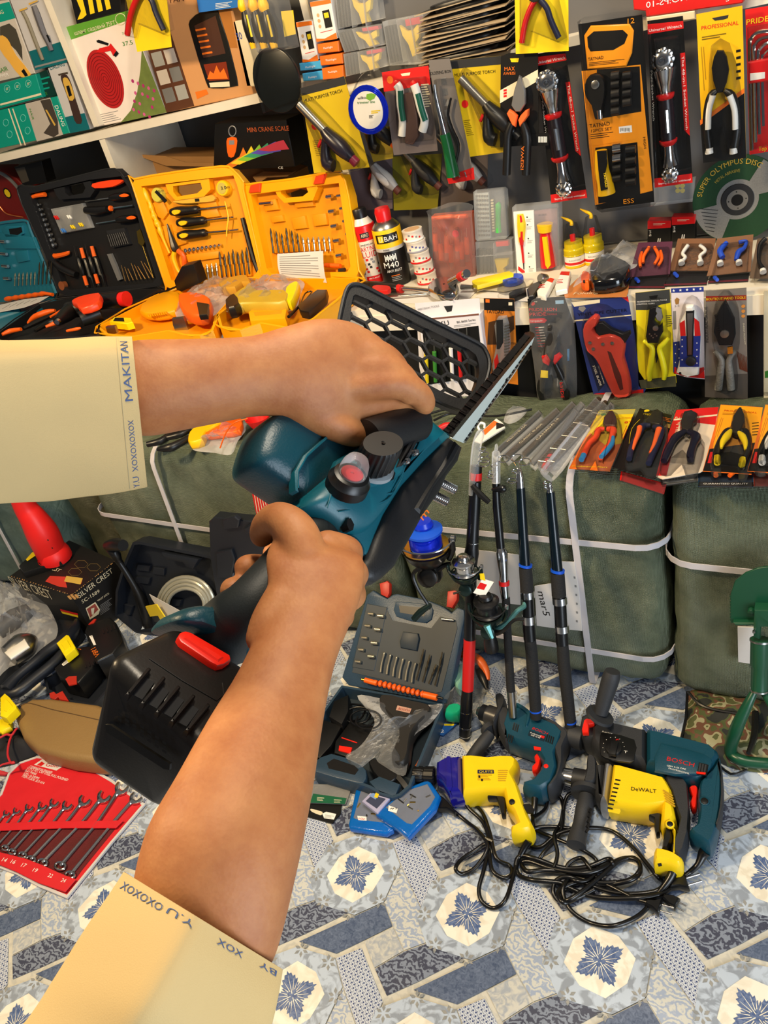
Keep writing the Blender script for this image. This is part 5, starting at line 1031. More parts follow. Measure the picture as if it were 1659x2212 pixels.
for (hd,md,rg,s_),lab in zip(WR,WL):
    t=T('combination_spanner',lab,'spanner','spanners in the red roll');m=t.p('shaft')
    dx,dy=hd[0]-md[0],hd[1]-md[1];L=math.hypot(dx,dy);dx,dy=dx/L,dy/L;ex,ey=-dy,dx
    g=lambda a,b:(hd[0]+dx*a*s_*1.15+ex*b*s_*1.15,hd[1]+dy*a*s_*1.15+ey*b*s_*1.15)
    tp(m,G0,[(hd[0]-dx*s_*.6,hd[1]-dy*s_*.6,s_*.42),(md[0],md[1],s_*.34),((md[0]+rg[0])/2,(md[1]+rg[1])/2,s_*.34),(rg[0],rg[1],s_*.4)],.0105,CHR,3,8)
    t.p('open_jaw').pr(G0,[g(-.9,-.35),g(-.3,-.85),(g(.3,-1.15)),g(1.1,-1.1),g(1.25,-.75),g(.45,-.55),g(.1,-.25),g(.05,.3),g(.4,.6),g(1.5,.75),g(1.45,1.1),g(.6,1.3),g(-.2,.95),g(-.9,.35)],.008,.0145,CHR,.0015,seg=2)
    t.p('ring').tube([G0.at(rg[0]+s_*1.05*math.cos(a),rg[1]+s_*.8*math.sin(a),.0115) for a in [k*math.pi/8 for k in range(16)]],.0028+s_*.00002,CHR,8,0,True)
# red and white bolt box
view(540,580,2.5136);bz=YP(1.33);t=T('bolt_box','small red and white carton with white lettering on the charcoal lid behind the lower hand','box');m=t.p()
A_,B_,C_,D_=bz.at(5,1195),bz.at(118,1268),bz.at(150,1340),bz.at(38,1350);bk_=V((.055,.05,.02));m.add([A_,B_,C_,D_,A_+bk_,B_+bk_,C_+bk_,D_+bk_],[(0,1,2,3)],REDI);m.add([A_,B_,B_+bk_,A_+bk_],[(0,1,2,3)],REDI);m.add([B_,C_,C_+bk_,B_+bk_],[(0,1,2,3)],WHT);m.add([A_+bk_,B_+bk_,C_+bk_,D_+bk_],[(0,1,2,3)],REDI);m.add([A_,D_,D_+bk_,A_+bk_],[(0,1,2,3)],REDI);m.add([C_,D_,D_+bk_,C_+bk_],[(0,1,2,3)],REDI)
fr=P3(A_,B_,C_);
for k in range(7):m.flat(fr,[(20+k*14,1212+k*9),(24+k*14,1214+k*9),(44+k*15,1340),(40+k*15,1340)],.0004,CRMI)
sd=P3(B_,C_,B_+bk_);m.text(sd,'PRIDE',(132,1275),(215,1200),.0004,REDI,26)
tpp=P3(A_,B_,A_+bk_);m.flat(tpp,[(60,1180),(70,1178),(84,1215),(76,1218)],.0004,WHT)
# left part of the bale tops, seen under the upper forearm
view(0,660,2.765);ZB6=ZP(.668)
t=T('grip_tool','black glossy tool handles lying on the left bale under the forearm','tool');m=t.p();
for q in ([(880,830,16),(960,810,20),(1020,770,20),(1060,745,16)],[(940,860,10),(1010,850,24),(1060,830,22),(1130,790,18)],[(1000,790,16),(1080,770,18),(1140,740,14)]):tp(t.p('handle'),ZB6,q,.02,BLK,3,12)
t=T('packaged_multitool','yellow and orange tool in a clear plastic bag on the left bale','tool');m=t.p('tool');m.puff(ZB6,[(1130,800),(1160,755),(1260,710),(1320,690),(1330,720),(1240,770),(1220,820),(1140,840)],.016,.014,.005,YEL,2);m.puff(ZB6,[(1210,790),(1280,730),(1400,690),(1450,690),(1440,760),(1330,780)],.014,.01,.004,ORG,2)
m=t.p('bag',label='clear plastic bag');blob(m,ZB6,[(1150,860),(1230,790),(1300,730),(1450,690),(1470,740),(1420,810),(1380,890),(1280,880)],.004,.035,FILM,fs=14,wr=.5);tp(t.p('tie',label='orange tie'),ZB6,[(1480,675,4),(1400,700,4),(1350,760,4),(1315,850,4)],.045,ORG,3,6)
t=T('bowl','small bright red plastic bowl on the left bale behind the saw','bowl');m=t.p();b0_=ZB6.at(1560,728);m.lathe(b0_,(0,0,1),[(0,0),(.022,0),(.034,.025),(.038,.035),(.034,.034),(.02,.006),(0,.006)],RP_,28)
# ================================================================ packs on the bale tops
view(1180,860,3.4635);GM=M('dark_forged_steel',(62,60,58),.35,.6);ZC=ZP(.685)
def jaws(t,P,pts,h,mt=None,of=None):m=t.p('jaws',of);m.puff(P,pts,h,.007,.0025,mt or GM);return m
def hnd(t,P,pts,h,mt,over=None,omt=None,of=None):
    m=t.p('handle',of);tp(m,P,pts,h,mt,4,12)
    if over:tp(m,P,over,h+.0045,omt,3,10)
    return m
PG_='plier packs in a row on the bale top'
t=T('pliers_pack','orange and yellow carded pliers with red and blue handles, leftmost of the plier row','pliers pack',PG_)
c=card(t,ZC,[(395,92),(668,82),(475,545),(170,525)],ORGI);c.flat(ZC,[(395,92),(668,82),(560,340),(450,360),(330,260),(295,300)],.0003,YELI);c.flat(ZC,[(395,95),(668,84),(655,118),(520,122),(385,128)],.0005,ink(170,165,90));c.disc(ZC,(428,122),.006,.0007,GRNI,16)
c.text(ZC,'QUALITY TOOLS',(520,158),(640,150),.0006,REDI,12);c.text(ZC,'8"',(585,190),(635,185),.0006,REDI,22);c.text(ZC,'Combination Pliers',(190,512),(455,522),.0006,YELI,14);bars(c,ZC,(560,300),(600,205),(12,3),2,4,.0006,REDI)
jaws(t,ZC,[(470,110),(500,108),(525,150),(532,190),(520,225),(440,220),(425,200),(430,160)],.012,M('brownish_steel',(96,76,72),.35,.6))
hnd(t,ZC,[(435,230,14),(390,240,22),(370,290,19),(320,340,18),(290,400,20),(268,450,19)],.012,M('orange_red_grip',(232,76,44),.4));tp(t.p('grip_end',label='blue grip end'),ZC,[(280,425,20),(262,462,19)],.013,M('blue_grip',(50,130,190),.4),0,12)
hnd(t,ZC,[(455,230,16),(500,240,26),(490,290,18),(470,350,20),(430,400,20),(405,450,17)],.012,M('orange_red_grip'),[(500,290,12),(492,340,17),(455,390,18),(410,440,17)],M('blue_grip'))
bl(t,ZC,[(440,88),(540,100),(570,260),(530,400),(440,500),(380,480),(360,400),(310,480),(230,470),(220,420),(300,280),(410,180)],.024,2)
t=T('pliers_pack','black carded pliers with orange and navy handles, second from left in the plier row','pliers pack',PG_)
c=card(t,ZC.up(.002),[(700,75),(940,125),(815,605),(495,515)],BLKI);P_=ZC.up(.002);c.text(P_,'MASTER',(725,120),(800,138),.0003,YELI,18);c.disc(P_,(752,95),.006,.0004,YELI,14);bars(c,P_,(870,140),(935,155),(3,12),3,4,.0004,ORGI);c.flat(P_,[(900,190),(930,195),(925,225),(880,215)],.0004,ink(150,120,60))
tp(c,P_,[(700,160,1.5),(640,230,1.5),(620,340,1.5)],.0006,YELI,3,4)
jaws(t,P_,[(800,110),(835,95),(870,125),(872,190),(850,215),(770,200),(745,180),(770,150)],.012)
for a,b in (([(780,205,16),(720,215,28),(690,270,22),(650,340,20),(630,400,22),(620,455,20)],[(700,220,20),(690,265,17),(665,330,14),(648,385,8)]),([(800,215,16),(850,235,30),(850,290,22),(825,360,20),(790,430,22),(765,490,20)],[(845,235,24),(825,290,18),(805,350,14),(775,410,8)])):hnd(t,P_,a,.012,M('navy_grip',(34,38,64),.4),b,M('bright_orange_grip',(246,104,50),.4))
bl(t,P_,[(730,90),(880,90),(910,240),(870,400),(830,520),(740,530),(700,470),(600,480),(590,400),(650,260)],.024,2)
t=T('pliers_pack','red and cream carded pliers with black navy handles, middle of the plier row','pliers pack',PG_);P_=ZC.up(.001)
c=card(t,P_,[(975,88),(1290,66),(1215,520),(1150,555),(870,605),(806,580)],ink(222,204,182));c.flat(P_,[(975,88),(1290,66),(1265,200),(960,165)],.0003,REDI);c.flat(P_,[(975,88),(1020,85),(900,580),(806,580)],.0004,REDI);c.flat(P_,[(955,155),(1280,120),(1278,132),(952,168)],.0006,CRMI);c.text(P_,'R.J.',(965,150),(1010,150),.0007,CRMI,16);c.text(P_,'RJ Tools',(985,180),(955,280),.0007,CRMI,18)
jaws(t,P_,[(1030,115),(1090,105),(1130,130),(1125,170),(1100,190),(1095,240),(1060,260),(1010,240),(1005,190),(1015,150)],.012)
hnd(t,P_,[(1040,250,18),(975,290,30),(940,340,26),(910,400,28),(880,470,22)],.012,M('navy_black_grip',(22,24,44),.3));hnd(t,P_,[(1060,250,18),(1120,290,34),(1100,350,26),(1080,420,28),(1080,465,22)],.012,M('navy_black_grip'));t.p('spring').tube([P_.at(1035+k*2,285+8*math.sin(k),.014) for k in range(20)],.001,STL,5,1)
bl(t,P_,[(1000,100),(1120,85),(1150,130),(1120,220),(1185,300),(1150,440),(1110,520),(1040,500),(1010,420),(930,500),(862,500),(850,460),(930,300),(1000,220)],.026,2)
t=T('pliers_pack','orange and black carded cutters with yellow and black handles, right part of the plier row','pliers pack',PG_);P_=ZC.up(.002)
def procard(P_,dx,col1,col2,lab):
    t=T('pliers_pack',lab,'pliers pack',PG_)
    c=card(t,P_,[(1305+dx,48),(1620+dx,68),(1535+dx,568),(1170+dx,545)],ORGI);c.flat(P_,[(1305+dx,50),(1620+dx,70),(1580+dx,330),(1245+dx,380)],.0002,ink(240,160,30));c.flat(P_,[(1222+dx,380),(1578+dx,330),(1537+dx,566),(1172+dx,543)],.0003,BLKI);c.flat(P_,[(1228+dx,402),(1255+dx,402),(1238+dx,486),(1206+dx,486)],.0005,REDI)
    c.text(P_,'PROFESSIONAL',(1328+dx,98),(1575+dx,115),.0005,ink(200,80,20),17);bars(c,P_,(1320+dx,110),(1430+dx,114),(-2,9),2,3,.0005,ink(120,70,20));bars(c,P_,(1310+dx,145),(1250+dx,330),(12,4),2,3,.0005,ink(180,90,30))
    for k in range(5):c.flat(P_,[(1540+dx-k*0,185+k*22),(1590+dx,180+k*22),(1590+dx,186+k*22),(1540+dx,191+k*22)],.0005,BLKI)
    jaws(t,P_,[(1440+dx,85),(1462+dx,84),(1485+dx,140),(1488+dx,190),(1465+dx,240),(1430+dx,280),(1400+dx,270),(1380+dx,210),(1395+dx,150)],.012)
    for a,b,e in (([(1410+dx,265,14),(1365+dx,245,26),(1325+dx,290,26),(1290+dx,350,22),(1270+dx,420,24),(1278+dx,470,24)],[(1380+dx,240,12),(1355+dx,280,26),(1320+dx,330,20),(1310+dx,375,8)],(1278+dx,440,1280+dx,485)),([(1440+dx,265,14),(1485+dx,250,26),(1510+dx,310,26),(1512+dx,380,20),(1485+dx,440,22),(1465+dx,490,24)],[(1440+dx,255,12),(1470+dx,290,24),(1490+dx,340,18),(1488+dx,385,8)],(1470+dx,455,1462+dx,500))):
        hnd(t,P_,a,.012,BLK,b,col1);tp(t.p('grip_end'),P_,[(e[0],e[1],22),(e[2],e[3],23)],.014,col1,0,12)
    bl(t,P_,[(1400+dx,70),(1500+dx,75),(1530+dx,230),(1545+dx,380),(1500+dx,530),(1440+dx,530),(1430+dx,440),(1310+dx,430),(1310+dx,500),(1240+dx,500),(1230+dx,420),(1300+dx,260),(1380+dx,180)],.026,2)
THINGS.pop();procard(P_,0,YELI,None,'orange and black carded cutters with yellow and black handles, right part of the plier row')
procard(ZC.up(.004),335,M('white_grip',(225,225,222),.4),None,'orange and black carded cutters with white and black handles at the right edge')
for lab,q,cc,txt in (('red carded pack end sticking out under the orange and navy pliers',[(560,545),(900,640),(880,715),(550,610)],REDI,None),('pack end with barcode sticking out under the red and cream pliers',[(845,590),(1130,560),(1140,615),(860,650)],ink(120,116,112),'bar'),
                    ('blue pack end reading guaranteed quality sticking out over the right bale',[(1140,540),(1550,545),(1548,662),(1136,658)],ink(16,52,84),'GUARANTEED QUALITY'),('dark red pack end at the far right end of the bale top',[(1550,560),(1700,575),(1700,655),(1552,655)],ink(120,40,30),None)):
    t=T('pack',lab,'pack','packs underneath the plier row');P_=ZP(.670);c=card(t,P_,q,cc)
    if txt=='bar':
        c.flat(P_,[(868,600),(1100,572),(1105,610),(872,638)],.0003,WHT)
        for k in range(20):x=880+k*8+(k*5 % 3);c.flat(P_,[(x,604-k*.9),(x+3,604-k*.9),(x+4,622-k*.9),(x+1,622-k*.9)],.0005,BLKI)
    elif txt:
        c.flat(P_,[(1140,625),(1548,628),(1548,662),(1136,658)],.0003,BLKI);c.text(P_,txt,(1175,645),(1510,645),.0005,WHT,14);tp(t.p('tool_tip'),P_,[(1262,545,14),(1270,580,17)],.012,ORG,0,10);tp(t.p('tool_tip'),P_,[(1410,550,14),(1370,582,15)],.012,ORG,0,10)
    bl(t,P_,[(q[0][0]+8,q[0][1]),(q[1][0]-6,q[1][1]),(q[2][0]-8,q[2][1]-8),(q[3][0]+8,q[3][1]-8)],.008)
# knives, saw blades, wrapped wrenches laid across the bale top
view(860,600,2.0763);ZK_=ZP(.668);DKB=M('dark_bronze_wrap',(70,60,48),.3,.3,nc=.3,bump=.5,bs=80)
LN=[('long black flat saw blade in clear sleeve, left of the blade row',(430,790),(640,600),12,DRK,'WILSON BLADE'),('dark flat blade in clear sleeve, second of the blade row',(480,800),(720,590),14,DKB,'CLASSIC BLADE'),('dark bronze flat blade stamped with letters, third of the blade row',(560,790),(790,560),13,DKB,'CANADA 14'),
      ('grey flat wrapped spanner in clear sleeve, centre of the blade row',(600,830),(830,560),14,GRYP,None),('shiny wrapped blade with blue tint, beside the braided one',(640,840),(800,590),14,M('bluish_steel',(130,140,160),.25,.8),None),
      ('braided dark cord bundle with green stripe in clear film',(640,830),(900,545),17,DKB,'braid'),('thick dark wrapped cable bundle with red end cap',(680,830),(930,560),17,DKB,'braid'),('black tube with silver coil marks, rightmost of the wrapped bundles',(790,790),(960,560),9,DRK,None)]
for i,(lab,a,b,r,mt,tx) in enumerate(LN):
    t=T('wrapped_tool',lab,'tool','wrapped blades across the bale top');P_=ZK_;dx,dy=b[0]-a[0],b[1]-a[1];L=math.hypot(dx,dy);ex,ey=-dy/L*r,dx/L*r;m=t.p('blade');hh=.004+.003*(i % 3)
    if tx=='braid':
        tp(m,P_,[(a[0],a[1],r*.7),(a[0]+dx*.5,a[1]+dy*.5,r*.75),(b[0],b[1],r*.7)],.014,mt,3,10)
        for k in range(15):f=k/15;tp(m,P_,[(a[0]+dx*f-ex*.8,a[1]+dy*f-ey*.8,2.5),(a[0]+dx*(f+.05)+ex*.8,a[1]+dy*(f+.05)+ey*.8,2.5)],.024,STL if k % 3==0 else DRK,0,6)
    else:
        m.pr(P_,[(a[0]+ex*.7,a[1]+ey*.7),(b[0]+ex*.7,b[1]+ey*.7),(b[0]-ex*.7,b[1]-ey*.7),(a[0]-ex*.7,a[1]-ey*.7)],hh,hh+.004,mt,.001)
        if tx:m.text(P_,tx,(a[0]+dx*.28+ex*.2,a[1]+dy*.28+ey*.2),(a[0]+dx*.7+ex*.2,a[1]+dy*.7+ey*.2),hh+.0042,CRMI,8)
    m=t.p('sleeve',label='clear sleeve');m.pr(P_,[(a[0]+ex*1.15,a[1]+ey*1.3),(b[0]+ex*1.2,b[1]+ey*1.2),(b[0]-ex*1.2,b[1]-ey*1.2),(a[0]-ex*1.3,a[1]-ey*1.3)],.001,hh+.012 if tx !='braid' else .027,FILM,.003)
    if i==6:tp(t.p('end_cap',label='red end cap'),P_,[(655,850,12),(680,810,16),(690,795,14)],.014,M('red_cord'),2,10)
t=T('packaged_knife','small orange and white packaged knife with clear plastic tip on the bale top','knife');m=t.p('card');m.pr(ZK_,[(370,690),(440,630),(470,650),(480,670),(370,740),(340,730)],.006,.010,WHT,.001);m.flat(ZK_,[(375,690),(430,640),(450,650),(390,705)],.0105,ORGI);m.flat(ZK_,[(440,650),(470,655),(478,665),(440,680)],.0106,BLKI);m=t.p('film');blob(m,ZK_,[(480,620),(500,595),(560,582),(578,600),(540,640),(500,655),(475,645)],.006,.02,FILM,fs=20)
t=T('red_tool','red plastic tool grip lying on the bale behind the saw blade','tool');tp(t.p(),ZK_,[(180,680,12),(215,665,16),(250,665,12),(300,690,14)],.012,RED,3,12)
for q,lab in (([(140,610),(220,590),(300,600),(400,590)],'thin black cable lying behind the guard on the bale, upper one'),([(160,640),(230,610),(300,615),(440,620),(600,590)],'thin black cable lying behind the guard on the bale, lower one')):t=T('cable',lab,'cable');tp(t.p(),ZK_,[(x,y,5) for x,y in q],.008,BLK,4,8)
# ================================================================ packs hanging from the ledge
HPn=YP(1.795)
def hang(name,lab,quad,mt,g='packs hanging below the ledge',P=None,cat='tool pack'):
    t=T(name,lab,cat,g);c=card(t,P or HPn,quad,mt);return t,c,(P or HPn)
t,c,P_=hang('screwdriver_set_box','white boxed screwdriver set with window hanging behind the saw guard',[(75,115),(365,92),(370,180),(415,490),(400,520),(130,560),(95,400),(85,200)],ink(226,222,226),cat='screwdriver set')
c.pr(P_,[(90,190),(365,165),(412,490),(398,520),(140,560)],-.02,.018,ink(228,224,228),.002);c.flat(P_,[(92,186),(362,160),(362,168),(92,194)],.0186,ink(120,80,70));c.text(P_,'PRECISION TOOLS',(90,148),(185,130),.0004,GREYI,9);c.text(P_,'BK-8600 Series',(265,205),(348,192),.0187,BLKI,10);c.text(P_,'BAKU',(150,225),(230,212),.0187,BLKI,22);bars(c,P_,(250,215),(350,202),(0,6),2,2,.0187,GREYI)
c.flat(P_,[(205,128),(245,124),(240,150),(220,155)],.0005,DRK);c.flat(P_,[(110,250),(360,215),(385,440),(135,480)],.0188,BLKI)
for k,cc in enumerate((YELI,GRNI,BLKI,WHT,REDI,BLKI)):tp(c,P_,[(130+k*38,470-k*4,8),(125+k*37,340-k*8,9)],.026,cc,0,10);tp(c,P_,[(125+k*37,340-k*8,2),(122+k*37,262-k*8,2)],.026,STL,0,6)
t,c,P_=hang('knife_pack','orange and black carded clear utility knife hanging beside the white box',[(384,92),(520,96),(538,480),(400,460)],ink(204,118,36),cat='knife pack')
c.flat(P_,[(384,92),(520,96),(523,150),(386,145)],.0003,BLKI);c.text(P_,'TATDAD',(395,158),(475,162),.0004,BLKI,15);c.flat(P_,[(392,96),(410,97),(410,112),(392,111)],.0005,ORGI);c.flat(P_,[(495,110),(512,110),(512,124),(495,124)],.0005,CRMI);c.flat(P_,[(405,200),(520,170),(522,230),(440,300),(400,300)],.0003,ink(70,46,24));c.text(P_,'CUTTER',(490,300),(530,300),.0005,BLKI,10)
m=t.p('knife',label='translucent utility knife');m.pr(P_,[(430,215),(445,180),(480,178),(490,215),(498,300),(490,400),(475,440),(430,440),(420,400),(440,300)],.002,.016,FROST,.003,seg=2);
for k in range(16):m.pr(P_,[(476,215+k*13),(496,211+k*13),(497,217+k*13),(477,222+k*13)],.012,.018,STL)
m.disc(P_,(458,398),.009,.015,BLK,18,.02);m.flat(P_,[(430,370),(445,340),(452,380),(435,420)],.0165,REDI);m.flat(P_,[(440,190),(470,188),(472,290),(455,320),(442,320)],.0165,DRK)
bl(t,P_,[(432,170),(492,168),(505,230),(500,420),(470,455),(415,440),(415,380)],.024,2)
t,c,P_=hang('pliers_pack','black and red carded long-nose pliers in crinkled film with red cut-out letters',[(580,95),(745,85),(785,200),(800,575),(636,580),(600,300)],BLKI,cat='pliers pack')
c.text(P_,'PRIDE LION',(588,150),(712,148),.0004,M('ink_cd201e'),14);c.text(P_,'PRIDE',(590,173),(665,170),.0004,REDI,17);c.text(P_,'TOOLS',(668,168),(712,166),.0004,REDI,8);c.flat(P_,[(588,184),(655,181),(668,190),(658,202),(590,204)],.0004,REDI);c.text(P_,'TOP QUALITY',(592,199),(648,197),.0006,WHT,8);c.flat(P_,[(705,102),(742,100),(743,116),(706,118)],.0004,ink(150,190,220));bars(c,P_,(614,222),(655,220),(2,12),8,3,.0004,REDI);bars(c,P_,(630,222),(655,220),(2,12),6,3,.0006,WHT)
c.flat(P_,[(600,112),(610,108),(615,118),(605,126),(596,122)],.0004,REDI);c.flat(P_,[(758,320),(768,318),(768,372),(759,374)],.0004,ink(60,120,170))
m=jaws(t,P_,[(672,215),(690,215),(705,290),(722,345),(700,365),(665,365),(652,345),(660,290)],.014)
hnd(t,P_,[(672,365,12),(662,395,14),(650,440,15),(640,500,16),(655,560,14)],.014,BLK);hnd(t,P_,[(695,365,12),(712,400,12),(735,450,14),(755,510,15),(750,560,13)],.014,BLK)
for q in ([(645,350),(668,340),(685,368),(678,392),(650,376)],[(702,345),(722,335),(738,352),(706,388),(696,372)]):t.p('collar',label='red collar').puff(P_,q,.018,.007,.002,RED)
c2=t.p('sticker');c2.pr(P_,[(640,415),(672,418),(672,450),(638,448)],.028,.029,YELI);t.p('print').text(P_,'PRIDE',(738,470),(745,540),.029,REDI,-14)
m=t.p('film',label='crinkled clear film');blob(m,P_,[(600,100),(760,90),(790,200),(800,560),(740,580),(640,582),(610,400),(590,240)],.002,.035,FILM,fs=16,wr=.5,seed=6)
t,c,P_=hang('cutter_pack','blue carded pipe cutter with large coral red handle hanging from the ledge',[(775,110),(1030,84),(1060,250),(1080,420),(1120,480),(1100,525),(880,535),(860,460)],ink(40,52,110),cat='pipe cutter pack')
c.flat(P_,[(775,110),(905,97),(905,112),(790,130)],.0004,CRMI);c.text(P_,'VINYL PIPE CUTTER',(806,172),(1028,152),.0004,ink(20,22,40),15);c.flat(P_,[(1000,86),(1030,84),(1035,110)],.0004,REDI);c.flat(P_,[(812,130),(835,128),(843,138),(828,155),(808,142)],.0004,GREYI);c.flat(P_,[(790,190),(1045,165),(1046,170),(792,196)],.0004,CRMI);c.flat(P_,[(838,320),(870,340),(925,478),(898,512),(870,420)],.0004,ink(30,34,60));c.text(P_,'STEEL BLADE',(872,395),(905,485),.0006,WHT,10);c.text(P_,'FAST AND DURABLE',(895,395),(922,475),.0006,WHT,5);c.flat(P_,[(880,520),(1100,500),(1100,525),(884,535)],.0005,REDI)
CO=M('coral_red_metal',(218,72,56),.3,.2,coat=.4);m=t.p('body');m.puff(P_,[(880,165),(905,180),(893,210),(880,225),(905,255),(950,245),(1000,262),(1022,300),(1015,350),(1028,400),(1045,470),(1044,520),(1010,530),(975,525),(945,475),(905,385),(878,345),(850,320),(833,255),(838,205)],.022,.014,.004,CO,2)
m.flat(P_,[(938,328),(955,335),(1000,440),(1010,500),(995,505),(970,440)],.0362,ink(90,40,36));m=t.p('blade_holder',label='black blade holder');m.puff(P_,[(885,200),(920,195),(960,225),(1010,245),(1040,235),(1045,250),(1020,290),(990,262),(940,248),(905,258),(888,240)],.02,.008,.002,BLK)
for x,y in ((860,292),(918,298),(960,294),(875,320)):t.p('rivet').lathe(P_.at(x,y,.037),P_.n,[(0,-.002),(.0045,-.002),(.0042,.001),(0,.0018)],STL,14)
bl(t,P_,[(850,150),(920,150),(1010,210),(1060,250),(1050,400),(1065,520),(960,540),(900,440),(820,300),(820,200)],.040,2)
t,c,P_=hang('stripper_pack','yellow and black carded wire stripper with yellow handles hanging from the ledge',[(1064,68),(1218,52),(1248,470),(1236,488),(1090,500),(1078,480)],ink(222,204,30),cat='wire stripper pack')
c.flat(P_,[(1064,68),(1218,52),(1221,112),(1180,120),(1120,145),(1066,145)],.0003,ink(56,58,58));c.flat(P_,[(1080,460),(1245,440),(1247,488),(1090,498)],.0003,ink(70,68,50));c.text(P_,'PROFESSIONAL MANUAL TOOLS',(1072,112),(1205,102),.0005,WHT,7);c.text(P_,'STRIPPING PLIERS',(1070,122),(1150,118),.0005,WHT,6);bars(c,P_,(1200,170),(1226,168),(1,9),6,3,.0005,DRK);c.flat(P_,[(1125,82),(1165,78),(1160,94),(1130,96)],.0006,BLKI)
m=jaws(t,P_,[(1128,135),(1148,124),(1162,126),(1158,160),(1150,190),(1172,215),(1186,200),(1190,240),(1178,262),(1170,290),(1120,290),(1112,260),(1120,200)],.012,M('blackened_steel',(36,36,38),.35,.5));m.pr(P_,[(1160,130),(1180,140),(1188,180),(1176,198),(1160,190),(1152,172),(1160,160),(1150,145)],.012,.017,CHR,.001);t.p('pivot').lathe(P_.at(1155,226,.019),P_.n,[(0,-.002),(.007,-.002),(.0065,.0015),(0,.002)],STL,16)
for k in range(5):t.p('rivet').lathe(P_.at(1128+k*8,252+((k*7) % 3)*8,.0185),P_.n,[(0,-.001),(.002,-.001),(.0018,.001),(0,.001)],STL,8)
YG=M('lemon_yellow_grip',(236,226,30),.4);hnd(t,P_,[(1100,282,8),(1120,295,11),(1140,320,11),(1134,380,12),(1125,430,12),(1128,460,9)],.012,YG);hnd(t,P_,[(1212,272,7),(1190,295,11),(1172,318,11),(1185,370,12),(1195,420,12),(1192,455,9)],.012,YG);tp(t.p('grip_edge',label='black edge'),P_,[(1160,310,4),(1158,380,4),(1172,320,4)],.012,BLK,2,6)
bl(t,P_,[(1118,120),(1190,115),(1200,250),(1218,270),(1205,450),(1180,470),(1120,475),(1105,440),(1100,290),(1108,200)],.024,2)
t,c,P_=hang('knife_pack','white and flag patterned carded utility knife in red white and blue',[(1224,48),(1370,40),(1375,455),(1300,448),(1236,430)],ink(214,206,210),cat='knife pack')
NVI=ink(36,52,130);c.flat(P_,[(1224,48),(1370,40),(1371,62),(1225,68)],.0003,NVI)
def star5(m,P,x,y,r,h,mt):m.flat(P,[(x+(r if k % 2==0 else r*.42)*math.sin(k*math.pi/5),y-(r if k % 2==0 else r*.42)*math.cos(k*math.pi/5)) for k in range(10)],h,mt)
for k in range(5):star5(c,P_,1236+k*30,58-k*2,7,.0006,WHT)
c.flat(P_,[(1232,290),(1262,284),(1275,400),(1234,425)],.0003,NVI);c.flat(P_,[(1240,400),(1300,420),(1372,400),(1375,452),(1300,446),(1238,428)],.0004,REDI)
for k in range(6):star5(c,P_,1244+(k % 2)*16,300+k*20,4,.0006,WHT)
c.text(P_,'J-S',(1240,130),(1262,128),.0005,GREYI,8);c.flat(P_,[(1240,100),(1250,88),(1262,96),(1258,118),(1245,120)],.0005,ink(150,110,60));c.flat(P_,[(1232,150),(1246,148),(1248,230),(1234,232)],.0004,GREYI)
m=t.p('knife');m.puff(P_,[(1268,190),(1290,150),(1290,122),(1325,122),(1338,160),(1352,210),(1358,300),(1350,430),(1300,440),(1250,420),(1272,330),(1262,250)],.012,.010,.003,WHT);m.pr(P_,[(1262,205),(1285,190),(1290,260),(1266,262)],.02,.0228,REDI);m.pr(P_,[(1328,180),(1350,200),(1356,260),(1330,262)],.02,.0228,REDI);m.pr(P_,[(1266,262),(1356,260),(1350,400),(1262,400)],.02,.0224,NVI)
for k in range(8):star5(m,P_,1274+(k % 2)*66,278+k*15,4.5,.0227,WHT)
m.pr(P_,[(1290,150),(1328,148),(1322,350),(1296,352)],.02,.0235,BLK);m.pr(P_,[(1296,160),(1322,158),(1316,345),(1300,346)],.0232,.0245,STL);m.disc(P_,(1312,378),.0115,.022,DRK,20,.031,bev=.002);m.disc(P_,(1265,428),.003,.0222,BLKI,10)
bl(t,P_,[(1285,115),(1330,112),(1365,200),(1368,430),(1300,450),(1240,430),(1255,200)],.034,2)
t,c,P_=hang('stripper_pack','grey carded heavy crimping pliers with wavy grey handles near the right edge',[(1380,60),(1562,45),(1568,545),(1376,535)],ink(112,106,100),cat='wire stripper pack')
c.flat(P_,[(1380,82),(1562,78),(1562,100),(1380,106)],.0003,ink(130,40,30));c.text(P_,'BOUTIQUE HAND TOOLS',(1382,102),(1558,94),.0005,YELI,12);c.text(P_,'INDUSTRIAL-GRADE',(1392,290),(1386,130),.0005,DRK,12);c.text(P_,'ENERGY PRODUCT',(1546,205),(1552,300),.0005,CRMI,7);c.flat(P_,[(1376,440),(1568,430),(1568,545),(1376,535)],.0002,ink(76,70,66))
for k in range(3):c.disc(P_,(1548,128+k*22),.004,.0005,ink(200,130,60),12)
for k in range(7):tp(c,P_,[(1535+k*5,410+k*2,2),(1520+k*7,330+k*4,1)],.001,ink(90,40,26),0,4)
m=jaws(t,P_,[(1425,170),(1450,120),(1468,95),(1485,130),(1510,180),(1515,250),(1500,300),(1440,300),(1415,240)],.014,M('blackened_steel'));
for k in range(8):m.pr(P_,[(1418+k*2,170+k*10),(1430+k*2,168+k*10),(1430+k*2,173+k*10),(1420+k*2,175+k*10)],.016,.0225,BLK)
t.p('pivot').lathe(P_.at(1464,252,.022),P_.n,[(0,-.003),(.010,-.003),(.0092,.0015),(0,.002)],STL,18);t.p('plate').pr(P_,[(1476,312),(1500,308),(1502,340),(1478,342)],.02,.024,M('gold_metal'))
GW=M('grey_wavy_grip',(120,118,112),.5,0,nc=.2,bump=.5,bs=150);hnd(t,P_,[(1420,330,8),(1450,370,12),(1444,430,15),(1436,500,15)],.012,GW);hnd(t,P_,[(1510,330,8),(1484,370,12),(1488,430,15),(1494,500,15)],.012,GW)
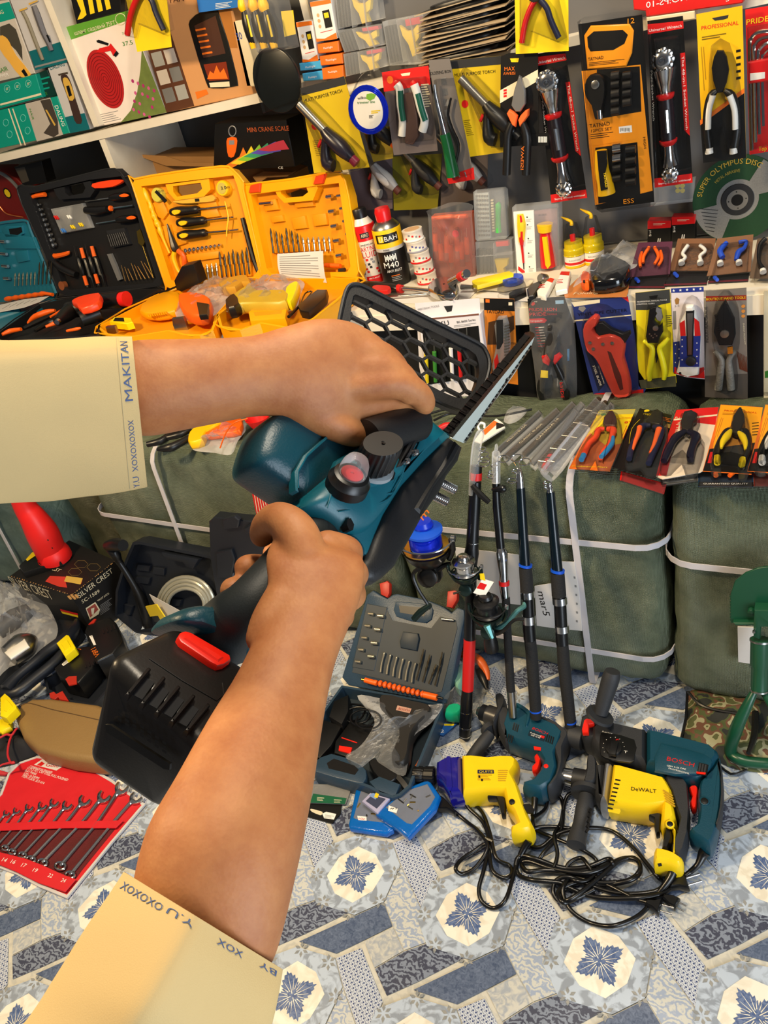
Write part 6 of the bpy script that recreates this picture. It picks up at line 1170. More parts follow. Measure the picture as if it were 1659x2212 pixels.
bl(t,P_,[(1430,100),(1475,80),(1520,160),(1525,320),(1510,400),(1515,520),(1420,520),(1425,400),(1405,300),(1405,180)],.032,2)
t,c,P_=hang('screw_box','edge of a pale clear case with green contents cut by the right border',[(1640,60),(1720,60),(1720,545),(1640,545)],CRMI,cat='case');c.flat(P_,[(1645,420),(1720,400),(1720,440),(1645,450)],.0005,GRNI);bl(t,P_,[(1636,80),(1720,80),(1720,540),(1636,540)],.03)
# ================================================================ things standing on the display ledge
view(740,400,2.8603);ZL=ZP(.913)
CPH=math.atan2(CAM.y-2.0,CAM.x+1.1)
def upright(bx,by,topy,tx=None):
    b_=ZL.at(bx,by);P=YP(b_.y);return b_,P,P.at(tx or bx,topy).z-.913
def wrap(m,b_,r,s,z0,z1,a0,a1,mt,off=.0006):
    vs,fs=txtmesh(s);m.add([b_+V(((r+off)*math.cos(a0+(a1-a0)*x),(r+off)*math.sin(a0+(a1-a0)*x),z0+(z1-z0)*y)) for x,y in vs],fs,mt)
def patch(m,b_,r,z0,z1,a0,a1,mt,n=10,off=.0004):
    m.add([b_+V(((r+off)*math.cos(a0+(a1-a0)*k/n),(r+off)*math.sin(a0+(a1-a0)*k/n),z)) for k in range(n+1) for z in (z0,z1)],[(2*k,2*k+2,2*k+3,2*k+1) for k in range(n)],mt)
def can(lab,bx,by,topy,tx,rpx,prof,cat='can',name='spray_can'):
    b_,P,Hh=upright(bx,by,topy,tx);r=rpx*mpp(P,bx,by-60);b_=b_+V((0,r*.6,0));t=T(name,lab,cat);ang=math.atan2(-b_.y,-b_.x)
    for nm,mt,q in prof:t.p(nm).lathe(b_,(0,0,1),[(0,q[0][1]*Hh)]+[(a*r,h*Hh) for a,h in q]+[(0,q[-1][1]*Hh)],mt,40)
    return t,b_,r,Hh,ang
WCN=M('white_can_paint',(226,216,200),.3);RCN=M('red_can_paint',(206,30,32),.3)
t,b_,r,h,a=can('red and white spray can of starting fluid with black cap',185,612,150,120,74,[('can',WCN,[(.98,0),(1,.01),(1,.60)]),('red_shoulder',RCN,[(1,.60),(1,.74),(.97,.79),(.9,.80)]),('neck',WCN,[(.9,.80),(.6,.88),(.55,.90)]),('cap',BLK,[(.60,.87),(.60,.985),(.54,1)])])
m=t.p('print');wrap(m,b_,r,'PREMIUM',.54*h,.565*h,a-.5,a+.5,BLKI);wrap(m,b_,r,'STARTING',.47*h,.53*h,a-1.0,a+.75,REDI);wrap(m,b_,r,'FLUID',.385*h,.465*h,a-.9,a+.75,REDI);patch(m,b_,r,.02*h,.13*h,a-.7,a+1,REDI);wrap(m,b_,r,'ANTI RUST',.09*h,.11*h,a-.5,a+.5,WHT,.0008)
patch(m,b_,r,.64*h,.71*h,a-.4,a+.35,DRK);wrap(m,b_,r,'ABRO',.655*h,.70*h,a-.32,a+.28,CRMI,.0008)
for k in range(14):an=a-.9+((k*37) % 17)/10;patch(m,b_,r,(.16+.2*((k*13) % 10)/10)*h,(.19+.2*((k*13) % 10)/10)*h,an,an+.22,[GREYI,REDI,DRK][k % 3])
t,b_,r,h,a=can('yellow and black spray can of anti-rust lubricant with red cap',320,618,145,285,88,[('can',BLK,[(.98,0),(1,.01),(1,.475)]),('yellow_band',YEL,[(1,.52),(1,.745),(.985,.75)]),('grey_band',M('grey_band',(190,188,184),.35),[(1.001,.475),(1.001,.52)]),('dome',STL,[(.98,.75),(.95,.77),(.62,.835),(.5,.84)]),('cap',RCN,[(.52,.83),(.55,.95),(.50,.98),(.47,1)])])
m=t.p('print');patch(m,b_,r,.585*h,.70*h,a-.95,a+.72,BLKI);patch(m,b_,r,.60*h,.685*h,a-.75,a-.35,YELI,off=.0008);wrap(m,b_,r,'BAH',.61*h,.675*h,a-.28,a+.62,WHT,.001);wrap(m,b_,r,'U',.61*h,.675*h,a-.68,a-.42,WHT,.001);wrap(m,b_,r,'M40',.26*h,.34*h,a-.75,a+.35,WHT);wrap(m,b_,r,'ANTI RUST',.20*h,.235*h,a-.6,a+.5,WHT);wrap(m,b_,r,'M40',.485*h,.51*h,a-.5,a-.1,BLKI,.0012)
for k in range(9):an=a-.55+k*.095;patch(m,b_,r,(.37 if k % 2 else .35)*h,(.415 if k % 2 else .435)*h,an,an+.07,WHT)
for k in range(4):patch(m,b_,r,(.08+k*.022)*h,(.09+k*.022)*h,a-.35,a+.35-.1*(k % 2),ORGI if k==3 else GREYI)
base=ZL.at(500,622)+V((0,.03,0));Pt=YP(base.y);rt=62*mpp(Pt,500,560);zt=[Pt.at(480,y).z for y in (612,560,500,440,355,285)]
for k in range(5):
    t=T('metal_tin',['bottom white tin with red rim in the stack beside the spray cans','second tin from the bottom of the stack beside the spray cans','middle tin of the stack beside the spray cans','blue printed tin, second from the top of the stack beside the spray cans','white top tin with cream lid on the stack beside the spray cans'][k],'tin','tins stacked beside the spray cans');bb=V((base.x-.004*k,base.y,.913+.031*k));hh=.0305
    t.p('tin').lathe(bb,(0,0,1),[(0,0),(rt*.96,0),(rt,.002),(rt,.004),(rt*.97,.005),(rt*.97,hh-.005),(rt,hh-.004),(rt,hh),(rt*.9,hh),(0,hh-.001)],WCN,36)
    m=t.p('rim');m.lathe(bb,(0,0,1),[(rt*1.0,0.001),(rt*1.02,.002),(rt*1.02,.005),(rt*.99,.006)],[RCN,RCN,RCN,col(150,150,160,r=.4),WHT][k],36);m=t.p('print');an=math.atan2(-bb.y,-bb.x)
    if k==4:m.lathe(bb+V((0,0,hh)),(0,0,1),[(0,0),(rt*.75,0),(rt*.75,.0008),(0,.0008)],M('kraft_lid',(200,160,120),.6),30)
    for j in range(5):patch(m,bb,rt*.97,.008+.003*((j*3) % 4),.013+.003*((j*3) % 4),an-.9+j*.36,an-.9+j*.36+.2,ink(90,90,150) if k==3 else (GREYI if j % 2 else REDI))
def fbox(name,lab,cat,quad,P,d,mt,group=None,bev=.002):
    t=T(name,lab,cat,group);m=t.p('box');m.pr(P,quad,-d,0,mt,bev);return t,m
PL=YP(2.02)
OCL=M('orange_clear_plastic',(250,96,40),.12,0,tr=.72);
t,m=fbox('screwdriver_set','transparent orange case of small orange and grey screwdrivers wrapped in film','screwdriver set',[(545,195),(790,175),(815,560),(790,605),(585,605),(560,560)],PL,.03,OCL,bev=.004)
m2=t.p('insert');m2.pr(PL,[(560,215),(785,200),(800,590),(600,590)],-.028,-.02,ink(150,60,40));m2.flat(PL,[(565,455),(640,480),(690,560),(600,590),(575,580)],-.002,DRK);m2.text(PL,'TOOLS',(585,580),(650,588),-.0015,ORGI,12)
tp(t.p('tray_handle'),PL,[(555,205,12),(660,195,14),(770,190,12)],-.006,ORG,3,10)
for k,(x,lo) in enumerate(((572,0),(605,60),(640,10),(668,70),(705,0),(735,50),(765,20))):
    p_=t.p('screwdriver');tp(p_,PL,[(x,300+lo,12),(x+2,350+lo,15),(x+4,410+lo,13)],-.012,ORG,3,10);tp(p_,PL,[(x+4,405+lo,14),(x+6,450+lo,15)],-.012,M('grey_grip',(110,100,90),.5),0,10);tp(p_,PL,[(x,300+lo,3),(x-2,255+lo*.5,3)],-.012,STL,0,6) if lo else tp(p_,PL,[(x,262,13),(x,290,14)],-.012,DRK,0,10)
t.p('sticker').disc(PL,(698,300),.010,.0006,REDI,20)
m=t.p('film',label='clear film');blob(m,PL,[(520,160),(600,130),(680,105),(800,120),(800,200),(820,560),(700,590),(560,580),(530,210)],.001,.012,FILM,fs=18,wr=.6)
def clearbox(lab,quad,P=PL,d=.03,group=None,nm='organiser_box'):
    t=T(nm,lab,'box',group);m=t.p('case',label='clear plastic case');q=[P.l(x,y,0) for x,y in quad]
    if area2(q)<0:q=q[::-1]
    m.lpr(P,q,-d,0,FROST,.003,2,True);return t
t=clearbox('clear case of small bits with green screwdriver, standing on the other clear box',[(805,45),(985,28),(1000,40),(1018,320),(1005,335),(830,348),(818,335)],YP(2.03))
P_=YP(2.03);m=t.p('bits');m.pr(P_,[(815,55),(900,48),(915,330),(832,338)],-.02,-.012,M('pale_insert',(190,196,196),.5))
for i in range(10):
    for j in range(5):m.pr(P_,[(822+j*16+i*1.5,62+i*27),(832+j*16+i*1.5,61+i*27),(832+j*16+i*1.5,72+i*27),(822+j*16+i*1.5,73+i*27)],-.013,-.009,GREYI)
for i in range(12):m.pr(P_,[(915+i,90+i*17),(930+i,89+i*17),(930+i,99+i*17),(915+i,100+i*17)],-.012,-.007,CRMI)
tp(t.p('screwdriver',label='green screwdriver'),P_,[(955,110,14),(962,130,17),(960,200,15),(962,290,19)],-.008,M('green_plastic',(80,190,90),.4),3,12)
def puffy(t,P,pts):t.p('inner_tool',label='yellow and black tool').puff(P,pts,-.012,.008,.002,YELI)
t=clearbox('clear divided box with yellow pliers part, under the green screwdriver case',[(818,355),(1045,335),(1058,560),(828,580)],YP(2.03));P_=YP(2.03);puffy(t,P_,[(940,455),(1030,450),(1025,490),(1000,510),(1020,560),(1000,575),(960,570),(955,510)]);m=t.p('contents');m.pr(P_,[(945,350),(1020,345),(1025,375),(950,380)],-.02,-.006,REDI)
for k in range(5):m.pr(P_,[(828+k*22,400),(842+k*22,398),(846+k*22,560),(832+k*22,562)],-.02,-.008,DRK)
m.pr(P_,[(930,360),(934,360),(940,575),(936,575)],-.025,-.001,FROST);m.pr(P_,[(820,440),(1050,425),(1050,428),(820,444)],-.025,-.001,FROST)
t=clearbox('tall clear case holding red and yellow insulated screwdriver, diagram card on its left',[(1045,140),(1335,112),(1345,540),(1070,570)],YP(2.02),.035);P_=YP(2.02)
m=t.p('card');m.pr(P_,[(1055,165),(1180,155),(1198,570),(1080,548)],-.004,.0012,WHT);tp(m,P_,[(1098,178,18),(1105,240,26),(1105,300,22),(1105,350,16)],.002,YELI,3,8);tp(m,P_,[(1098,185,12),(1105,240,18),(1105,330,14),(1108,370,10)],.005,RCN,3,8);tp(m,P_,[(1108,370,8),(1118,480,6)],.003,RCN,0,6);tp(m,P_,[(1118,480,3),(1120,520,3)],.003,DRK,0,5);m.pr(P_,[(1093,320),(1118,320),(1118,340),(1093,342)],.003,.0075,YELI)
for x,y in ((1140,198),(1143,245),(1147,330),(1150,420),(1155,505)):m.disc(P_,(x,y),.002,.0016,BLKI,10);bars(m,P_,(x-5,y+12),(x+28,y+10),(0,7),3,2,.0016,GREYI)
m.flat(P_,[(1085,500),(1125,530),(1130,560),(1085,525)],.0016,REDI);m2=t.p('back_card');m2.pr(P_,[(1185,160),(1325,140),(1335,530),(1200,550)],-.034,-.03,M('pinkish_card',(150,120,124),.6));m2.text(P_,'RUIKE',(1212,192),(1262,186),-.002,BLKI,11)
m=t.p('handle',label='red and yellow handle');tp(m,P_,[(1255,250,40),(1255,290,34),(1262,380,42),(1275,500,46)],-.008,RCN,3,16);tp(m,P_,[(1250,240,46),(1252,285,40)],-.006,YEL,0,16);m.puff(P_,[(1235,320),(1265,318),(1290,490),(1270,515),(1255,490)],.008,.006,.001,YEL)
for i,(x,y,ht) in enumerate(((1420,520,250),(1540,500,205))):
    b_=ZL.at(x,y)+V((0,.03,0));P_=YP(b_.y);r=62*mpp(P_,x,y-60);hh=(P_.at(x-20,ht-18).z-.913)*.97
    t=T('glue_bottle',['clear and yellow dispenser bottle with white label, the front one of two','clear and yellow dispenser bottle standing behind the other one'][i],'bottle','dispenser bottles on the ledge')
    t.p('base').lathe(b_,(0,0,1),[(0,0),(r,0),(r,.06*hh),(0,.06*hh)],YEL,32);m=t.p('label_band');m.lathe(b_,(0,0,1),[(0,.05*hh),(r*.99,.05*hh),(r*.99,.27*hh),(0,.27*hh)],WHT,32);m.lathe(b_,(0,0,1),[(r*.995,.08*hh),(r*1.005,.09*hh),(r*1.005,.13*hh),(r*.995,.14*hh)],RCN,32);an=math.atan2(-b_.y,-b_.x);wrap(m,b_,r,'BLACKPOINT',.18*hh,.215*hh,an-.6,an+.6,GREYI)
    m=t.p('yellow_cup');m.lathe(b_,(0,0,1),[(r*.97,.27*hh),(r*1.04,.29*hh)]+[(r*(1.02 if k % 2 else .99),(.31+.02*k)*hh) for k in range(7)]+[(r*.9,.45*hh),(r*.88,.60*hh),(0,.60*hh)],M('yellow_clear_plastic',(240,214,30),.15,0,tr=.35),32)
    for k in range(8):aa=k*math.pi/4;m.lathe(b_+V((r*.7*math.cos(aa),r*.7*math.sin(aa),.47*hh)),(0,0,1),[(0,0),(.004,0),(.004,.09*hh),(0,.1*hh)],STL,8)
    t.p('red_core').lathe(b_,(0,0,1),[(0,.45*hh),(r*.28,.45*hh),(r*.26,.75*hh),(0,.76*hh)],RCN,16);t.p('clear_cap').lathe(b_,(0,0,1),[(r*.92,.58*hh),(r*.80,.75*hh),(r*.58,.97*hh),(r*.54,hh),(0,hh)],CLR,28)
    t.p('nozzle',label='yellow nozzle').tube([b_+V((0,0,hh*.97)),b_+V((0,0,hh*1.05)),b_+V((-.012,0,hh*1.12)),b_+V((-.026,0,hh*1.19))],[.005,.004,.0035,.0012],YEL,10,3)
# small things lying on the front of the ledge
t=T('ratchet_wrench','ratchet wrench with black and red grip and chrome head lying on the ledge','ratchet');P_=ZP(.925)
m=t.p('grip',label='black and red grip');tp(m,P_,[(110,625,18),(150,622,26),(230,628,30),(320,640,28),(345,642,22)],.008,BLK,3,14);m.puff(P_,[(185,640),(215,628),(280,632),(300,645),(280,662),(210,662)],.020,.006,.001,RED,2);tp(m,P_,[(345,640,26),(368,643,24)],.008,RED,0,14);tp(t.p('shaft'),P_,[(365,640,15),(450,645,13),(540,655,16)],.008,CHR,2,12)
m=t.p('head');m.puff(P_,[(530,650),(560,610),(620,590),(690,595),(718,640),(700,690),(640,698),(590,690),(545,672)],.012,.012,.004,CHR,3);m.disc(P_,(648,655),.014,.022,DRK,24,.0275,bev=.002);m.disc(P_,(648,655),.007,.027,BLK,20,.029);m.puff(P_,[(568,640),(590,632),(602,650),(585,668),(566,655)],.024,.004,.001,DRK)
for x,y in ((625,608),(622,690)):m.disc(P_,(x,y),.0024,.0235,BLK,10,.025)
t=T('socket','chrome socket with red band leaning on the ratchet head','socket');cyl(t.p('body'),P_,(672,600),(745,560),(26,26),.030,CHR,20,h2=.06);cyl(t.p('band',label='red band'),P_,(728,568),(752,556),(28,28),.053,RED,20,h2=.064);cyl(t.p('mouth'),P_,(745,560),(768,545),(27,24),.06,CHR,20,h2=.07)
t=T('chrome_bar','long chrome extension bar lying behind the saw guard on the ledge','bar');tp(t.p(),ZP(.913),[(140,700,8),(300,690,8),(540,672,9)],.008,CHR,0,10)
t=T('socket','small dark steel socket adapter right of the ratchet','socket');cyl(t.p(),P_,(735,630),(805,630),(16,12),.004,STL,12)
t=T('plastic_tool','bright yellow plastic tool lying on the blue tape pack','tool');P_=ZP(.93);m=t.p();m.pr(P_,[(798,588),(830,575),(1030,528),(1058,542),(1055,560),(830,618),(805,605)],.0,.012,M('bright_yellow_latch'),.003,seg=2)
t=T('tape_pack','blue round tape in a clear card pack lying under the yellow tool','tape');m=t.p('card');m.pr(P_,[(830,655),(870,610),(1100,575),(1180,590),(1150,620),(1000,655),(870,645)],-.012,-.010,CRMI);BLT=M('blue_tape',(40,80,200),.35);m=t.p('tape',label='blue tape roll');b_=P_.at(1055,605,-.008);m.lathe(b_,(0,0,1),[(.01,0),(.026,0),(.028,.004),(.028,.014),(.026,.017),(.01,.017)],BLT,30);bl(t,P_,[(960,610),(1050,565),(1125,585),(1120,620),(1040,650),(965,640)],.014,2)
t=T('black_tool','small black flat tool peeking over the ledge edge','tool');t.p().pr(P_,[(1025,665),(1060,645),(1130,628),(1135,660),(1060,695),(1030,690)],-.015,-.004,BLK,.003)
for i,(q,mt) in enumerate((([(1138,640),(1170,610),(1215,590),(1232,600),(1180,680),(1150,685)],BLK),([(1200,650),(1280,570),(1315,575),(1255,685),(1205,675)],WHT),([(1312,620),(1350,530),(1410,530),(1388,640),(1318,655)],WHT))):
    t=T('knife_pack',['black slide knife, leftmost of the three small knives on the ledge','white knife with red print, middle of the three small knives on the ledge','white ribbed knife with red print, rightmost of the three small knives on the ledge'][i],'knife','small knives on the ledge front');m=t.p('body');m.pr(P_,q,-.012,.0,mt,.002)
    if i:m.flat(P_,[(q[0][0]*.25+q[1][0]*.75,q[0][1]*.25+q[1][1]*.75),(q[1][0]+2,q[1][1]+2),(q[2][0]-6,q[2][1]+3),(q[2][0]*.75+q[3][0]*.25-4,q[2][1]*.75+q[3][1]*.25)],.0005,REDI);bars(m,P_,(q[0][0]+8,q[0][1]-14),(q[0][0]+48,q[0][1]-18),(4,-9),3,4,.0005,M('ink_cd201e'))
t=T('screw_jar','small round clear jar lying beside the diagram card','jar');b_=ZP(.93).at(1240,575);t.p().lathe(b_,(-.3,-.8,.4),[(0,-.01),(.011,-.01),(.012,.01),(.009,.014),(0,.014)],STL,20)
for lab,q in (('white paper strip lying under the ratchet at the left',[(40,720),(400,700),(800,640),(830,650),(760,720),(460,730)]),('crumpled clear and cream packaging on the ledge below the diagram card',[(820,690),(880,630),(1180,620),(1300,640),(1200,720),(900,700)])):t=T('paper_sheet',lab,'paper',None);t.p().pr(ZL,q,.0,.0012,PAP)
# right half of the ledge
view(1180,400,3.4635);P_=ZP(.925)
t=T('saw_pack','black folding saw in clear film on an orange card reading folding saw','saw pack');m=t.p('card');m.pr(P_,[(130,800),(230,700),(330,640),(620,740),(612,800),(600,832),(140,838)],-.010,-.008,ink(190,120,66));m.text(P_,'Folding Saw',(200,818),(520,806),-.0078,CRMI,26)
m=t.p('handle',label='black glossy handle');m.puff(P_,[(330,620),(380,585),(480,560),(560,590),(640,640),(600,720),(520,750),(360,765),(325,720)],.012,.016,.005,M('gloss_black',(16,16,18),.15,0,coat=.5),2);m=t.p('knob',label='orange end');m.puff(P_,[(262,700),(280,675),(320,680),(335,710),(320,755),(262,750)],.01,.012,.003,ORG,2);m.pr(P_,[(275,710),(290,710),(290,722),(275,722)],.02,.0228,BLK)
m=t.p('film',label='clear film');blob(m,P_,[(200,760),(340,600),(500,500),(660,450),(700,500),(680,600),(600,640),(400,700),(280,720)],.02,.035,FILM,fs=12,wr=.5,seed=3)
def clamp_pack(lab,q,cc,shape,mt,tips=None,z=.925):
    t=T('clip_pack',lab,'clip pack','spring clip packs on the right of the ledge');P_=P3(ZP(z).at(*q[3]),ZP(z).at(*q[2]),ZP(z).at(*q[3])+V((0,.06,.035)));c=card(t,P_,q,cc)
    m=t.p('clip')
    for s_ in shape:tp(m,P_,s_,.012,mt,4,10)
    if tips:
        for x,y in tips:tp(t.p('tip_pad'),P_,[(x,y-8,20),(x+3,y+12,22)],.012,M('white_grip'),0,12)
    xs=[a[0] for a in q];ys=[a[1] for a in q];cx,cy=sum(xs)/4,sum(ys)/4;bl(t,P_,[(cx+(x-cx)*.82,cy+(y-cy)*.82) for x,y in q],.024,0);return t,P_
clamp_pack('small card pack with orange spring clips on purple backing, left of the clip row',[(690,430),(945,420),(925,665),(615,690)],ink(80,40,60),[[(770,465,12),(730,530,12),(725,580,10)],[(810,465,12),(840,530,12),(810,590,10)],[(715,500,9),(700,560,11),(705,610,10)],[(855,490,9),(865,550,11),(840,600,10)]],ORG)
clamp_pack('small card pack with white tipped clear clips, centre of the clip row',[(985,400),(1268,398),(1230,640),(918,640)],ink(120,84,60),[[(1060,450,14),(1020,510,12),(1040,540,12),(1010,575,12)],[(1150,450,12),(1190,490,12),(1150,530,12),(1165,580,12)]],M('white_grip'),[(1010,575),(1150,575)])
clamp_pack('small card pack with bright blue spring clips, right of the clip row',[(1280,400),(1550,368),(1530,645),(1200,680)],ink(120,86,62),[[(1350,430,16),(1300,490,20),(1320,540,18)],[(1440,430,14),(1495,420,12),(1480,470,14),(1440,500,20),(1420,560,14)]],BLT,[(1300,580),(1440,575)])
clamp_pack('small card pack with black clip and blue corner at the right border',[(1580,400),(1760,390),(1740,700),(1520,695)],ink(90,74,60),[[(1640,400,16),(1600,450,16),(1590,560,12),(1620,620,14)]],BLK,[(1620,640)])
for lab,q in (('dark red card pack lying underneath the orange clips',[(640,690),(910,670),(885,768),(590,768)]),('dark card pack lying underneath the white tipped clips',[(930,650),(1220,645),(1200,740),(880,752)]),('dark blue card pack lying underneath the blue clips',[(1230,680),(1520,655),(1510,715),(1210,730)])):t=T('clip_pack',lab,'clip pack','clip packs underneath');c=card(t,ZP(.916),q,DRK);c.flat(ZP(.916),[(q[3][0],q[3][1]-12),(q[2][0],q[2][1]-12),q[2],q[3]],.0004,ink(100,40,50));tp(t.p('tip'),ZP(.916),[(q[0][0]+30,q[0][1]+10,14),(q[0][0]+50,q[0][1]+30,12)],.008,BLT,0,8)
for i,(q,lab) in enumerate((([(760,270),(930,270),(925,330),(765,335)],'small black box with bright red top, left of the pair by the green disc'),([(940,240),(1110,240),(1108,305),(942,312)],'small black box with bright red top, right of the pair by the green disc'))):
    P_=YP(2.10);t=T('bearing_box',lab,'box','black and red boxes');m=t.p('box');x0,x1=q[0][0],q[1][0];yb=q[0][1]+40
    m.pr(P_,[(x0,yb),(x1,yb-10),(x1+2,yb+130),(x0-4,yb+145)],-.03,.0,BLKI,0);m=t.p('lid',label='red lid');m.pr(P_,[(x0-2,q[0][1]),(x1+2,q[0][1]-4),(x1+1,yb+8),(x0-2,yb+20)],-.032,.0015,RCN,.0005);m.text(P_,'Brod',(x0+26,yb+70),(x0+24,yb+28),.0008,WHT,18);bars(m,P_,(x0+40,q[0][1]+18),(x1-40,q[0][1]+16),(0,8),2,3,.0018,CRMI)
    for k in range(2):m.flat(P_,[(x0+66+k*16,yb+140),(x0+76+k*14,yb+88),(x0+82+k*14,yb+88),(x0+76+k*16,yb+140)],.0006,WHT)
# green cutting disc leaning on the panel
view(1080,0,2.8653);P_=YP(2.12);t=T('cutting_disc','large green cutting disc with cream label and black hub leaning at the right','disc');m=t.p('disc');cpt=P_.at(1470,1235);R_=262*mpp(P_,1470,1235);gq=lambda r,n=48:[P_.l(1470,1235)[0]+0 for _ in ()]
PC=Pl(P_.n,cpt,(1,0,0));ring=lambda r,n=56:[(r*math.cos(2*math.pi*k/n),r*math.sin(2*math.pi*k/n)) for k in range(n)]
GD=M('green_abrasive',(14,58,32),.8,0,ns=200,nc=.25);m.lpr(PC,ring(R_),-.003,.0,GD);CRA=M('speckled_label',(120,120,118),.8,0,ns=300,nc=.3)
def arc(r0,r1,a0,a1,h,mt,n=14):m.add([PC.w(r*math.cos(a0+(a1-a0)*k/n),r*math.sin(a0+(a1-a0)*k/n),h) for k in range(n+1) for r in (r0,r1)],[(2*k,2*k+1,2*k+3,2*k+2) for k in range(n)],mt)
arc(.0,R_*.46,0,6.2832,.0005,CRA,40);arc(R_*.35,R_*.985,3.3,4.35,.0006,CRA);arc(R_*.45,R_*.985,.15,1.0,.0006,CRA)
m2=t.p('hub');m2.lpr(PC,ring(R_*.36),.0,.003,DRK,.001,1);m2.lpr(PC,ring(R_*.235),.002,.0042,M('grey_hub',(130,128,124),.4,.4));m2.lpr(PC,ring(R_*.13),.004,.0046,BLK)
for k in range(4):a=k*math.pi/2+.1;m2.lathe(PC.w(R_*.19*math.cos(a),R_*.19*math.sin(a),.0042),PC.n,[(0,0),(.0016,0),(.0016,.0003),(0,.0003)],BLK,8)
vs,fs=txtmesh('SUPER OLYMPUS DISC');m.add([PC.w((R_*(.80+.12*y))*math.cos(2.95-x*2.0),(R_*(.80+.12*y))*math.sin(2.95-x*2.0),.0009) for x,y in vs],fs,ink(196,160,60));vs,fs=txtmesh('METAL ABRASIVE');m.add([PC.w((R_*(.62+.07*y))*math.cos(2.4-x*.9),(R_*(.62+.07*y))*math.sin(2.4-x*.9),.0009) for x,y in vs],fs,ink(170,150,60))
for k in range(7):bars(m,PC,(1240+k*6,1290+k*22),(1350-k*4,1300+k*22),(0,9),1,4,.001,DRK)
# ================================================================ tool cases on the ledge
YC=M('orange_yellow_case_plastic',(244,166,8),.38,0,ns=30,nc=.04,bump=.08,bs=300);YCD=M('amber_case_tray',(226,146,10),.45,0,ns=30,nc=.06);CBK=col(30,31,34,r=.45)
view(200,330,2.765)
def lidplane(a,b,tilt=.26):
    z=ZP(.955);A,B=z.at(*a),z.at(*b);u=(B-A);u.z=0;u.normalize();bk=V((-u.y,u.x,0));return Pl(u.cross(bk*math.sin(tilt)+V((0,0,math.cos(tilt)))),A,u),A,B
def lid(t,P,outer,inner,mt,mti,handle,hole,depth=.035):
    m=t.p('lid');q=[P.l(x,y,0) for x,y in outer];q=q if area2(q)>0 else q[::-1];iq=[P.l(x,y,0) for x,y in inner];hq=[P.l(x,y,0) for x,y in hole]
    m.lpr(P,q,-depth,.0,mt,holes=[iq]);m.lpr(P,iq,-depth,-depth+.008,mti,holes=[hq]);hh=[P.l(x,y,0) for x,y in handle];m.lpr(P,hh,-depth,-.004,mt,holes=[hq])
    tp(m,P,[(x,y,7) for x,y in outer],-.002,mt,2,8,True);return m
t=T('tool_case','open yellow tool case with black handled screwdrivers and pliers in its lid','tool case',None);P1,_,_=lidplane((440,812),(1000,748));YD1=-.027
if P1.n.dot(CAM-P1.p)<0:P1=Pl(-P1.n,P1.p,P1.u)
m=lid(t,P1,[(240,190),(250,158),(500,115),(770,82),(835,100),(905,180),(900,220),(1020,740),(1000,765),(470,812),(440,800)],[(290,200),(420,185),(840,135),(862,190),(990,700),(960,740),(500,775),(470,760)],YC,YCD,[(430,190),(690,155),(700,220),(660,262),(490,285),(450,240)],[(475,200),(640,178),(650,215),(620,242),(500,262),(478,235)])
def raised(m,P,q,d=.010,mt=YCD):m.pr(P,q,YD1-.001,YD1+d,mt,.003,seg=2)
for q in ([(340,300),(420,290),(450,360),(420,400),(380,380)],[(600,250),(720,250),(750,330),(640,330)],[(640,340),(740,330),(760,380),(650,395)],[(550,610),(760,585),(775,625),(570,655)],[(400,440),(460,430),(500,560),(440,620),(410,560)],[(480,470),(560,500),(560,540),(500,560)]):raised(m,P1,q)
for k in range(12):raised(m,P1,[(610+k*28,690-k*3),(632+k*28,688-k*3),(640+k*28,770-k*3),(618+k*28,772-k*3)],.012)
def drill(t,P,x,y,ln,d=.0,w=6,nm='drill_bit',mt=None,lean=.12):tp(t.p(nm),P,[(x,y,w*.8),(x-lean*ln*.4,y-ln*.4,w*.8),(x-lean*ln*.5,y-ln*.5,w*1.1),(x-lean*ln*.65,y-ln*.65,w*.8),(x-lean*ln*.8,y-ln*.8,w*1.1),(x-lean*ln,y-ln,w*.3)],YD1+.014,mt or M('dark_drill_steel'),2,6)
for k in range(12):drill(t,P1,640+k*27,768-k*4,(95 if k<5 else 140+10*(k % 3)),nm='screwdriver_bit' if k<5 else 'drill_bit',mt=M('nickel_metal') if k<5 else None)
for k in range(9):p_=t.p('socket_bit');c_=P1.at(565+k*25,583-k*4,YD1+.006);p_.lathe(c_,P1.n,[(0,0),(.0068-k*.0003,0),(.0068-k*.0003,.010),(.004,.010),(.004,.006),(0,.006)],CHR,12)
for x,y,x2 in ((470,355,790),(510,420,830),(515,495,858)):
    p_=t.p('screwdriver',label='black handled screwdriver');tp(p_,P1,[(x,y,18),(x+40,y-4,26),(x+110,y-10,22),(x+150,y-15,22),(x+165,y-17,16)],YD1+.018,BLK,3,12);tp(p_,P1,[(x+165,y-17,5),(x2,y-35,5),(x2+12,y-37,8 if x==470 else 5)],YD1+.016,CHR,0,8);p_.puff(P1,[(x+3,y-2),(x+20,y-14),(x+52,y-12),(x+50,y+6),(x+20,y+16)],YD1+.036,.003,.0008,YEL,2)
p_=t.p('long_nose_pliers');tp(p_,P1,[(445,425,4),(462,480,10),(488,560,22),(500,585,18)],YD1+.016,GM,3,8);tp(p_,P1,[(490,590,14),(485,630,14),(510,700,11),(528,720,9)],YD1+.016,YEL,3,8);tp(p_,P1,[(510,585,14),(545,620,14),(545,690,12),(535,720,9)],YD1+.016,ORG,3,8)
p_=t.p('tape_measure',label='black and yellow tape measure');c_=P1.at(405,252,YD1);p_.lathe(c_,P1.n,[(0,0),(.0235,0),(.0235,.018),(.021,.021),(0,.021)],ink(200,190,70),28);p_.pr(P1,[(370,235),(382,222),(445,285),(430,300)],YD1+.02,YD1+.0225,BLKI);p_.text(P1,'5m',(395,240),(425,232),YD1+.022,DRK,14)
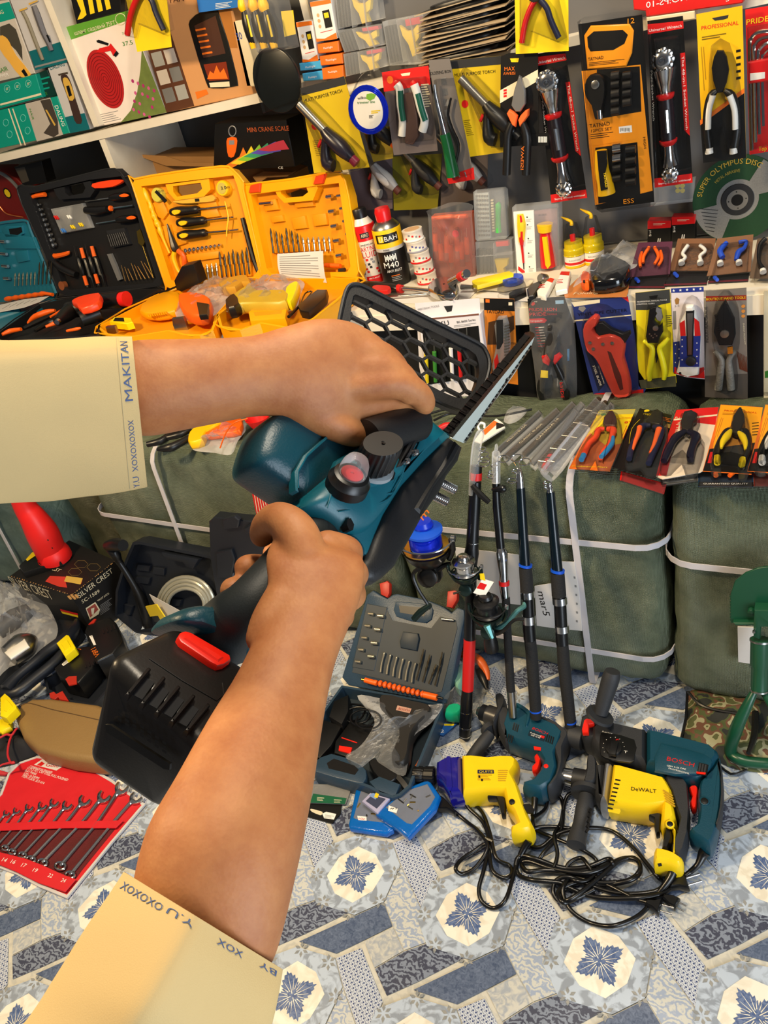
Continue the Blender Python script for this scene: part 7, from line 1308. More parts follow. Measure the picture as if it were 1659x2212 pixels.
p_=t.p('tape_roll',label='round dial with numbers');c_=P1.at(795,212,YD1);p_.lathe(c_,P1.n,[(0,0),(.0245,0),(.0245,.018),(.022,.021),(0,.021)],YEL,28);p_.lathe(c_+P1.n*.021,P1.n,[(0,0),(.017,0),(.017,.001),(0,.001)],ink(190,170,80),24);p_.text(P1,'3.0m',(768,222),(820,212),YD1+.0225,BLKI,18)
p_=t.p('voltage_tester',label='yellow tester');p_.puff(P1,[(480,292),(560,272),(700,255),(732,262),(730,290),(640,300),(540,305)],YD1+.014,.006,.002,ink(220,170,60),2);p_.pr(P1,[(610,275),(635,273),(637,290),(612,292)],YD1+.018,YD1+.0215,BLK)
tp(t.p('flexible_shaft',label='yellow flexible shaft'),P1,[(305,210,7),(315,240,16),(330,280,16),(342,300,11),(350,330,16),(360,352,11),(368,380,18),(378,400,12),(388,425,19),(398,445,13),(405,470,16),(420,510,9),(460,600,7)],YD1+.018,M('golden_plastic',(240,180,20),.35),3,10)
tp(t.p('knife',label='black and yellow knife'),P1,[(895,390,12),(930,520,14),(965,640,15),(1000,725,16)],YD1+.014,BLK,2,8);tp(t.p('cable_tie',label='yellow tie'),P1,[(790,290,3),(810,380,4),(803,450,4),(800,500,3)],-.004,YELI,3,6)
def tray(t,q,mt,mti,z0=.915,h=.045,w=.008):m=t.p('tray');m.pr(ZP(z0),q,.0,.012,mti);rim(m,ZP(z0),q,w,.0,h,mt);tp(m,ZP(z0),[(x,y,5) for x,y in q],h-.002,mt,2,6,True);return m
m=tray(t,[(22,1040),(430,830),(1010,745),(760,960),(720,1060),(640,1092),(540,1088),(450,1065),(240,1100),(80,1085)],YC,YCD);ZQ=ZP(.95)
m.puff(ZQ,[(285,965),(330,900),(440,850),(520,850),(540,900),(500,960),(380,985)],.0,.014,.008,YC,2);m.pr(ZQ,[(100,1010),(130,980),(230,985),(240,1010),(200,1020)],-.01,.012,M('bright_yellow_latch'),.002);m.pr(ZQ,[(122,1005),(135,985),(185,985),(190,1008)],.011,.0125,BLK)
for k in range(9):m.pr(ZQ,[(330+k*13,962-k*2),(337+k*13,961-k*2),(337+k*13,972-k*2),(330+k*13,973-k*2)],.010,.0145,YC)
for q in ([(75,1040),(130,1035),(145,1080),(90,1090)],[(472,990),(540,982),(578,1075),(530,1095),(500,1085),(478,1030)]):l_=t.p('latch',label='metal latch');l_.pr(YP(ZP(.96).at(*q[0]).y-.01),q,-.004,.006,STL,.002,seg=2)
t=T('cordless_drill','yellow cordless drill in a clear bag lying in the left yellow case','power drill');m=t.p('body');m.puff(ZQ,[(520,880),(600,860),(690,880),(720,920),(690,990),(600,1000),(540,960)],.016,.018,.006,ORG,2);m.puff(ZQ,[(625,905),(700,915),(690,980),(640,985)],.03,.008,.002,BLK);m.puff(ZQ,[(760,790),(850,765),(930,755),(950,800),(900,800),(860,830),(780,830)],.02,.016,.005,col(200,150,50,r=.4),2);blob(t.p('bag',label='clear bag'),ZQ,[(500,980),(520,870),(640,820),(760,780),(950,745),(960,800),(840,860),(760,950),(640,1000)],.004,.045,FILM,fs=12,wr=.5,seed=21)
t=T('charger','square black plug-in charger standing against the left yellow lid','charger');Pk=YP(ZP(.96).at(560,820).y);m=t.p('body');m.pr(Pk,[(485,765),(530,680),(600,665),(640,780),(530,832),(500,820)],-.03,.012,BLK,.004,seg=2);tp(t.p('cable'),Pk,[(500,800,5),(430,830,6),(370,850,7),(350,900,5),(290,940,4)],.01,CORD,3,8)
t=T('tool_case','open yellow tool case with small sockets and paper slip in its lid','tool case',None);P2,_,_=lidplane((1020,748),(1585,745),.28);P2=Pl(-P2.n,P2.p,P2.u) if P2.n.dot(CAM-P2.p)<0 else P2
m=lid(t,P2,[(893,215),(920,190),(1180,160),(1440,112),(1490,130),(1530,260),(1590,700),(1575,745),(1050,760),(1010,730)],[(945,250),(1200,215),(1470,180),(1540,680),(1520,712),(1070,720),(1040,690)],YC,YCD,[(1070,200),(1310,165),(1340,210),(1310,285),(1140,300),(1100,260)],[(1112,212),(1265,192),(1282,235),(1250,260),(1150,270),(1120,245)])
for q in ([(1185,390),(1265,375),(1280,450),(1200,460)],[(1010,285),(1090,275),(1110,340),(1030,350)],[(1200,285),(1310,275),(1320,320),(1210,330)],[(1310,370),(1390,360),(1400,430),(1320,440)],[(1060,380),(1130,370),(1140,410),(1070,420)]):raised(m,P2,q)
for k in range(12):raised(m,P2,[(1065+k*30,560-k*3),(1087+k*30,558-k*3),(1092+k*30,600-k*2),(1070+k*30,602-k*2)],.010);drill(t,P2,1080+k*31,600-k*1,(150-(k*17) % 50 if k<6 else 90),nm='drill_bit' if k<6 else 'screwdriver_bit',mt=None if k<6 else M('nickel_metal'))
for k in range(6):p_=t.p('socket_bit');cyl(p_,P2,(1398+k*15,264+k*88),(1432+k*15,258+k*88),11,YD1+.016,CHR if k<5 else GM,12)
for k in range(5):cyl(t.p('socket_bit'),P2,(1460+k*18,258+k*76),(1486+k*18,254+k*76),8,YD1+.016,CHR,10)
cyl(t.p('bit_holder'),P2,(1000,305),(1070,298),9,YD1+.016,CHR,10);cyl(t.p('flexible_shaft',label='orange shaft end'),P2,(1390,672),(1480,675),12,YD1+.016,ORG,10)
for q in ([(940,195),(1000,180),(995,235),(930,240)],[(1330,140),(1390,125),(1370,185),(1315,190)]):t.p('latch',label='red latch').pr(P2,q,-.01,.008,M('vermilion_plastic',(250,70,30),.35),.002)
m=tray(t,[(740,970),(1010,750),(1590,745),(1560,800),(1330,985),(1230,1040),(1150,1045),(1000,1020),(880,1060),(760,1040)],YC,YCD);m.pr(ZQ,[(930,950),(960,930),(1160,925),(1150,985),(940,1000)],-.02,.012,YC,.003,seg=2);m.pr(ZQ,[(960,950),(1130,940),(1125,960),(970,975)],.011,.0125,YCD)
t=T('cordless_drill','yellow and black cordless drill in a clear bag lying in the right yellow case','power drill');m=t.p('body');m.puff(ZQ,[(830,900),(900,840),(960,820),(1000,850),(1160,850),(1180,900),(1120,930),(900,930),(840,950)],.018,.018,.006,M('olive_yellow',(190,160,50),.4),2);m.puff(ZQ,[(800,910),(860,870),(890,930),(820,960)],.02,.018,.005,BLK,2);m.puff(ZQ,[(1160,830),(1210,795),(1240,800),(1215,880),(1190,920),(1160,900)],.02,.014,.004,M('bright_yellow_latch'),2);blob(t.p('bag',label='clear bag'),ZQ,[(800,950),(880,850),(1000,770),(1120,760),(1260,770),(1240,850),(1200,940),(1000,950)],.004,.045,FILM,fs=12,wr=.5,seed=22)
t=T('charger','long black ribbed charger lying on the right yellow case corner','charger');m=t.p('body');m.pr(ZQ,[(1225,910),(1270,870),(1340,815),(1400,815),(1390,860),(1290,950),(1240,940)],.004,.026,BLK,.003,seg=2);tp(t.p('cable'),ZQ,[(1240,910,4),(1270,840,4),(1310,830,4),(1270,880,4),(1230,920,8),(1170,980,9)],.02,CORD,3,8)
t=T('instruction_slip','curled white printed paper slip resting in the right yellow lid','paper');m=t.p();A_=[P2.l(*q,.01) for q in ((1095,605),(1380,585),(1415,775),(1130,745))]
R_=[]
for i in range(9):
    f=i/8;a_,b_2=V(A_[0]).lerp(V(A_[3]),f),V(A_[1]).lerp(V(A_[2]),f);R_.append([P2.w(*a_.lerp(b_2,j/8),.004+.012*math.sin(f*2.2)+.008*(j/8)**4) for j in range(9)])
m.add([p for r_ in R_ for p in r_],[(i*9+j,i*9+j+1,i*9+j+10,i*9+j+9) for i in range(8) for j in range(8)],PAP)
for i in range(9):
    f=.12+.085*i;a_,b_2=V(A_[0]).lerp(V(A_[3]),f),V(A_[1]).lerp(V(A_[2]),f);g_=lambda j,df:P2.w(*(V(A_[0]).lerp(V(A_[3]),f+df)).lerp(V(A_[1]).lerp(V(A_[2]),f+df),j),.0052+.012*math.sin((f+df)*2.2)+.008*j**4);m.add([g_(j/6+.05,d_) for j in range(6 if i % 3 else 5) for d_ in (0,.018)],[(2*k,2*k+2,2*k+3,2*k+1) for k in range((6 if i % 3 else 5)-1)],GREYI)
# black case and teal case
view(0,320,3.95)
t=T('tool_case','open black tool case with orange saw and hand tools in the lid','tool case',None);P3_,_,_=lidplane((540,1250),(1400,1180),.24);P3_=Pl(-P3_.n,P3_.p,P3_.u) if P3_.n.dot(CAM-P3_.p)<0 else P3_
m=lid(t,P3_,[(150,350),(190,315),(300,330),(780,210),(980,175),(1060,250),(1150,330),(1390,1150),(1350,1190),(560,1260),(500,1230),(380,900),(190,480)],[(250,390),(460,340),(760,270),(1030,240),(1100,340),(1330,1110),(1300,1150),(600,1210),(540,1180)],CBK,col(20,20,22,r=.55),[(450,350),(760,280),(800,360),(760,420),(500,440),(470,400)],[(540,330),(700,295),(722,340),(700,385),(580,408),(550,380)])
tp(t.p('hacksaw',label='orange hacksaw frame'),P3_,[(385,395,18),(280,415,14),(270,470,14),(330,620,14),(420,850,16),(445,920,20),(570,900,16),(580,880,14)],YD1+.016,ORG,3,8);tp(t.p('saw_handle'),P3_,[(450,960,26),(520,1020,30),(600,1060,30),(650,1080,24)],YD1+.016,BLK,3,10)
for k in range(9):p_=t.p('socket_bit');c_=P3_.at(345+k*16,480+k*43,YD1+.006);s_=.0055+.0005*k;p_.lathe(c_,P3_.n,[(0,0),(s_,0),(s_,.012),(s_*.6,.012),(s_*.6,.008),(0,.008)],CHR,12)
p_=t.p('parts_box',label='clear box of coloured anchors');p_.pr(P3_,[(430,520),(700,470),(780,680),(520,730)],YD1,YD1+.016,FROST,.002);
for cc,q in ((REDI,(480,580)),(WHT,(590,575)),(YELI,(620,660)),(YELI,(690,640)),(ink(60,120,200),(540,690))):
    for k in range(4):tp(p_,P3_,[(q[0]+k*9-18,q[1]+(k % 2)*14,8),(q[0]+k*9-4,q[1]+16+(k % 2)*10,8)],YD1+.018,cc,0,6)
for hx,tx,y,fl in ((940,725,425,1),(900,1135,510,-1),(1000,820,615,1)):
    p_=t.p('screwdriver',label='black and orange screwdriver')
    if fl>0:tp(p_,P3_,[(hx,y,20),(hx+60,y-8,30),(hx+150,y-20,26)],YD1+.016,BLK,3,10);tp(p_,P3_,[(hx,y,4),(tx,y+28,4)],YD1+.014,CHR,0,6);p_.puff(P3_,[(hx+80,y-22),(hx+120,y-38),(hx+155,y-28),(hx+150,y-10),(hx+100,y-6)],YD1+.032,.003,.001,ORG,2)
    else:tp(p_,P3_,[(hx+20,y+10,26),(hx-80,y+25,34),(hx-170,y+20,26)],YD1+.016,BLK,3,10);tp(p_,P3_,[(hx+20,y+8,6),(tx,y-22,6)],YD1+.014,CHR,0,6);tp(p_,P3_,[(hx+40,y+5,22),(hx+52,y+3,20)],YD1+.016,ORG,0,10)
p_=t.p('voltage_tester',label='red tester');p_.puff(P3_,[(800,300),(960,270),(1050,270),(1060,285),(980,330),(820,345)],YD1+.02,.008,.002,M('vermilion_plastic'),2)
for x,y,o in ((630,835,0),(690,850,1),(725,820,0),(780,835,1)):tp(t.p('precision_screwdriver'),P3_,[(x,y,12 if o else 3),(x+22,y+90,16 if o else 5),(x+40,y+110,18),(x+80,y+240,20),(x+92,y+255,14 if o else 8),(x+118,y+350,3 if o else 14)],YD1+.014,BLK,2,8);tp(t.p('grip_tip',label='orange grip tip'),P3_,[(x+2,y+2,14),(x+26,y+88,16)] if o else [(x+88,y+255,15),(x+112,y+335,15)],YD1+.016,ORG,0,8)
p_=t.p('steel_ruler');p_.pr(P3_,[(912,905),(945,900),(985,990),(1035,1120),(1005,1132)],YD1+.002,YD1+.012,M('grey_ruler',(120,120,120),.4,.3));p_=t.p('bit_rack');p_.pr(P3_,[(905,705),(1060,680),(1110,820),(960,850)],YD1,YD1+.012,DRK)
for k in range(9):tp(t.p('screwdriver_bit'),P3_,[(918+k*17,740-k*3,6),(950+k*18,840-k*3,6)],YD1+.016,GM,0,6)
for k in range(8):tp(t.p('drill_bit'),P3_,[(1035+k*28,1000-k*6+((k*7) % 3)*20,3),(1070+k*34,1135-k*4,5)],YD1+.014,M('bronze_drill',(120,90,50),.35,.8),0,6)
p_=t.p('spade_bit');p_.pr(P3_,[(1165,710),(1195,690),(1235,800),(1215,840),(1180,810)],YD1+.012,YD1+.015,M('gold_metal'));tp(p_,P3_,[(1215,830,4),(1310,1110,4)],YD1+.013,M('gold_metal'),0,6)
p_=t.p('copper_disc',label='copper coloured disc');c_=P3_.at(555,1170,YD1+.01);p_.lathe(c_,P3_.n,[(0,0),(.017,0),(.017,.018),(0,.018)],M('copper_foil',(190,110,70),.35,.6),24)
m=tray(t,[(-60,1600),(330,1330),(620,1270),(1180,1200),(1370,1200),(860,1480),(840,1600),(460,1620),(0,1650)],CBK,col(20,20,22,r=.55));ZB_=ZP(.955)
for lab,pts in (('orange_pliers',[(20,1590,12),(90,1560,20),(180,1545,14)]),('orange_handle',[(240,1490,10),(300,1440,24),(400,1400,24),(470,1385,12)]),('orange_lever',[(430,1440,9),(560,1365,12)]),('orange_tip',[(390,1525,10),(480,1490,20)]),('orange_edge',[(570,1560,10),(650,1545,14),(690,1535,8)])):tp(t.p(lab),ZB_,pts,.004,ORG,3,10)
for pts in ([(200,1540,14),(300,1490,22),(430,1430,16)],[(300,1560,14),(400,1500,22),(480,1470,16)]):tp(t.p('black_handle'),ZB_,pts,.0,BLK,3,8)
t=T('power_drill','black and red cordless drill body lying in the black case','power drill');m=t.p('body');tp(m,ZB_,[(590,1380,62),(660,1370,66),(760,1340,60),(870,1310,60),(960,1300,62),(1040,1290,66)],.03,BLK,3,20);m.puff(ZB_,[(620,1330),(700,1290),(860,1260),(870,1310),(840,1350),(700,1395),(660,1350)],.06,.012,.004,M('vermilion_plastic'),2);tp(t.p('chuck'),ZB_,[(490,1480,36),(560,1425,56),(600,1395,60)],.03,BLK,0,18);tp(t.p('chuck_mouth',label='silver mouth'),ZB_,[(484,1487,20),(498,1476,24)],.032,CHR,0,14);tp(t.p('battery_socket',label='red open end'),ZB_,[(1030,1292,56),(1085,1286,60)],.03,RP_,0,14);tp(t.p('battery'),ZB_,[(690,1460,60),(800,1420,68),(860,1400,60)],.03,BLK,2,14)
t=T('tool_case','open teal tool case with silver bits at the far left edge','tool case',None);TC=M('teal_case_plastic',(30,104,128),.4,0,nc=.05);P4_,_,_=lidplane((-60,1290),(480,1270),.24);P4_=Pl(-P4_.n,P4_.p,P4_.u) if P4_.n.dot(CAM-P4_.p)<0 else P4_
m=t.p('lid');m.pr(P4_,[(-250,700),(-100,660),(200,610),(260,700),(300,780),(480,1240),(460,1290),(-100,1320)],-.03,YD1,TC,0);tp(m,P4_,[(-100,660,10),(200,615,12),(265,710,12),(480,1240,14)],YD1+.004,TC,2,8)
for q in ([(10,690),(60,660),(190,660),(200,730),(150,760),(50,765)],[(120,880),(230,870),(245,960),(150,980)],[(-20,720),(300,760),(330,860),(40,860)]):m.pr(P4_,q,YD1,YD1+.008,TC,.003,seg=2)
m.pr(P4_,[(75,690),(180,675),(190,715),(150,742),(85,735)],YD1+.008,YD1+.009,BLK)
for k in range(4):cyl(t.p('socket_bit'),P4_,(-10+k*15,795+k*105),(45+k*12,800+k*104),12,YD1+.012,CHR,10)
for k in range(10):drill(t,P4_,125+k*34,1175-k*2,110 if k<6 else 190+10*(k % 3),nm='screwdriver_bit' if k<6 else 'drill_bit',mt=M('nickel_metal') if k<6 else None,lean=-.05)
tp(t.p('flexible_shaft',label='orange flexible shaft'),P4_,[(50,1290,16)]+[(80+k*28,1285-k*4,15 if k % 2 else 22) for k in range(12)]+[(450,1250,14)],YD1+.02,ORG,2,10);m=t.p('tray');m.pr(ZP(.915),[(-100,1340),(480,1290),(300,1400),(100,1520),(-100,1560)],0,.03,TC);tp(m,ZP(.94),[(-60,1480,50),(60,1440,46),(180,1400,40)],0,TC,2,14)
t=T('instruction_slip','white printed leaflet lying in the teal case at the left edge','paper');P_=ZP(.965);m=t.p();m.pr(P_,[(-60,1350),(200,1290),(420,1262),(340,1310),(200,1360),(-60,1410)],0,.001,PAP)
for k in range(5):tp(m,P_,[(20+k*60,1372-k*14,2),(90+k*56,1330-k*10,2)],.0015,GREYI,0,4)
# ================================================================ packs hanging at the upper right
view(600,0,3.0722);UP_=YP(2.02);UB=YP(2.13);GU='packs hanging above the ledge'
OLV=ink(196,166,30);t=T('wall_shelf','narrow wooden shelf behind the hanging packs holding clear boxes','shelf');zs=YP(2.12).at(500,560).z;t.p().box((-.7,2.16,zs-.012),1.3,.12,.02,PNT)
def torch(lab,P,q,cc,a,mt,tip,band=True,s=1.0,col2=REDI):
    t=T('torch_pack',lab,'torch pack',GU);c=card(t,P,q,cc)
    ix=lambda f:(q[0][0]+(q[3][0]-q[0][0])*f,q[0][1]+(q[3][1]-q[0][1])*f);jx=lambda f:(q[1][0]+(q[2][0]-q[1][0])*f,q[1][1]+(q[2][1]-q[1][1])*f)
    if band:c.flat(P,[q[0],q[1],jx(.09),ix(.09)],.0003,DRK);c.text(P,'MULTI PURPOSE TORCH',(ix(.17)[0]+12,ix(.17)[1]),(jx(.17)[0]-40,jx(.17)[1]+4),.0005,BLKI,20);bars(c,P,(ix(.62)[0]+25,ix(.62)[1]),(ix(.62)[0]+70,ix(.62)[1]-6),(3,12),9,4,.0005,ink(120,100,20));c.disc(P,(ix(.45)[0]+52,ix(.45)[1]),.009,.0006,REDI,12)
    x,y=a;f=lambda dx,dy,r:(x+dx*s,y+dy*s,r*s)
    tp(t.p('nozzle',label='steel nozzle tube'),P,[f(0,0,27),f(170,178,27)],.016,STL,0,14)
    m=t.p('body');tp(m,P,[f(165,170,30),f(200,215,42),f(280,290,50),f(350,360,32)],.016,mt,3,14);tp(m,P,[f(180,200,22),(x+175*s,y+300*s,28*s),f(190,390,42),f(230,410,36)],.016,mt,3,12);tp(t.p('trigger'),P,[f(150,240,12),f(130,285,10)],.016,col2,0,8);tp(t.p('knob',label='coloured knob'),P,[f(350,360,28),f(385,395,30)],.016,tip,0,12)
    bl(t,P,[(x-20*s,y-30*s),(x+60*s,y-20*s),(x+270*s,y+200*s),(x+420*s,y+350*s),(x+400*s,y+440*s),(x+190*s,y+470*s),(x+110*s,y+300*s)],.032,2);return t
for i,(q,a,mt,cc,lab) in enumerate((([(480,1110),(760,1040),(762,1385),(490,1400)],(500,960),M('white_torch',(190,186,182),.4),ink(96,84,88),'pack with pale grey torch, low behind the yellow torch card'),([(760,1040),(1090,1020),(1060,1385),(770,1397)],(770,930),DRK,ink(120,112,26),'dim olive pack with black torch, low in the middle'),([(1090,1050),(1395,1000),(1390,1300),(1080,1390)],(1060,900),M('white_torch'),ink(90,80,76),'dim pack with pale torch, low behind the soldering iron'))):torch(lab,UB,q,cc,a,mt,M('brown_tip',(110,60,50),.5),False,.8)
torch('olive yellow pack with black torch peeking out behind the round blue line pack',YP(2.08),[(570,880),(765,830),(765,1050),(635,1075)],ink(150,130,40),(480,660),BLK,ORG,False,.8)
torch('yellow card with black torch and steel nozzle, left end of the hanging packs',UP_,[(150,585),(440,505),(608,1110),(240,1150)],OLV,(140,690),M('violet_black',(34,30,40),.3),M('plum_red',(130,30,60),.4))
torch('yellow card with black torch and steel nozzle beside the orange handled pliers',UP_,[(1145,400),(1480,370),(1500,1010),(1245,1045)],OLV,(1215,520),BLK,BLK)
t=T('trimmer_line','coil of blue trimmer line in a clear egg-shaped pack with white label','line coil',GU);P_=YP(1.985);m=t.p('coil',label='blue line coil');c_=(605,728);mm=mpp(P_,*c_);C_=P_.at(*c_,.01);Pc=Pl(P_.n,C_,(1,0,0));BLN=M('blue_line');
for k in range(9):m.tube([Pc.w(r_*math.cos(a_),r_*math.sin(a_),.002*(k % 3)) for r_ in ((112+k*3.6)*mm,) for a_ in [j*math.pi/16 for j in range(32)]],.0032,BLN,6,0,True)
m2=t.p('label_disc');m2.lpr(Pc,[(.97*112*mm*math.cos(a_),125*mm*math.sin(a_)) for a_ in [j*math.pi/16 for j in range(32)]],.0,.006,WHT);m2.text(P_,'wilko',(530,662),(585,655),.0165,DRK,18);m2.text(P_,'trimmer line',(528,690),(645,684),.0165,GRNI,18);m2.pr(P_,[(585,655),(590,625),(620,618),(652,628),(640,655),(610,668)],.016,.0166,ink(120,180,60));bars(m2,P_,(620,735),(680,730),(0,12),2,7,.0166,YELI);bars(m2,P_,(605,765),(635,763),(0,8),3,4,.0166,BLKI)
bl(t,P_,[(600,475),(680,500),(740,590),(765,700),(740,810),(660,885),(560,890),(480,820),(455,720),(490,590),(540,500)],.026,2)
t=T('pliers_pack','red topped pack with green and white handled pliers, next to the blue line coil','pliers pack',GU);c=card(t,UP_,[(690,480),(1000,435),(1062,1000),(770,1030)],ink(96,88,88));c.flat(UP_,[(690,480),(1000,435),(1014,560),(705,610)],.0003,REDI);c.flat(UP_,[(815,490),(880,480),(875,500),(825,505)],.0005,CRMI);c.disc(UP_,(745,530),.009,.0005,ORGI,14);bars(c,UP_,(950,560),(1000,555),(2,16),10,8,.0005,CRMI)
GHW=M('green_grip',(20,90,74),.4)
for q in ([(790,560),(810,600),(815,700),(830,800),(825,900)],[(905,560),(925,620),(950,720),(975,800),(960,870)]):p_=t.p('handle');tp(p_,UP_,[(x,y,26) for x,y in q],.014,M('white_grip'),3,12);tp(p_,UP_,[(x+4,y,18) for x,y in q[1:4]],.020,GHW,3,10);t.p('tip').lathe(UP_.at(q[0][0],q[0][1]-6,.014),UP_.n,[(0,-.004),(.008,-.003),(.008,.006),(0,.008)],RCN,14)
jaws(t,UP_,[(820,620),(900,610),(930,760),(940,900),(900,960),(850,950),(840,800)],.010,M('brownish_steel'));bl(t,UP_,[(760,540),(950,520),(1020,800),(1010,940),(800,960),(770,800)],.03)
t=T('soldering_iron_pack','grey card soldering iron with dark green ribbed handle and two-pin plug','soldering iron pack',GU);P_=YP(2.0);c=card(t,P_,[(1000,400),(1140,388),(1305,1185),(1132,1222)],ink(110,104,100));c.text(P_,'SOLDERING IRON',(1006,500),(1150,482),.0005,BLKI,20);c.flat(P_,[(1120,1170),(1300,1110),(1307,1190),(1135,1222)],.0004,REDI)
for k in range(4):c.flat(P_,[(1080+k*8,520+k*70),(1115+k*8,514+k*70),(1122+k*8,560+k*70),(1088+k*8,566+k*70)],.0006,GREYI)
tp(t.p('barrel'),P_,[(1040,560,9),(1050,640,12),(1095,830,18),(1112,900,20)],.016,CHR,2,12);tp(t.p('handle',label='green handle'),P_,[(1108,890,32),(1125,960,34),(1145,1060,36),(1165,1170,42)],.016,M('dark_green_grip',(20,90,50),.3),3,14);tp(t.p('cable'),P_,[(1150,650,7),(1130,760,9),(1160,860,9),(1200,960,10),(1180,1080,9)],.012,CORD,3,8)
for x in (1195,1240):tp(t.p('plug_pin'),P_,[(x,1140,4),(x+12,1175,4)],.014,CHR,0,6)
bl(t,P_,[(1020,540),(1150,530),(1260,1170),(1150,1210),(1080,1000)],.032)
# boxes and stacked cards at the top
PB=YP(2.14);
for i,(q,lab) in enumerate((([(120,150),(225,138),(265,395),(165,415)],'white and orange flashlight box standing on the blue boxes'),([(213,15),(350,-5),(392,255),(258,278)],'white and orange flashlight box standing on the orange boxes'))):
    t,m=fbox('flashlight_box',lab,'box',q,PB,.05,ink(226,220,214),'flashlight boxes');X=lambda u_,v_:(q[0][0]+(q[1][0]-q[0][0])*u_+(q[3][0]-q[0][0])*v_,q[0][1]+(q[1][1]-q[0][1])*u_+(q[3][1]-q[0][1])*v_)
    m.flat(PB,[X(0,0),X(1,0),X(1,.1),X(0,.12)],.0003,ORGI);m.flat(PB,[X(0,.92),X(.4,.95),X(1,.84),X(1,1),X(0,1)],.0003,ORGI);m.flat(PB,[X(.5,.26),X(.85,.24),X(.88,.68),X(.53,.7)],.0004,BLKI);m.flat(PB,[X(.56,.32),X(.78,.31),X(.79,.44),X(.57,.45)],.0006,YELI);bars(m,PB,X(.25,.78),X(.85,.75),(0,8),1,4,.0005,REDI)
    for k in range(3):m.disc(PB,X(.28,.35+k*.14),.0045,.0005,ink(200,160,110),12)
for i,(x,y,w_,h_,cc,lab) in enumerate(((260,285,140,72,ORGI,'top small orange box in the stack under the flashlight box'),(275,365,150,72,ORGI,'middle small orange box in the stack under the flashlight box'),(290,445,140,85,ORGI,'bottom small orange box in the stack under the flashlight box'),(140,412,145,60,ink(70,160,210),'upper small light blue box left of the orange stack'),(160,480,135,62,ink(70,160,210),'lower small light blue box left of the orange stack'))):
    t,m=fbox('small_box',lab,'box',[(x,y+10),(x+w_,y-12),(x+w_+6,y+h_-14),(x+8,y+h_)],PB.up(.001),.05,cc,'small boxes at the top');m.text(PB,'Flashlight',(x+45,y+42),(x+w_-35,y+32),.0016,WHT,12)
for q,lab in (([(375,-40),(655,-60),(680,130),(400,195)],'topmost clear divided box with yellow inner tool, in the stack of three'),([(388,205),(690,160),(702,300),(440,352)],'middle clear divided box with yellow tool and red part in the stack of three'),([(432,360),(715,310),(730,440),(450,510)],'lowest clear divided box in the stack of three'),([(690,145),(965,92),(1000,425),(740,438)],'clear divided box standing alone with black strips, yellow part and red lid')):
    t=clearbox(lab,q,PB,.035,'clear divided boxes');X=lambda u_,v_:(q[0][0]+(q[1][0]-q[0][0])*u_+(q[3][0]-q[0][0])*v_,q[0][1]+(q[1][1]-q[0][1])*u_+(q[3][1]-q[0][1])*v_)
    t.p('inner_tool',label='yellow tool').puff(PB,[X(.42,.15),X(.6,.3),X(.72,.3),X(.9,.15),X(.85,.5),X(.75,.6),X(.8,.85),X(.6,.9),X(.55,.6),X(.45,.4)],-.016,.008,.002,YELI);m=t.p('contents');m.pr(PB,[X(.55,.05),X(.9,.05),X(.9,.2),X(.55,.2)],-.025,-.004,ink(190,40,60));m=t.p('divider')
    for u_ in (.34,.66):m.pr(PB,[X(u_,.02),X(u_+.015,.02),X(u_+.015,.98),X(u_,.98)],-.03,-.001,FROST)
    for k in range(4):m.pr(PB,[X(.04+k*.07,.12),X(.08+k*.07,.12),X(.08+k*.07,.94),X(.04+k*.07,.94)],-.03,-.01,DRK)
t0=None;random.seed(3)
for k in range(13):
    y=372-k*31;z0=PB.at(1280,y).z;A_=PB.at(985+14*((k*5) % 4),y+18).x;B_=PB.at(1590,y-30).x
    t=T('blister_card','card-backed blister pack lying flat in the dark stack at the top','pack','stack of blister cards at the top');P_=Pl((.02*math.sin(k*2),-.12+.08*math.sin(k*1.7),1),(A_,2.08,z0),(1,0,0));w_=B_-A_
    m=t.p('card');m.lpr(P_,[(0,-.02+.01*math.sin(k)),(w_,-.02+.01*math.cos(k*3)),(w_,.13),(0,.13)],-.001,.0008,M('card_edge',(170,150,120),.7));m.lpr(P_,[(0.003,.0),(w_-.003,.0),(w_-.003,.13),(0.003,.13)],.0009,.0012,BLKI);m2=t.p('tool');m2.lpr(P_,smooth2([(w_*.15,.0),(w_*.45,-.012),(w_*.8,.0),(w_*.8,.06),(w_*.4,.08),(w_*.15,.05)],3),.001,.009,BLK,.004,2)
view(1080,0,2.8653)
def pruner(lab,P,q,dx,dy,s=1.,c1=None,c2=None):
    t=T('pruner_pack',lab,'pruner pack',GU);c=card(t,P,q,YELI);f=lambda x,y:(dx+x*s,dy+y*s)
    jaws(t,P,[f(180,-60),f(230,-60),f(260,0),f(210,20),f(180,0)],.012)
    for nm,L_,mt in (('handle',[(225,-10),(190,50),(160,130),(145,200),(135,265)],c1 or RCN),('handle',[(250,0),(290,50),(310,110),(330,160),(365,235)],c2 or M('navy_grip'))):tp(t.p(nm),P,[(*f(x,y),17*s) for x,y in L_],.012,mt,3,10)
    bl(t,P,[f(110,-70),f(330,-70),f(400,240),f(350,270),f(180,200),f(160,290),f(110,280)],.026);return t
pruner('yellow card with red and navy handled snips, cut by the top edge of the picture',YP(1.98),[(90,-90),(422,-100),(425,315),(98,335)],0,0)
t=T('pliers_pack','black card with orange and black combination pliers in front of it','pliers pack',GU);P_=YP(2.0);c=card(t,P_,[(5,350),(55,328),(235,325),(240,895),(0,912)],BLKI);c.flat(P_,[(0,560),(235,430),(235,500),(0,640)],.0004,CRMI);c.text(P_,'MAX',(28,440),(92,436),.0005,ORGI,24);c.text(P_,'AWEISI',(20,465),(95,462),.0005,ORGI,18);c.flat(P_,[(62,362),(118,360),(112,385),(70,385)],.0004,YELI);c.flat(P_,[(190,830),(300,820),(300,900),(195,905)],.002,BLKI)
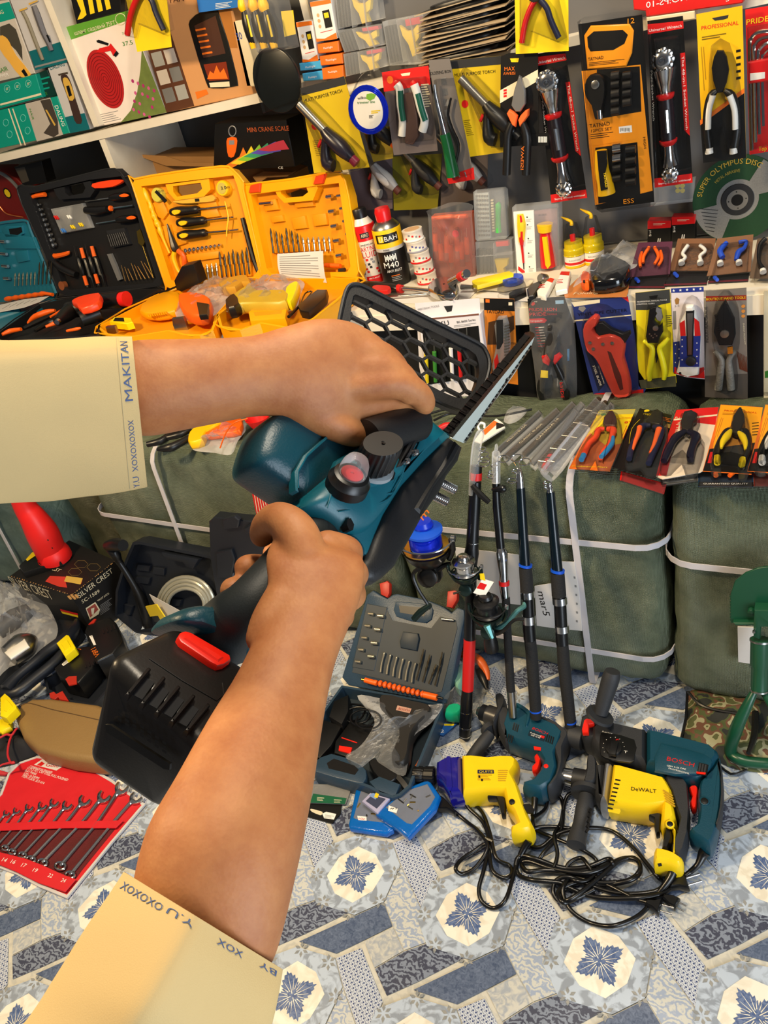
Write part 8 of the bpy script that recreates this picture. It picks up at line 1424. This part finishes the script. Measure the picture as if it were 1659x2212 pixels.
for k in range(8):c.flat(P_,[(238+k*7,845),(242+k*7,845),(242+k*7,882),(238+k*7,882)],.0024,WHT)
for k in range(3):c.flat(P_,[(22,555+k*18),(42,550+k*18),(42,564+k*18),(22,568+k*18)],.0006,REDI)
jaws(t,P_,[(120,465),(135,475),(160,560),(162,640),(130,690),(100,690),(72,650),(90,560)],.014,M('bright_forged',(150,148,146),.35,.7));OH=M('bright_orange_grip')
tp(t.p('handle'),P_,[(75,760,20),(50,830,24),(45,950,24),(40,1080,24)],.014,BLK,3,12);h2=t.p('handle');tp(h2,P_,[(140,760,20),(165,840,26),(165,950,26),(160,1080,24)],.014,BLK,3,12);h2.text(P_,'AWEISI',(150,905),(145,1050),.0275,ORGI,-20)
for q in ([(60,675),(88,690),(112,715),(100,785),(78,770),(45,700)],[(130,712),(160,680),(182,672),(180,715),(128,785),(116,740)]):t.p('collar',label='orange collar').puff(P_,q,.016,.009,.003,OH)
def uwrench(lab,P,q,r1,r2,dx):
    t=T('wrench_pack',lab,'wrench pack',GU);c=card(t,P,q,BLKI);X=lambda u_,v_:(q[0][0]+(q[1][0]-q[0][0])*u_+(q[3][0]-q[0][0])*v_+(q[2][0]-q[3][0]-q[1][0]+q[0][0])*u_*v_,q[0][1]+(q[1][1]-q[0][1])*u_+(q[3][1]-q[0][1])*v_)
    c.flat(P,[X(0,.02),X(1,.03),X(1,.075),X(0,.08)],.0004,REDI);c.text(P,'Universal Wrench',X(.03,.068),X(.95,.066),.0006,WHT,18);c.flat(P,[X(0,.945),X(1,.945),X(1,1),X(0,1)],.0004,REDI);c.text(P,'Saying around withlevel',X(.1,.985),X(.95,.985),.0006,WHT,12)
    c.flat(P,[X(.86,.22),X(1,.22),X(1,.72),X(.86,.68)],.0004,REDI);c.text(P,'The 48-in-1 Socket Wrench',X(.9,.24),X(.9,.68),.0006,WHT,16);c.text(P,'Multi-Socket Wrench',X(.03,.30),X(.03,.60),.0006,WHT,13)
    a,b=r1,r2;g=lambda f,e=0:(a[0]+(b[0]-a[0])*f,a[1]+(b[1]-a[1])*f)
    for nm,o_,R_ in (('large_socket_ring',a,70),('small_socket_ring',b,50)):
        p_=t.p(nm);cc=P.at(*o_,.014);k_=R_*mpp(P,*o_)
        for j in range(9):aa=j*math.pi*2/9;p_.lathe(cc+P.u*k_*.66*math.cos(aa)+P.v*k_*.66*math.sin(aa),P.n,[(0,-.012),(k_*.36,-.012),(k_*.36,.010),(k_*.2,.012),(0,.006)],CHR,10)
        p_.lathe(cc,P.n,[(0,-.01),(k_*.7,-.01),(k_*.7,.013),(k_*.38,.017),(k_*.22,.016),(k_*.22,.004),(0,.004)],CHR,20)
    p_=t.p('shaft',label='chrome shaft');tp(p_,P,[(*g(.08),58),(*g(.18),44),(*g(.28),30),(*g(.5),28),(*g(.82),28),(*g(.93),42)],.012,CHR,3,14)
    p_=t.p('grip',label='black grip');tp(p_,P,[(*g(.33),38),(*g(.45),43),(*g(.6),43),(*g(.73),40)],.012,M('dark_plum_grip',(30,22,30),.35),3,14);tp(t.p('window'),P,[(*g(.44),14),(*g(.64),14)],.034,CHR,0,8)
    for f1,f2 in ((.30,.37),(.70,.76)):tp(t.p('collar',label='red collar'),P,[(*g(f1),50),(*g((f1+f2)/2),46),(*g(f2),22)],.012,RCN,2,12)
    bl(t,P,[X(.1,.12),X(.8,.12),X(.84,.8),X(.9,.93),X(.3,.94),X(.15,.8)],.036,0)
uwrench('universal wrench pack hanging beside the orange handled pliers',UP_,[(222,335),(402,303),(540,1222),(318,1256)],(298,505),(400,1165),0)
uwrench('universal wrench pack hanging right of the orange twelve piece set',UP_,[(912,130),(1132,98),(1192,1128),(958,1162)],(1010,370),(1055,1075),0)
t=T('socket_set_pack','large orange and black twelve piece socket set in a clear clamshell','socket set',GU);P_=YP(1.97);c=card(t,P_,[(485,150),(880,90),(955,1250),(600,1300),(540,900)],BLKI);OG=ink(244,150,30)
c.flat(P_,[(505,440),(870,400),(945,1180),(590,1270)],.0004,OG);c.pr(P_,[(520,220),(560,160),(800,150),(826,190),(815,330),(780,410),(540,430)],.0,.006,OG,.002,holes=());c.flat(P_,[(540,230),(580,195),(760,185),(792,215),(770,270),(700,310),(560,318),(545,290)],.0065,BLKI);c.text(P_,'12',(790,148),(832,142),.0008,OG,32);c.text(P_,'TATNAD',(545,378),(640,364),.0068,BLKI,20);bars(c,P_,(550,388),(770,365),(0,9),3,3,.0068,BLKI)
c.flat(P_,[(600,430),(865,410),(875,690),(590,740)],.0008,BLKI);c.flat(P_,[(545,745),(845,708),(850,860),(560,905)],.0009,OG);c.text(P_,'TATNAD',(555,792),(680,776),.0012,BLKI,24);c.text(P_,'12PCS SET',(565,820),(695,803),.0012,BLKI,18);bars(c,P_,(562,832),(700,815),(0,12),3,4,.0012,BLKI);c.flat(P_,[(735,785),(815,775),(818,818),(738,826)],.0012,WHT);bars(c,P_,(745,792),(745,815),(7,0),9,3,.0014,BLKI);c.flat(P_,[(590,915),(850,880),(870,1220),(610,1260)],.0008,BLKI);c.text(P_,'HIGH',(885,850),(892,920),.0012,BLKI,16);c.text(P_,'ESS',(765,1262),(830,1255),.0015,OG,30)
m=t.p('ratchet',label='black ratchet head');m.puff(P_,[(528,520),(560,462),(620,455),(655,500),(655,590),(640,660),(620,730),(590,730),(570,650),(535,600)],.014,.010,.003,BLK,2);m.disc(P_,(588,525),.0095,.022,STL,18,.027,bev=.002);tp(t.p('ratchet_neck'),P_,[(615,680,18),(620,735,16)],.02,CHR,0,10)
for j in range(5):
    for i in range(2 if j<4 else 1):cyl(t.p('socket'),P_,(690+i*72,470+j*55),(740+i*72,462+j*55),22,.014,BLK if (i+j) % 2 else GM,14)
for j in range(4):cyl(t.p('socket'),P_,(700,920+j*62),(750,912+j*62),26-j*2,.014,CHR if j<2 else BLK,14);cyl(t.p('socket'),P_,(780,930+j*66),(840,922+j*66),22,.012,BLK,14)
m=t.p('screwdriver',label='yellow and black handle');tp(m,P_,[(625,930,34),(630,1050,40),(650,1130,44),(660,1200,50)],.016,YEL,3,14);m.puff(P_,[(600,935),(660,930),(665,1010),(650,1080),(668,1170),(625,1180),(610,1050)],.034,.004,.001,BLK);m.text(P_,'TATNAD',(640,1070),(652,1160),.0385,YELI,14)
m=t.p('blister');m.pr(P_,[(470,140),(500,118),(885,62),(905,85),(965,1260),(945,1285),(620,1325),(580,1300),(540,900),(505,450)],.001,.038,CLR,.012,seg=2)
t=T('pliers_pack','yellow and black card with white and black handled cutters, top right','pliers pack',GU);P_=YP(1.98);c=card(t,P_,[(1215,88),(1500,35),(1524,978),(1258,1008)],ink(224,172,20));c.flat(P_,[(1240,760),(1512,560),(1524,978),(1258,1008)],.0003,BLKI);c.flat(P_,[(1238,745),(1512,545),(1513,575),(1240,775)],.0004,ORGI);c.text(P_,'PROFESSIONAL',(1246,186),(1476,152),.0005,REDI,24);bars(c,P_,(1250,228),(1400,204),(0,14),2,7,.0005,ink(110,90,20));bars(c,P_,(1243,290),(1262,560),(14,0),2,5,.0005,ink(160,120,20))
for k in range(5):c.flat(P_,[(1462,310+k*42),(1490,304+k*42),(1490,320+k*42),(1462,326+k*42)],.0005,BLKI)
c.flat(P_,[(1312,112),(1415,92),(1410,112),(1380,122),(1330,128)],.0006,DRK);jaws(t,P_,[(1345,310),(1385,310),(1405,350),(1420,430),(1405,510),(1380,570),(1345,575),(1320,500),(1310,420),(1325,350)],.014,M('blackened_steel'))
for L_,o_ in (([(1345,560,12),(1310,590,24),(1285,680,22),(1280,800,22),(1295,930,22)],1),([(1390,560,12),(1430,590,24),(1460,680,22),(1465,800,22),(1445,930,22)],-1)):p_=t.p('handle');tp(p_,P_,L_,.014,BLK,3,12);tp(p_,P_,[(x+8*o_,y,r_*.75) for x,y,r_ in L_[1:4]],.020,M('white_grip'),3,10);tp(t.p('grip_end',label='white grip end'),P_,[(L_[-1][0],915,20),(L_[-1][0],950,22)],.016,M('white_grip'),0,10)
bl(t,P_,[(1300,290),(1410,280),(1480,560),(1500,800),(1480,960),(1400,960),(1370,800),(1330,960),(1265,960),(1262,800),(1285,560)],.032,2)
t=T('hex_key_pack','red card pack of chrome hex keys at the top right border','hex key pack',GU);c=card(t,UP_,[(1518,60),(1700,30),(1710,930),(1545,958)],REDI);c.text(UP_,'PRIDE',(1525,155),(1662,130),.0005,YELI,34);c.text(UP_,'Top',(1600,935),(1650,930),.0005,YELI,28)
for k in range(4):tp(t.p('hex_key'),UP_,[(1558+k*24,930-k*50,11-k),(1545+k*26,330+k*16,11-k),(1555+k*26,240+k*34,11-k),(1600+k*22,200+k*36,11-k),(1690,190+k*36,11-k)],.014,CHR,3,6)
t.p('key_holder',label='red holder').pr(UP_,[(1535,385),(1700,355),(1700,500),(1540,520)],.008,.026,RCN,.003);c2=t.p('sticker');c2.pr(UP_,[(1548,455),(1640,445),(1640,485),(1548,500)],.026,.027,WHT);bl(t,UP_,[(1525,180),(1700,150),(1705,900),(1545,945)],.034)
P_=YP(2.06);t,m=fbox('red_carton','red carton with upside-down white number along the top right edge','box',[(812,-110),(1560,-150),(1500,20),(905,105),(900,70),(828,60)],P_,.08,REDI);m.text(P_,'NO:PS-10',(1160,0),(905,50),.0005,WHT,-38);m.text(P_,'PRIDE',(1510,-40),(1400,12),.0005,WHT,-22)
t,m=fbox('flat_carton','plain white carton edge under the red carton at the top right','box',[(905,108),(1205,66),(1210,120),(910,160)],P_,.07,CRMI)
t=clearbox('dim clear box with dotted print behind the second universal wrench',[(930,1150),(1205,1110),(1200,1250),(930,1280)],YP(2.12));m=t.p('contents')
for k in range(4):m.disc(YP(2.12),(1100+30*(k % 2),1150+30*(k//2)),.006,-.01,YELI,8)
# ================================================================ left part of the shelves
view(0,0,2.5136);PS=YP(2.235)
pruner('yellow card with red and black handled snips hanging over the shelf at the top left',YP(2.10),[(672,-60),(900,-60),(932,255),(745,282)],575,-40,.86)
t=T('screwdriver_bag','three yellow and black screwdriver handles in a clear bag hanging at the shelf edge','screwdriver set');P_=YP(2.09)
for x in (1310,1365,1420):p_=t.p('screwdriver');tp(p_,P_,[(x,-20,16),(x+10,30,28),(x+22,60,20)],.02,YEL,3,12);tp(p_,P_,[(x+20,60,20),(x+38,120,32),(x+60,200,30),(x+68,250,16)],.02,BLK,3,12);tp(p_,P_,[(x+62,225,20),(x+72,262,18)],.022,YEL,0,10);tp(p_,P_,[(x+30,80,5),(x+58,200,6)],.046,YELI,0,6)
t.p('header_tag',label='yellow and black tag').pr(P_,[(1525,62),(1590,55),(1605,185),(1545,200)],-.002,.0,YELI);bl(t,P_,[(1290,-40),(1500,-40),(1570,270),(1380,300)],.055,0,FILM)
t=T('rubber_disc_pack','black rubber disc in crinkled clear film hanging in front of the shelf corner','disc');C_=YP(2.07).at(1502,438,.005);Pc=Pl((0,-1,0),C_,(1,0,0));k_=mpp(YP(2.07),1502,438);t.p('disc').lpr(Pc,[(148*k_*math.cos(a_),158*k_*math.sin(a_)) for a_ in [j*math.pi/24 for j in range(48)]],-.006,.004,M('charcoal_rubber',(22,26,26),.3),.002,2);bl(t,YP(2.07),[(1400,270),(1600,250),(1640,420),(1640,540),(1420,620),(1370,440)],.022,0)
def sbx(name,lab,q,cc,d=.14,P=None,**k):return fbox(name,lab,'box',q,P or PS,d,cc,**k)
t,m=sbx('hose_box','white garden hose box with green band and red coiled hose picture',[(345,150),(692,58),(905,612),(525,690)],ink(228,216,206));m.flat(PS,[(345,150),(692,58),(712,105),(368,222)],.0004,ink(90,150,50));m.text(PS,'шланг садовый 75FT',(408,192),(628,132),.0006,CRMI,17);tp(m,PS,[(655+28*math.cos(a_),104+30*math.sin(a_),2) for a_ in [j*math.pi/8 for j in range(16)]],.0008,CRMI,0,4,True);m.text(PS,'37.5',(668,250),(722,240),.0006,GRNI,18);m.text(PS,'7.5 m',(665,188),(708,178),.0006,GRNI,10)
Ph=Pl(PS.n,PS.at(572,432,.0006),PS.u);rx=PS.at(572,432);kx=mpp(PS,572,432);m.lpr(Ph,[(118*kx*math.cos(a_),142*kx*math.sin(a_)) for a_ in [j*math.pi/20 for j in range(40)]],0,.0004,ink(170,34,34))
for k in range(1,9):m.tube([Ph.w(118*kx*k/9*math.cos(a_),142*kx*k/9*math.sin(a_),.0006) for a_ in [j*math.pi/16 for j in range(32)]],.0011,ink(110,20,22),4,0,True)
m.flat(PS,[(520,285),(540,262),(590,250),(600,235),(640,285),(615,305),(600,275),(560,285)],.0016,REDI);m.flat(PS,[(522,222),(535,215),(590,235),(585,248),(560,240),(530,232)],.0018,BLKI);m.flat(PS,[(615,300),(632,275),(645,290),(628,310)],.0019,BLKI);bars(m,PS,(528,625),(640,600),(4,11),5,3,.0006,GREYI);FLO=M('flower_print',(104,120,60),.5,ns=30,nc=.4);m.flat(PS,[(770,265),(905,610),(655,665),(710,600),(745,500),(762,380)],.0005,FLO)
for k in range(16):m.disc(PS,(720+((k*53) % 130),440+((k*71) % 200) if 720+((k*53) % 130)<840 else 560),.006,.0009,ink(200,90,140) if k % 2 else ink(170,50,110),6)
t,m=sbx('heater_box','brown heater box with picture of a glowing portable fireplace heater',[(800,-60),(1235,-60),(1375,512),(905,612)],ink(196,142,92));BRN=ink(84,52,34);m.flat(PS,[(800,260),(915,140),(1055,575),(905,612)],.0004,BRN);m.flat(PS,[(1150,0),(1240,0),(1290,260),(1200,260)],.0004,ink(170,110,50))
for j in range(3):
    for i in range(2):x,y=818+i*68+j*30,290+j*98-i*16;m.flat(PS,[(x,y),(x+56,y-14),(x+80,y+62),(x+24,y+76)],.0007,[ink(150,150,144),ink(190,180,168),ink(110,110,108)][(i+j) % 3])
m.pr(PS,[(1030,110),(1100,60),(1180,50),(1285,420),(1270,470),(1150,480),(1115,440),(1035,180)],0,.003,BLKI,.001,sm=2);m.flat(PS,[(1055,140),(1170,85),(1225,290),(1105,315)],.0034,ink(70,44,34));
for k in range(5):m.flat(PS,[(1060+k*9,160+k*32),(1115+k*9,150+k*32),(1118+k*9,160+k*32),(1063+k*9,170+k*32)],.0038,ORGI)
m.flat(PS,[(1105,350),(1228,335),(1246,432),(1135,440)],.0038,ink(120,44,20));m.flat(PS,[(1125,430),(1140,385),(1160,400),(1175,355),(1195,395),(1215,370),(1238,428)],.0042,ORGI);m.flat(PS,[(1135,450),(1245,442),(1248,470),(1142,474)],.0042,CRMI);m.flat(PS,[(1060,500),(1120,485),(1132,510),(1070,538)],.0008,ORGI);m.text(PS,'FAN',(925,15),(1000,5),.0008,BRN,26);m.pr(PS,[(1060,-60),(1290,-60),(1290,40),(1080,68)],.001,.02,ink(40,110,190));bars(m,PS,(1170,20),(1260,8),(0,8),4,3,.0205,WHT)
t,m=sbx('tool_box_carton','black and yellow carton lying on top of the hose box',[(370,-60),(650,-60),(655,65),(415,132)],BLKI);m.flat(PS,[(400,-40),(440,-40),(470,80),(450,100),(420,108),(440,60)],.0004,YELI)
for k in range(3):m.flat(PS,[(470+k*44,-40),(495+k*44,-40),(515+k*44,70-k*12),(490+k*44,78-k*12)],.0004,YELI)
t,m=sbx('small_cartons','small white boxes with handwritten number beside the heater box',[(1265,115),(1310,110),(1375,330),(1380,470),(1340,470),(1290,240)],CRMI,.1);m.text(PS,'30',(1290,220),(1318,210),.0006,ink(40,60,150),34)
P_=YP(2.26);t,m=sbx('scale_box','black crane scale box with orange lettering and rainbow graphic',[(1165,672),(1552,650),(1602,905),(1158,930)],BLKI,.1,P_);m.text(P_,'MINI CRANE SCALE',(1345,718),(1570,708),.0005,ink(190,92,50),22);m.pr(P_,[(1235,750),(1282,748),(1285,790),(1270,850),(1240,850),(1230,790)],0,.002,ORG,.0005,sm=2);m.flat(P_,[(1244,762),(1272,762),(1272,785),(1244,786)],.0024,GREYI);tp(m,P_,[(1262+20*math.cos(a_),712+28*math.sin(a_),3) for a_ in [j*math.pi/8 for j in range(16)]],.001,GREYI,0,4,True)
for k,cc in enumerate((ink(220,120,40),ink(230,200,50),ink(130,190,60),ink(60,150,110),ink(90,80,180),ink(190,60,80))):m.flat(P_,[(1215+k*36,905-k*18),(1300+k*40,850-k*16),(1320+k*44,800-k*8),(1350+k*44,860-k*10),(1260+k*40,912-k*18)],.0006+.0002*k,cc)
m.text(P_,'CE',(1512,918),(1538,917),.0006,WHT,12)
CBD=M('corrugated_cardboard',(158,116,68),.7,0,ns=7,nc=.15,bump=.3,bs=30);t=T('cardboard_box','torn open brown cardboard box behind the yellow cases on the lower shelf','box');P_=YP(2.40);m=t.p('box');m.pr(P_,[(700,850),(1160,850),(1560,960),(1590,1100),(760,1180)],-.14,0,CBD,.001);m.pr(YP(2.36),[(770,840),(900,848),(1000,880),(1160,885),(1160,905),(900,900),(760,850)],-.003,0,CBD)
m=t.p('flap');m.pr(YP(2.34),[(1370,960),(1430,930),(1590,935),(1560,960),(1450,965),(1400,1000)],-.03,0,CBD,.001)
# clipper boxes in the leftmost bay
view(0,0,5.53);TEA=ink(16,142,124);DT=ink(20,96,104);GLD=ink(200,160,70)
t,m=sbx('clipper_box','white box with gold hair clipper picture at the far left of the shelf',[(-120,20),(100,0),(420,880),(-120,1000)],ink(190,182,170),.1);m.flat(PS,[(-120,80),(110,20),(185,215),(-120,300)],.0004,TEA);m.text(PS,'DALING',(-120,200),(48,160),.0006,CRMI,34);m.flat(PS,[(0,320),(110,280),(190,350),(260,560),(270,720),(190,600),(0,420)],.0005,ink(70,66,56));m.pr(PS,[(0,430),(60,440),(110,500),(190,660),(370,890),(250,920),(110,740),(0,590)],0,.0012,ink(226,170,70),0,sm=2);m.text(PS,'HAIR',(-20,880),(100,840),.0008,GRNI,40);m.text(PS,'CLIPPER',(-60,940),(110,905),.0008,WHT,28);m.flat(PS,[(255,850),(285,820),(335,900),(300,915)],.0016,BLKI)
t,m=sbx('clipper_box','white and dark teal box picturing two trimmers beside the white divider',[(95,-60),(520,-60),(805,690),(800,745),(422,838)],ink(186,184,184),.08,PS.up(.004));P_=PS.up(.004);m.flat(P_,[(345,615),(720,500),(805,700),(800,745),(422,838)],.0004,DT);m.flat(P_,[(415,790),(800,690),(803,712),(418,812)],.0007,GREYI)
tp(m,P_,[(275,140,26),(330,240,26),(430,500,26),(515,715,24)],.001,ink(120,112,92),3,6);m.flat(P_,[(225,120),(320,85),(326,105),(230,142)],.004,GLD);tp(m,P_,[(410,70,36),(450,170,44),(520,370,42),(590,520,36),(620,600,32)],.001,ink(90,88,92),3,6);m.flat(P_,[(340,40),(445,0),(452,16),(345,62)],.006,GLD);m.flat(P_,[(545,420),(575,415),(605,500),(580,510)],.0068,BLKI)
t,m=sbx('clipper_box','teal box lying on its side with three white icons',[(-120,1030),(425,885),(505,1165),(-120,1330)],TEA,.1,PS.up(.008));P_=PS.up(.008)
m.flat(P_,[(0,1240),(490,1110),(495,1135),(5,1262)],.0004,CRMI)
for x,y in ((85,1060),(208,1030),(338,1000)):tp(m,P_,[(x+34*math.cos(a_),y+44*math.sin(a_),3) for a_ in [j*math.pi/6 for j in range(12)]],.0006,ink(120,200,190),0,4,True);bars(m,P_,(x-15,y-10),(x+18,y-16),(0,12),3,5,.0006,CRMI)
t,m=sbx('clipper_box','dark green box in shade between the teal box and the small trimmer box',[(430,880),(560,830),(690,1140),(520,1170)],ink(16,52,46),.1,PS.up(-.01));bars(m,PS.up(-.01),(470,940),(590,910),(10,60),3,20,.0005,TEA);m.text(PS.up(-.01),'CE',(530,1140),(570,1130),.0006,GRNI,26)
t,m=sbx('clipper_box','narrow white box with gold and brown trimmer picture next to the divider',[(568,815),(790,742),(1075,1545),(840,1592)],ink(186,184,184),.08,PS.up(.002));P_=PS.up(.002);m.flat(P_,[(775,1400),(1010,1350),(1075,1545),(840,1592)],.0004,DT);m.text(P_,'DALING',(605,838),(775,785),.0006,DT,34);m.flat(P_,[(692,885),(808,858),(812,882),(700,905)],.0007,ink(70,60,50));m.pr(P_,[(725,905),(795,895),(850,1000),(900,1180),(980,1440),(940,1480),(890,1440),(820,1200),(750,1010)],0,.0012,ink(60,44,40),0,sm=2);m.pr(P_,[(750,940),(800,930),(850,1020),(890,1170),(830,1200),(770,1040)],.001,.0018,GLD,0,sm=2);m.flat(P_,[(790,1030),(825,1020),(860,1140),(825,1155)],.0022,BLKI)
t,m=sbx('clipper_box','teal box at the bottom left of the bay with clipper picture and white name',[(-120,1340),(680,1150),(832,1592),(-120,1800)],TEA,.1,PS.up(.006));P_=PS.up(.006);m.flat(P_,[(300,1240),(600,1165),(755,1610),(440,1690)],.0004,ink(176,168,158));m.flat(P_,[(480,1200),(600,1180),(690,1440),(700,1600),(640,1640),(520,1590),(600,1480)],.0006,ink(66,60,54));m.text(P_,'DALING',(650,1265),(745,1510),.0006,WHT,52);m.flat(P_,[(540,1310),(560,1310),(665,1490),(650,1505)],.0008,GLD);m.text(P_,'HAIR',(345,1300),(385,1430),.0008,GRNI,30)
for x in (95,145):m.flat(P_,[(x,1300),(x+14,1296),(x+165,1735),(x+150,1738)],.0006,CRMI)
for x,y in ((275,1410),(330,1560),(70,1465),(115,1605)):tp(m,P_,[(x+32*math.cos(a_),y+42*math.sin(a_),3) for a_ in [j*math.pi/6 for j in range(12)]],.0006,ink(120,200,190),0,4,True)
view(0,320,3.95);P_=YP(2.36);t=T('round_case','dark red curved case with grey rim behind the teal case at the left edge','case');m=t.p('shell');m.pr(P_,[(-200,190),(0,190),(140,260),(330,460),(330,700),(-200,700)],-.1,0,M('dark_red_shell',(110,24,22),.4),.004);tp(t.p('rim',label='grey rim'),P_,[(-40,200,12),(30,225,14),(120,300,14),(230,440,14)],.006,GRYP,4,8);m.disc(P_,(62,385),.022,.001,BLKI,20);m.disc(P_,(62,385),.017,.0015,YELI,8);tp(m,P_,[(0,500,5),(60,560,5),(200,590,5)],.003,M('copper_foil'),4,6)
t=T('small_box','small black box with pale label on the lower left shelf','box');m=t.p('box');m.pr(P_,[(120,160),(350,110),(400,290),(200,330)],.0,.05,BLKI,.001);m.flat(P_,[(130,175),(210,160),(250,280),(190,300)],.0504,ink(70,66,60))
for t in THINGS:t.done()
for m_,vx in ((a1,.0022),(a2,.0020)):
    o=pers.ob[id(m_)];o.modifiers.new('union','REMESH').mode='VOXEL';o.modifiers['union'].voxel_size=vx;o.modifiers['union'].use_smooth_shade=True
    s_=o.modifiers.new('smooth','SMOOTH');s_.factor=.5;s_.iterations=9
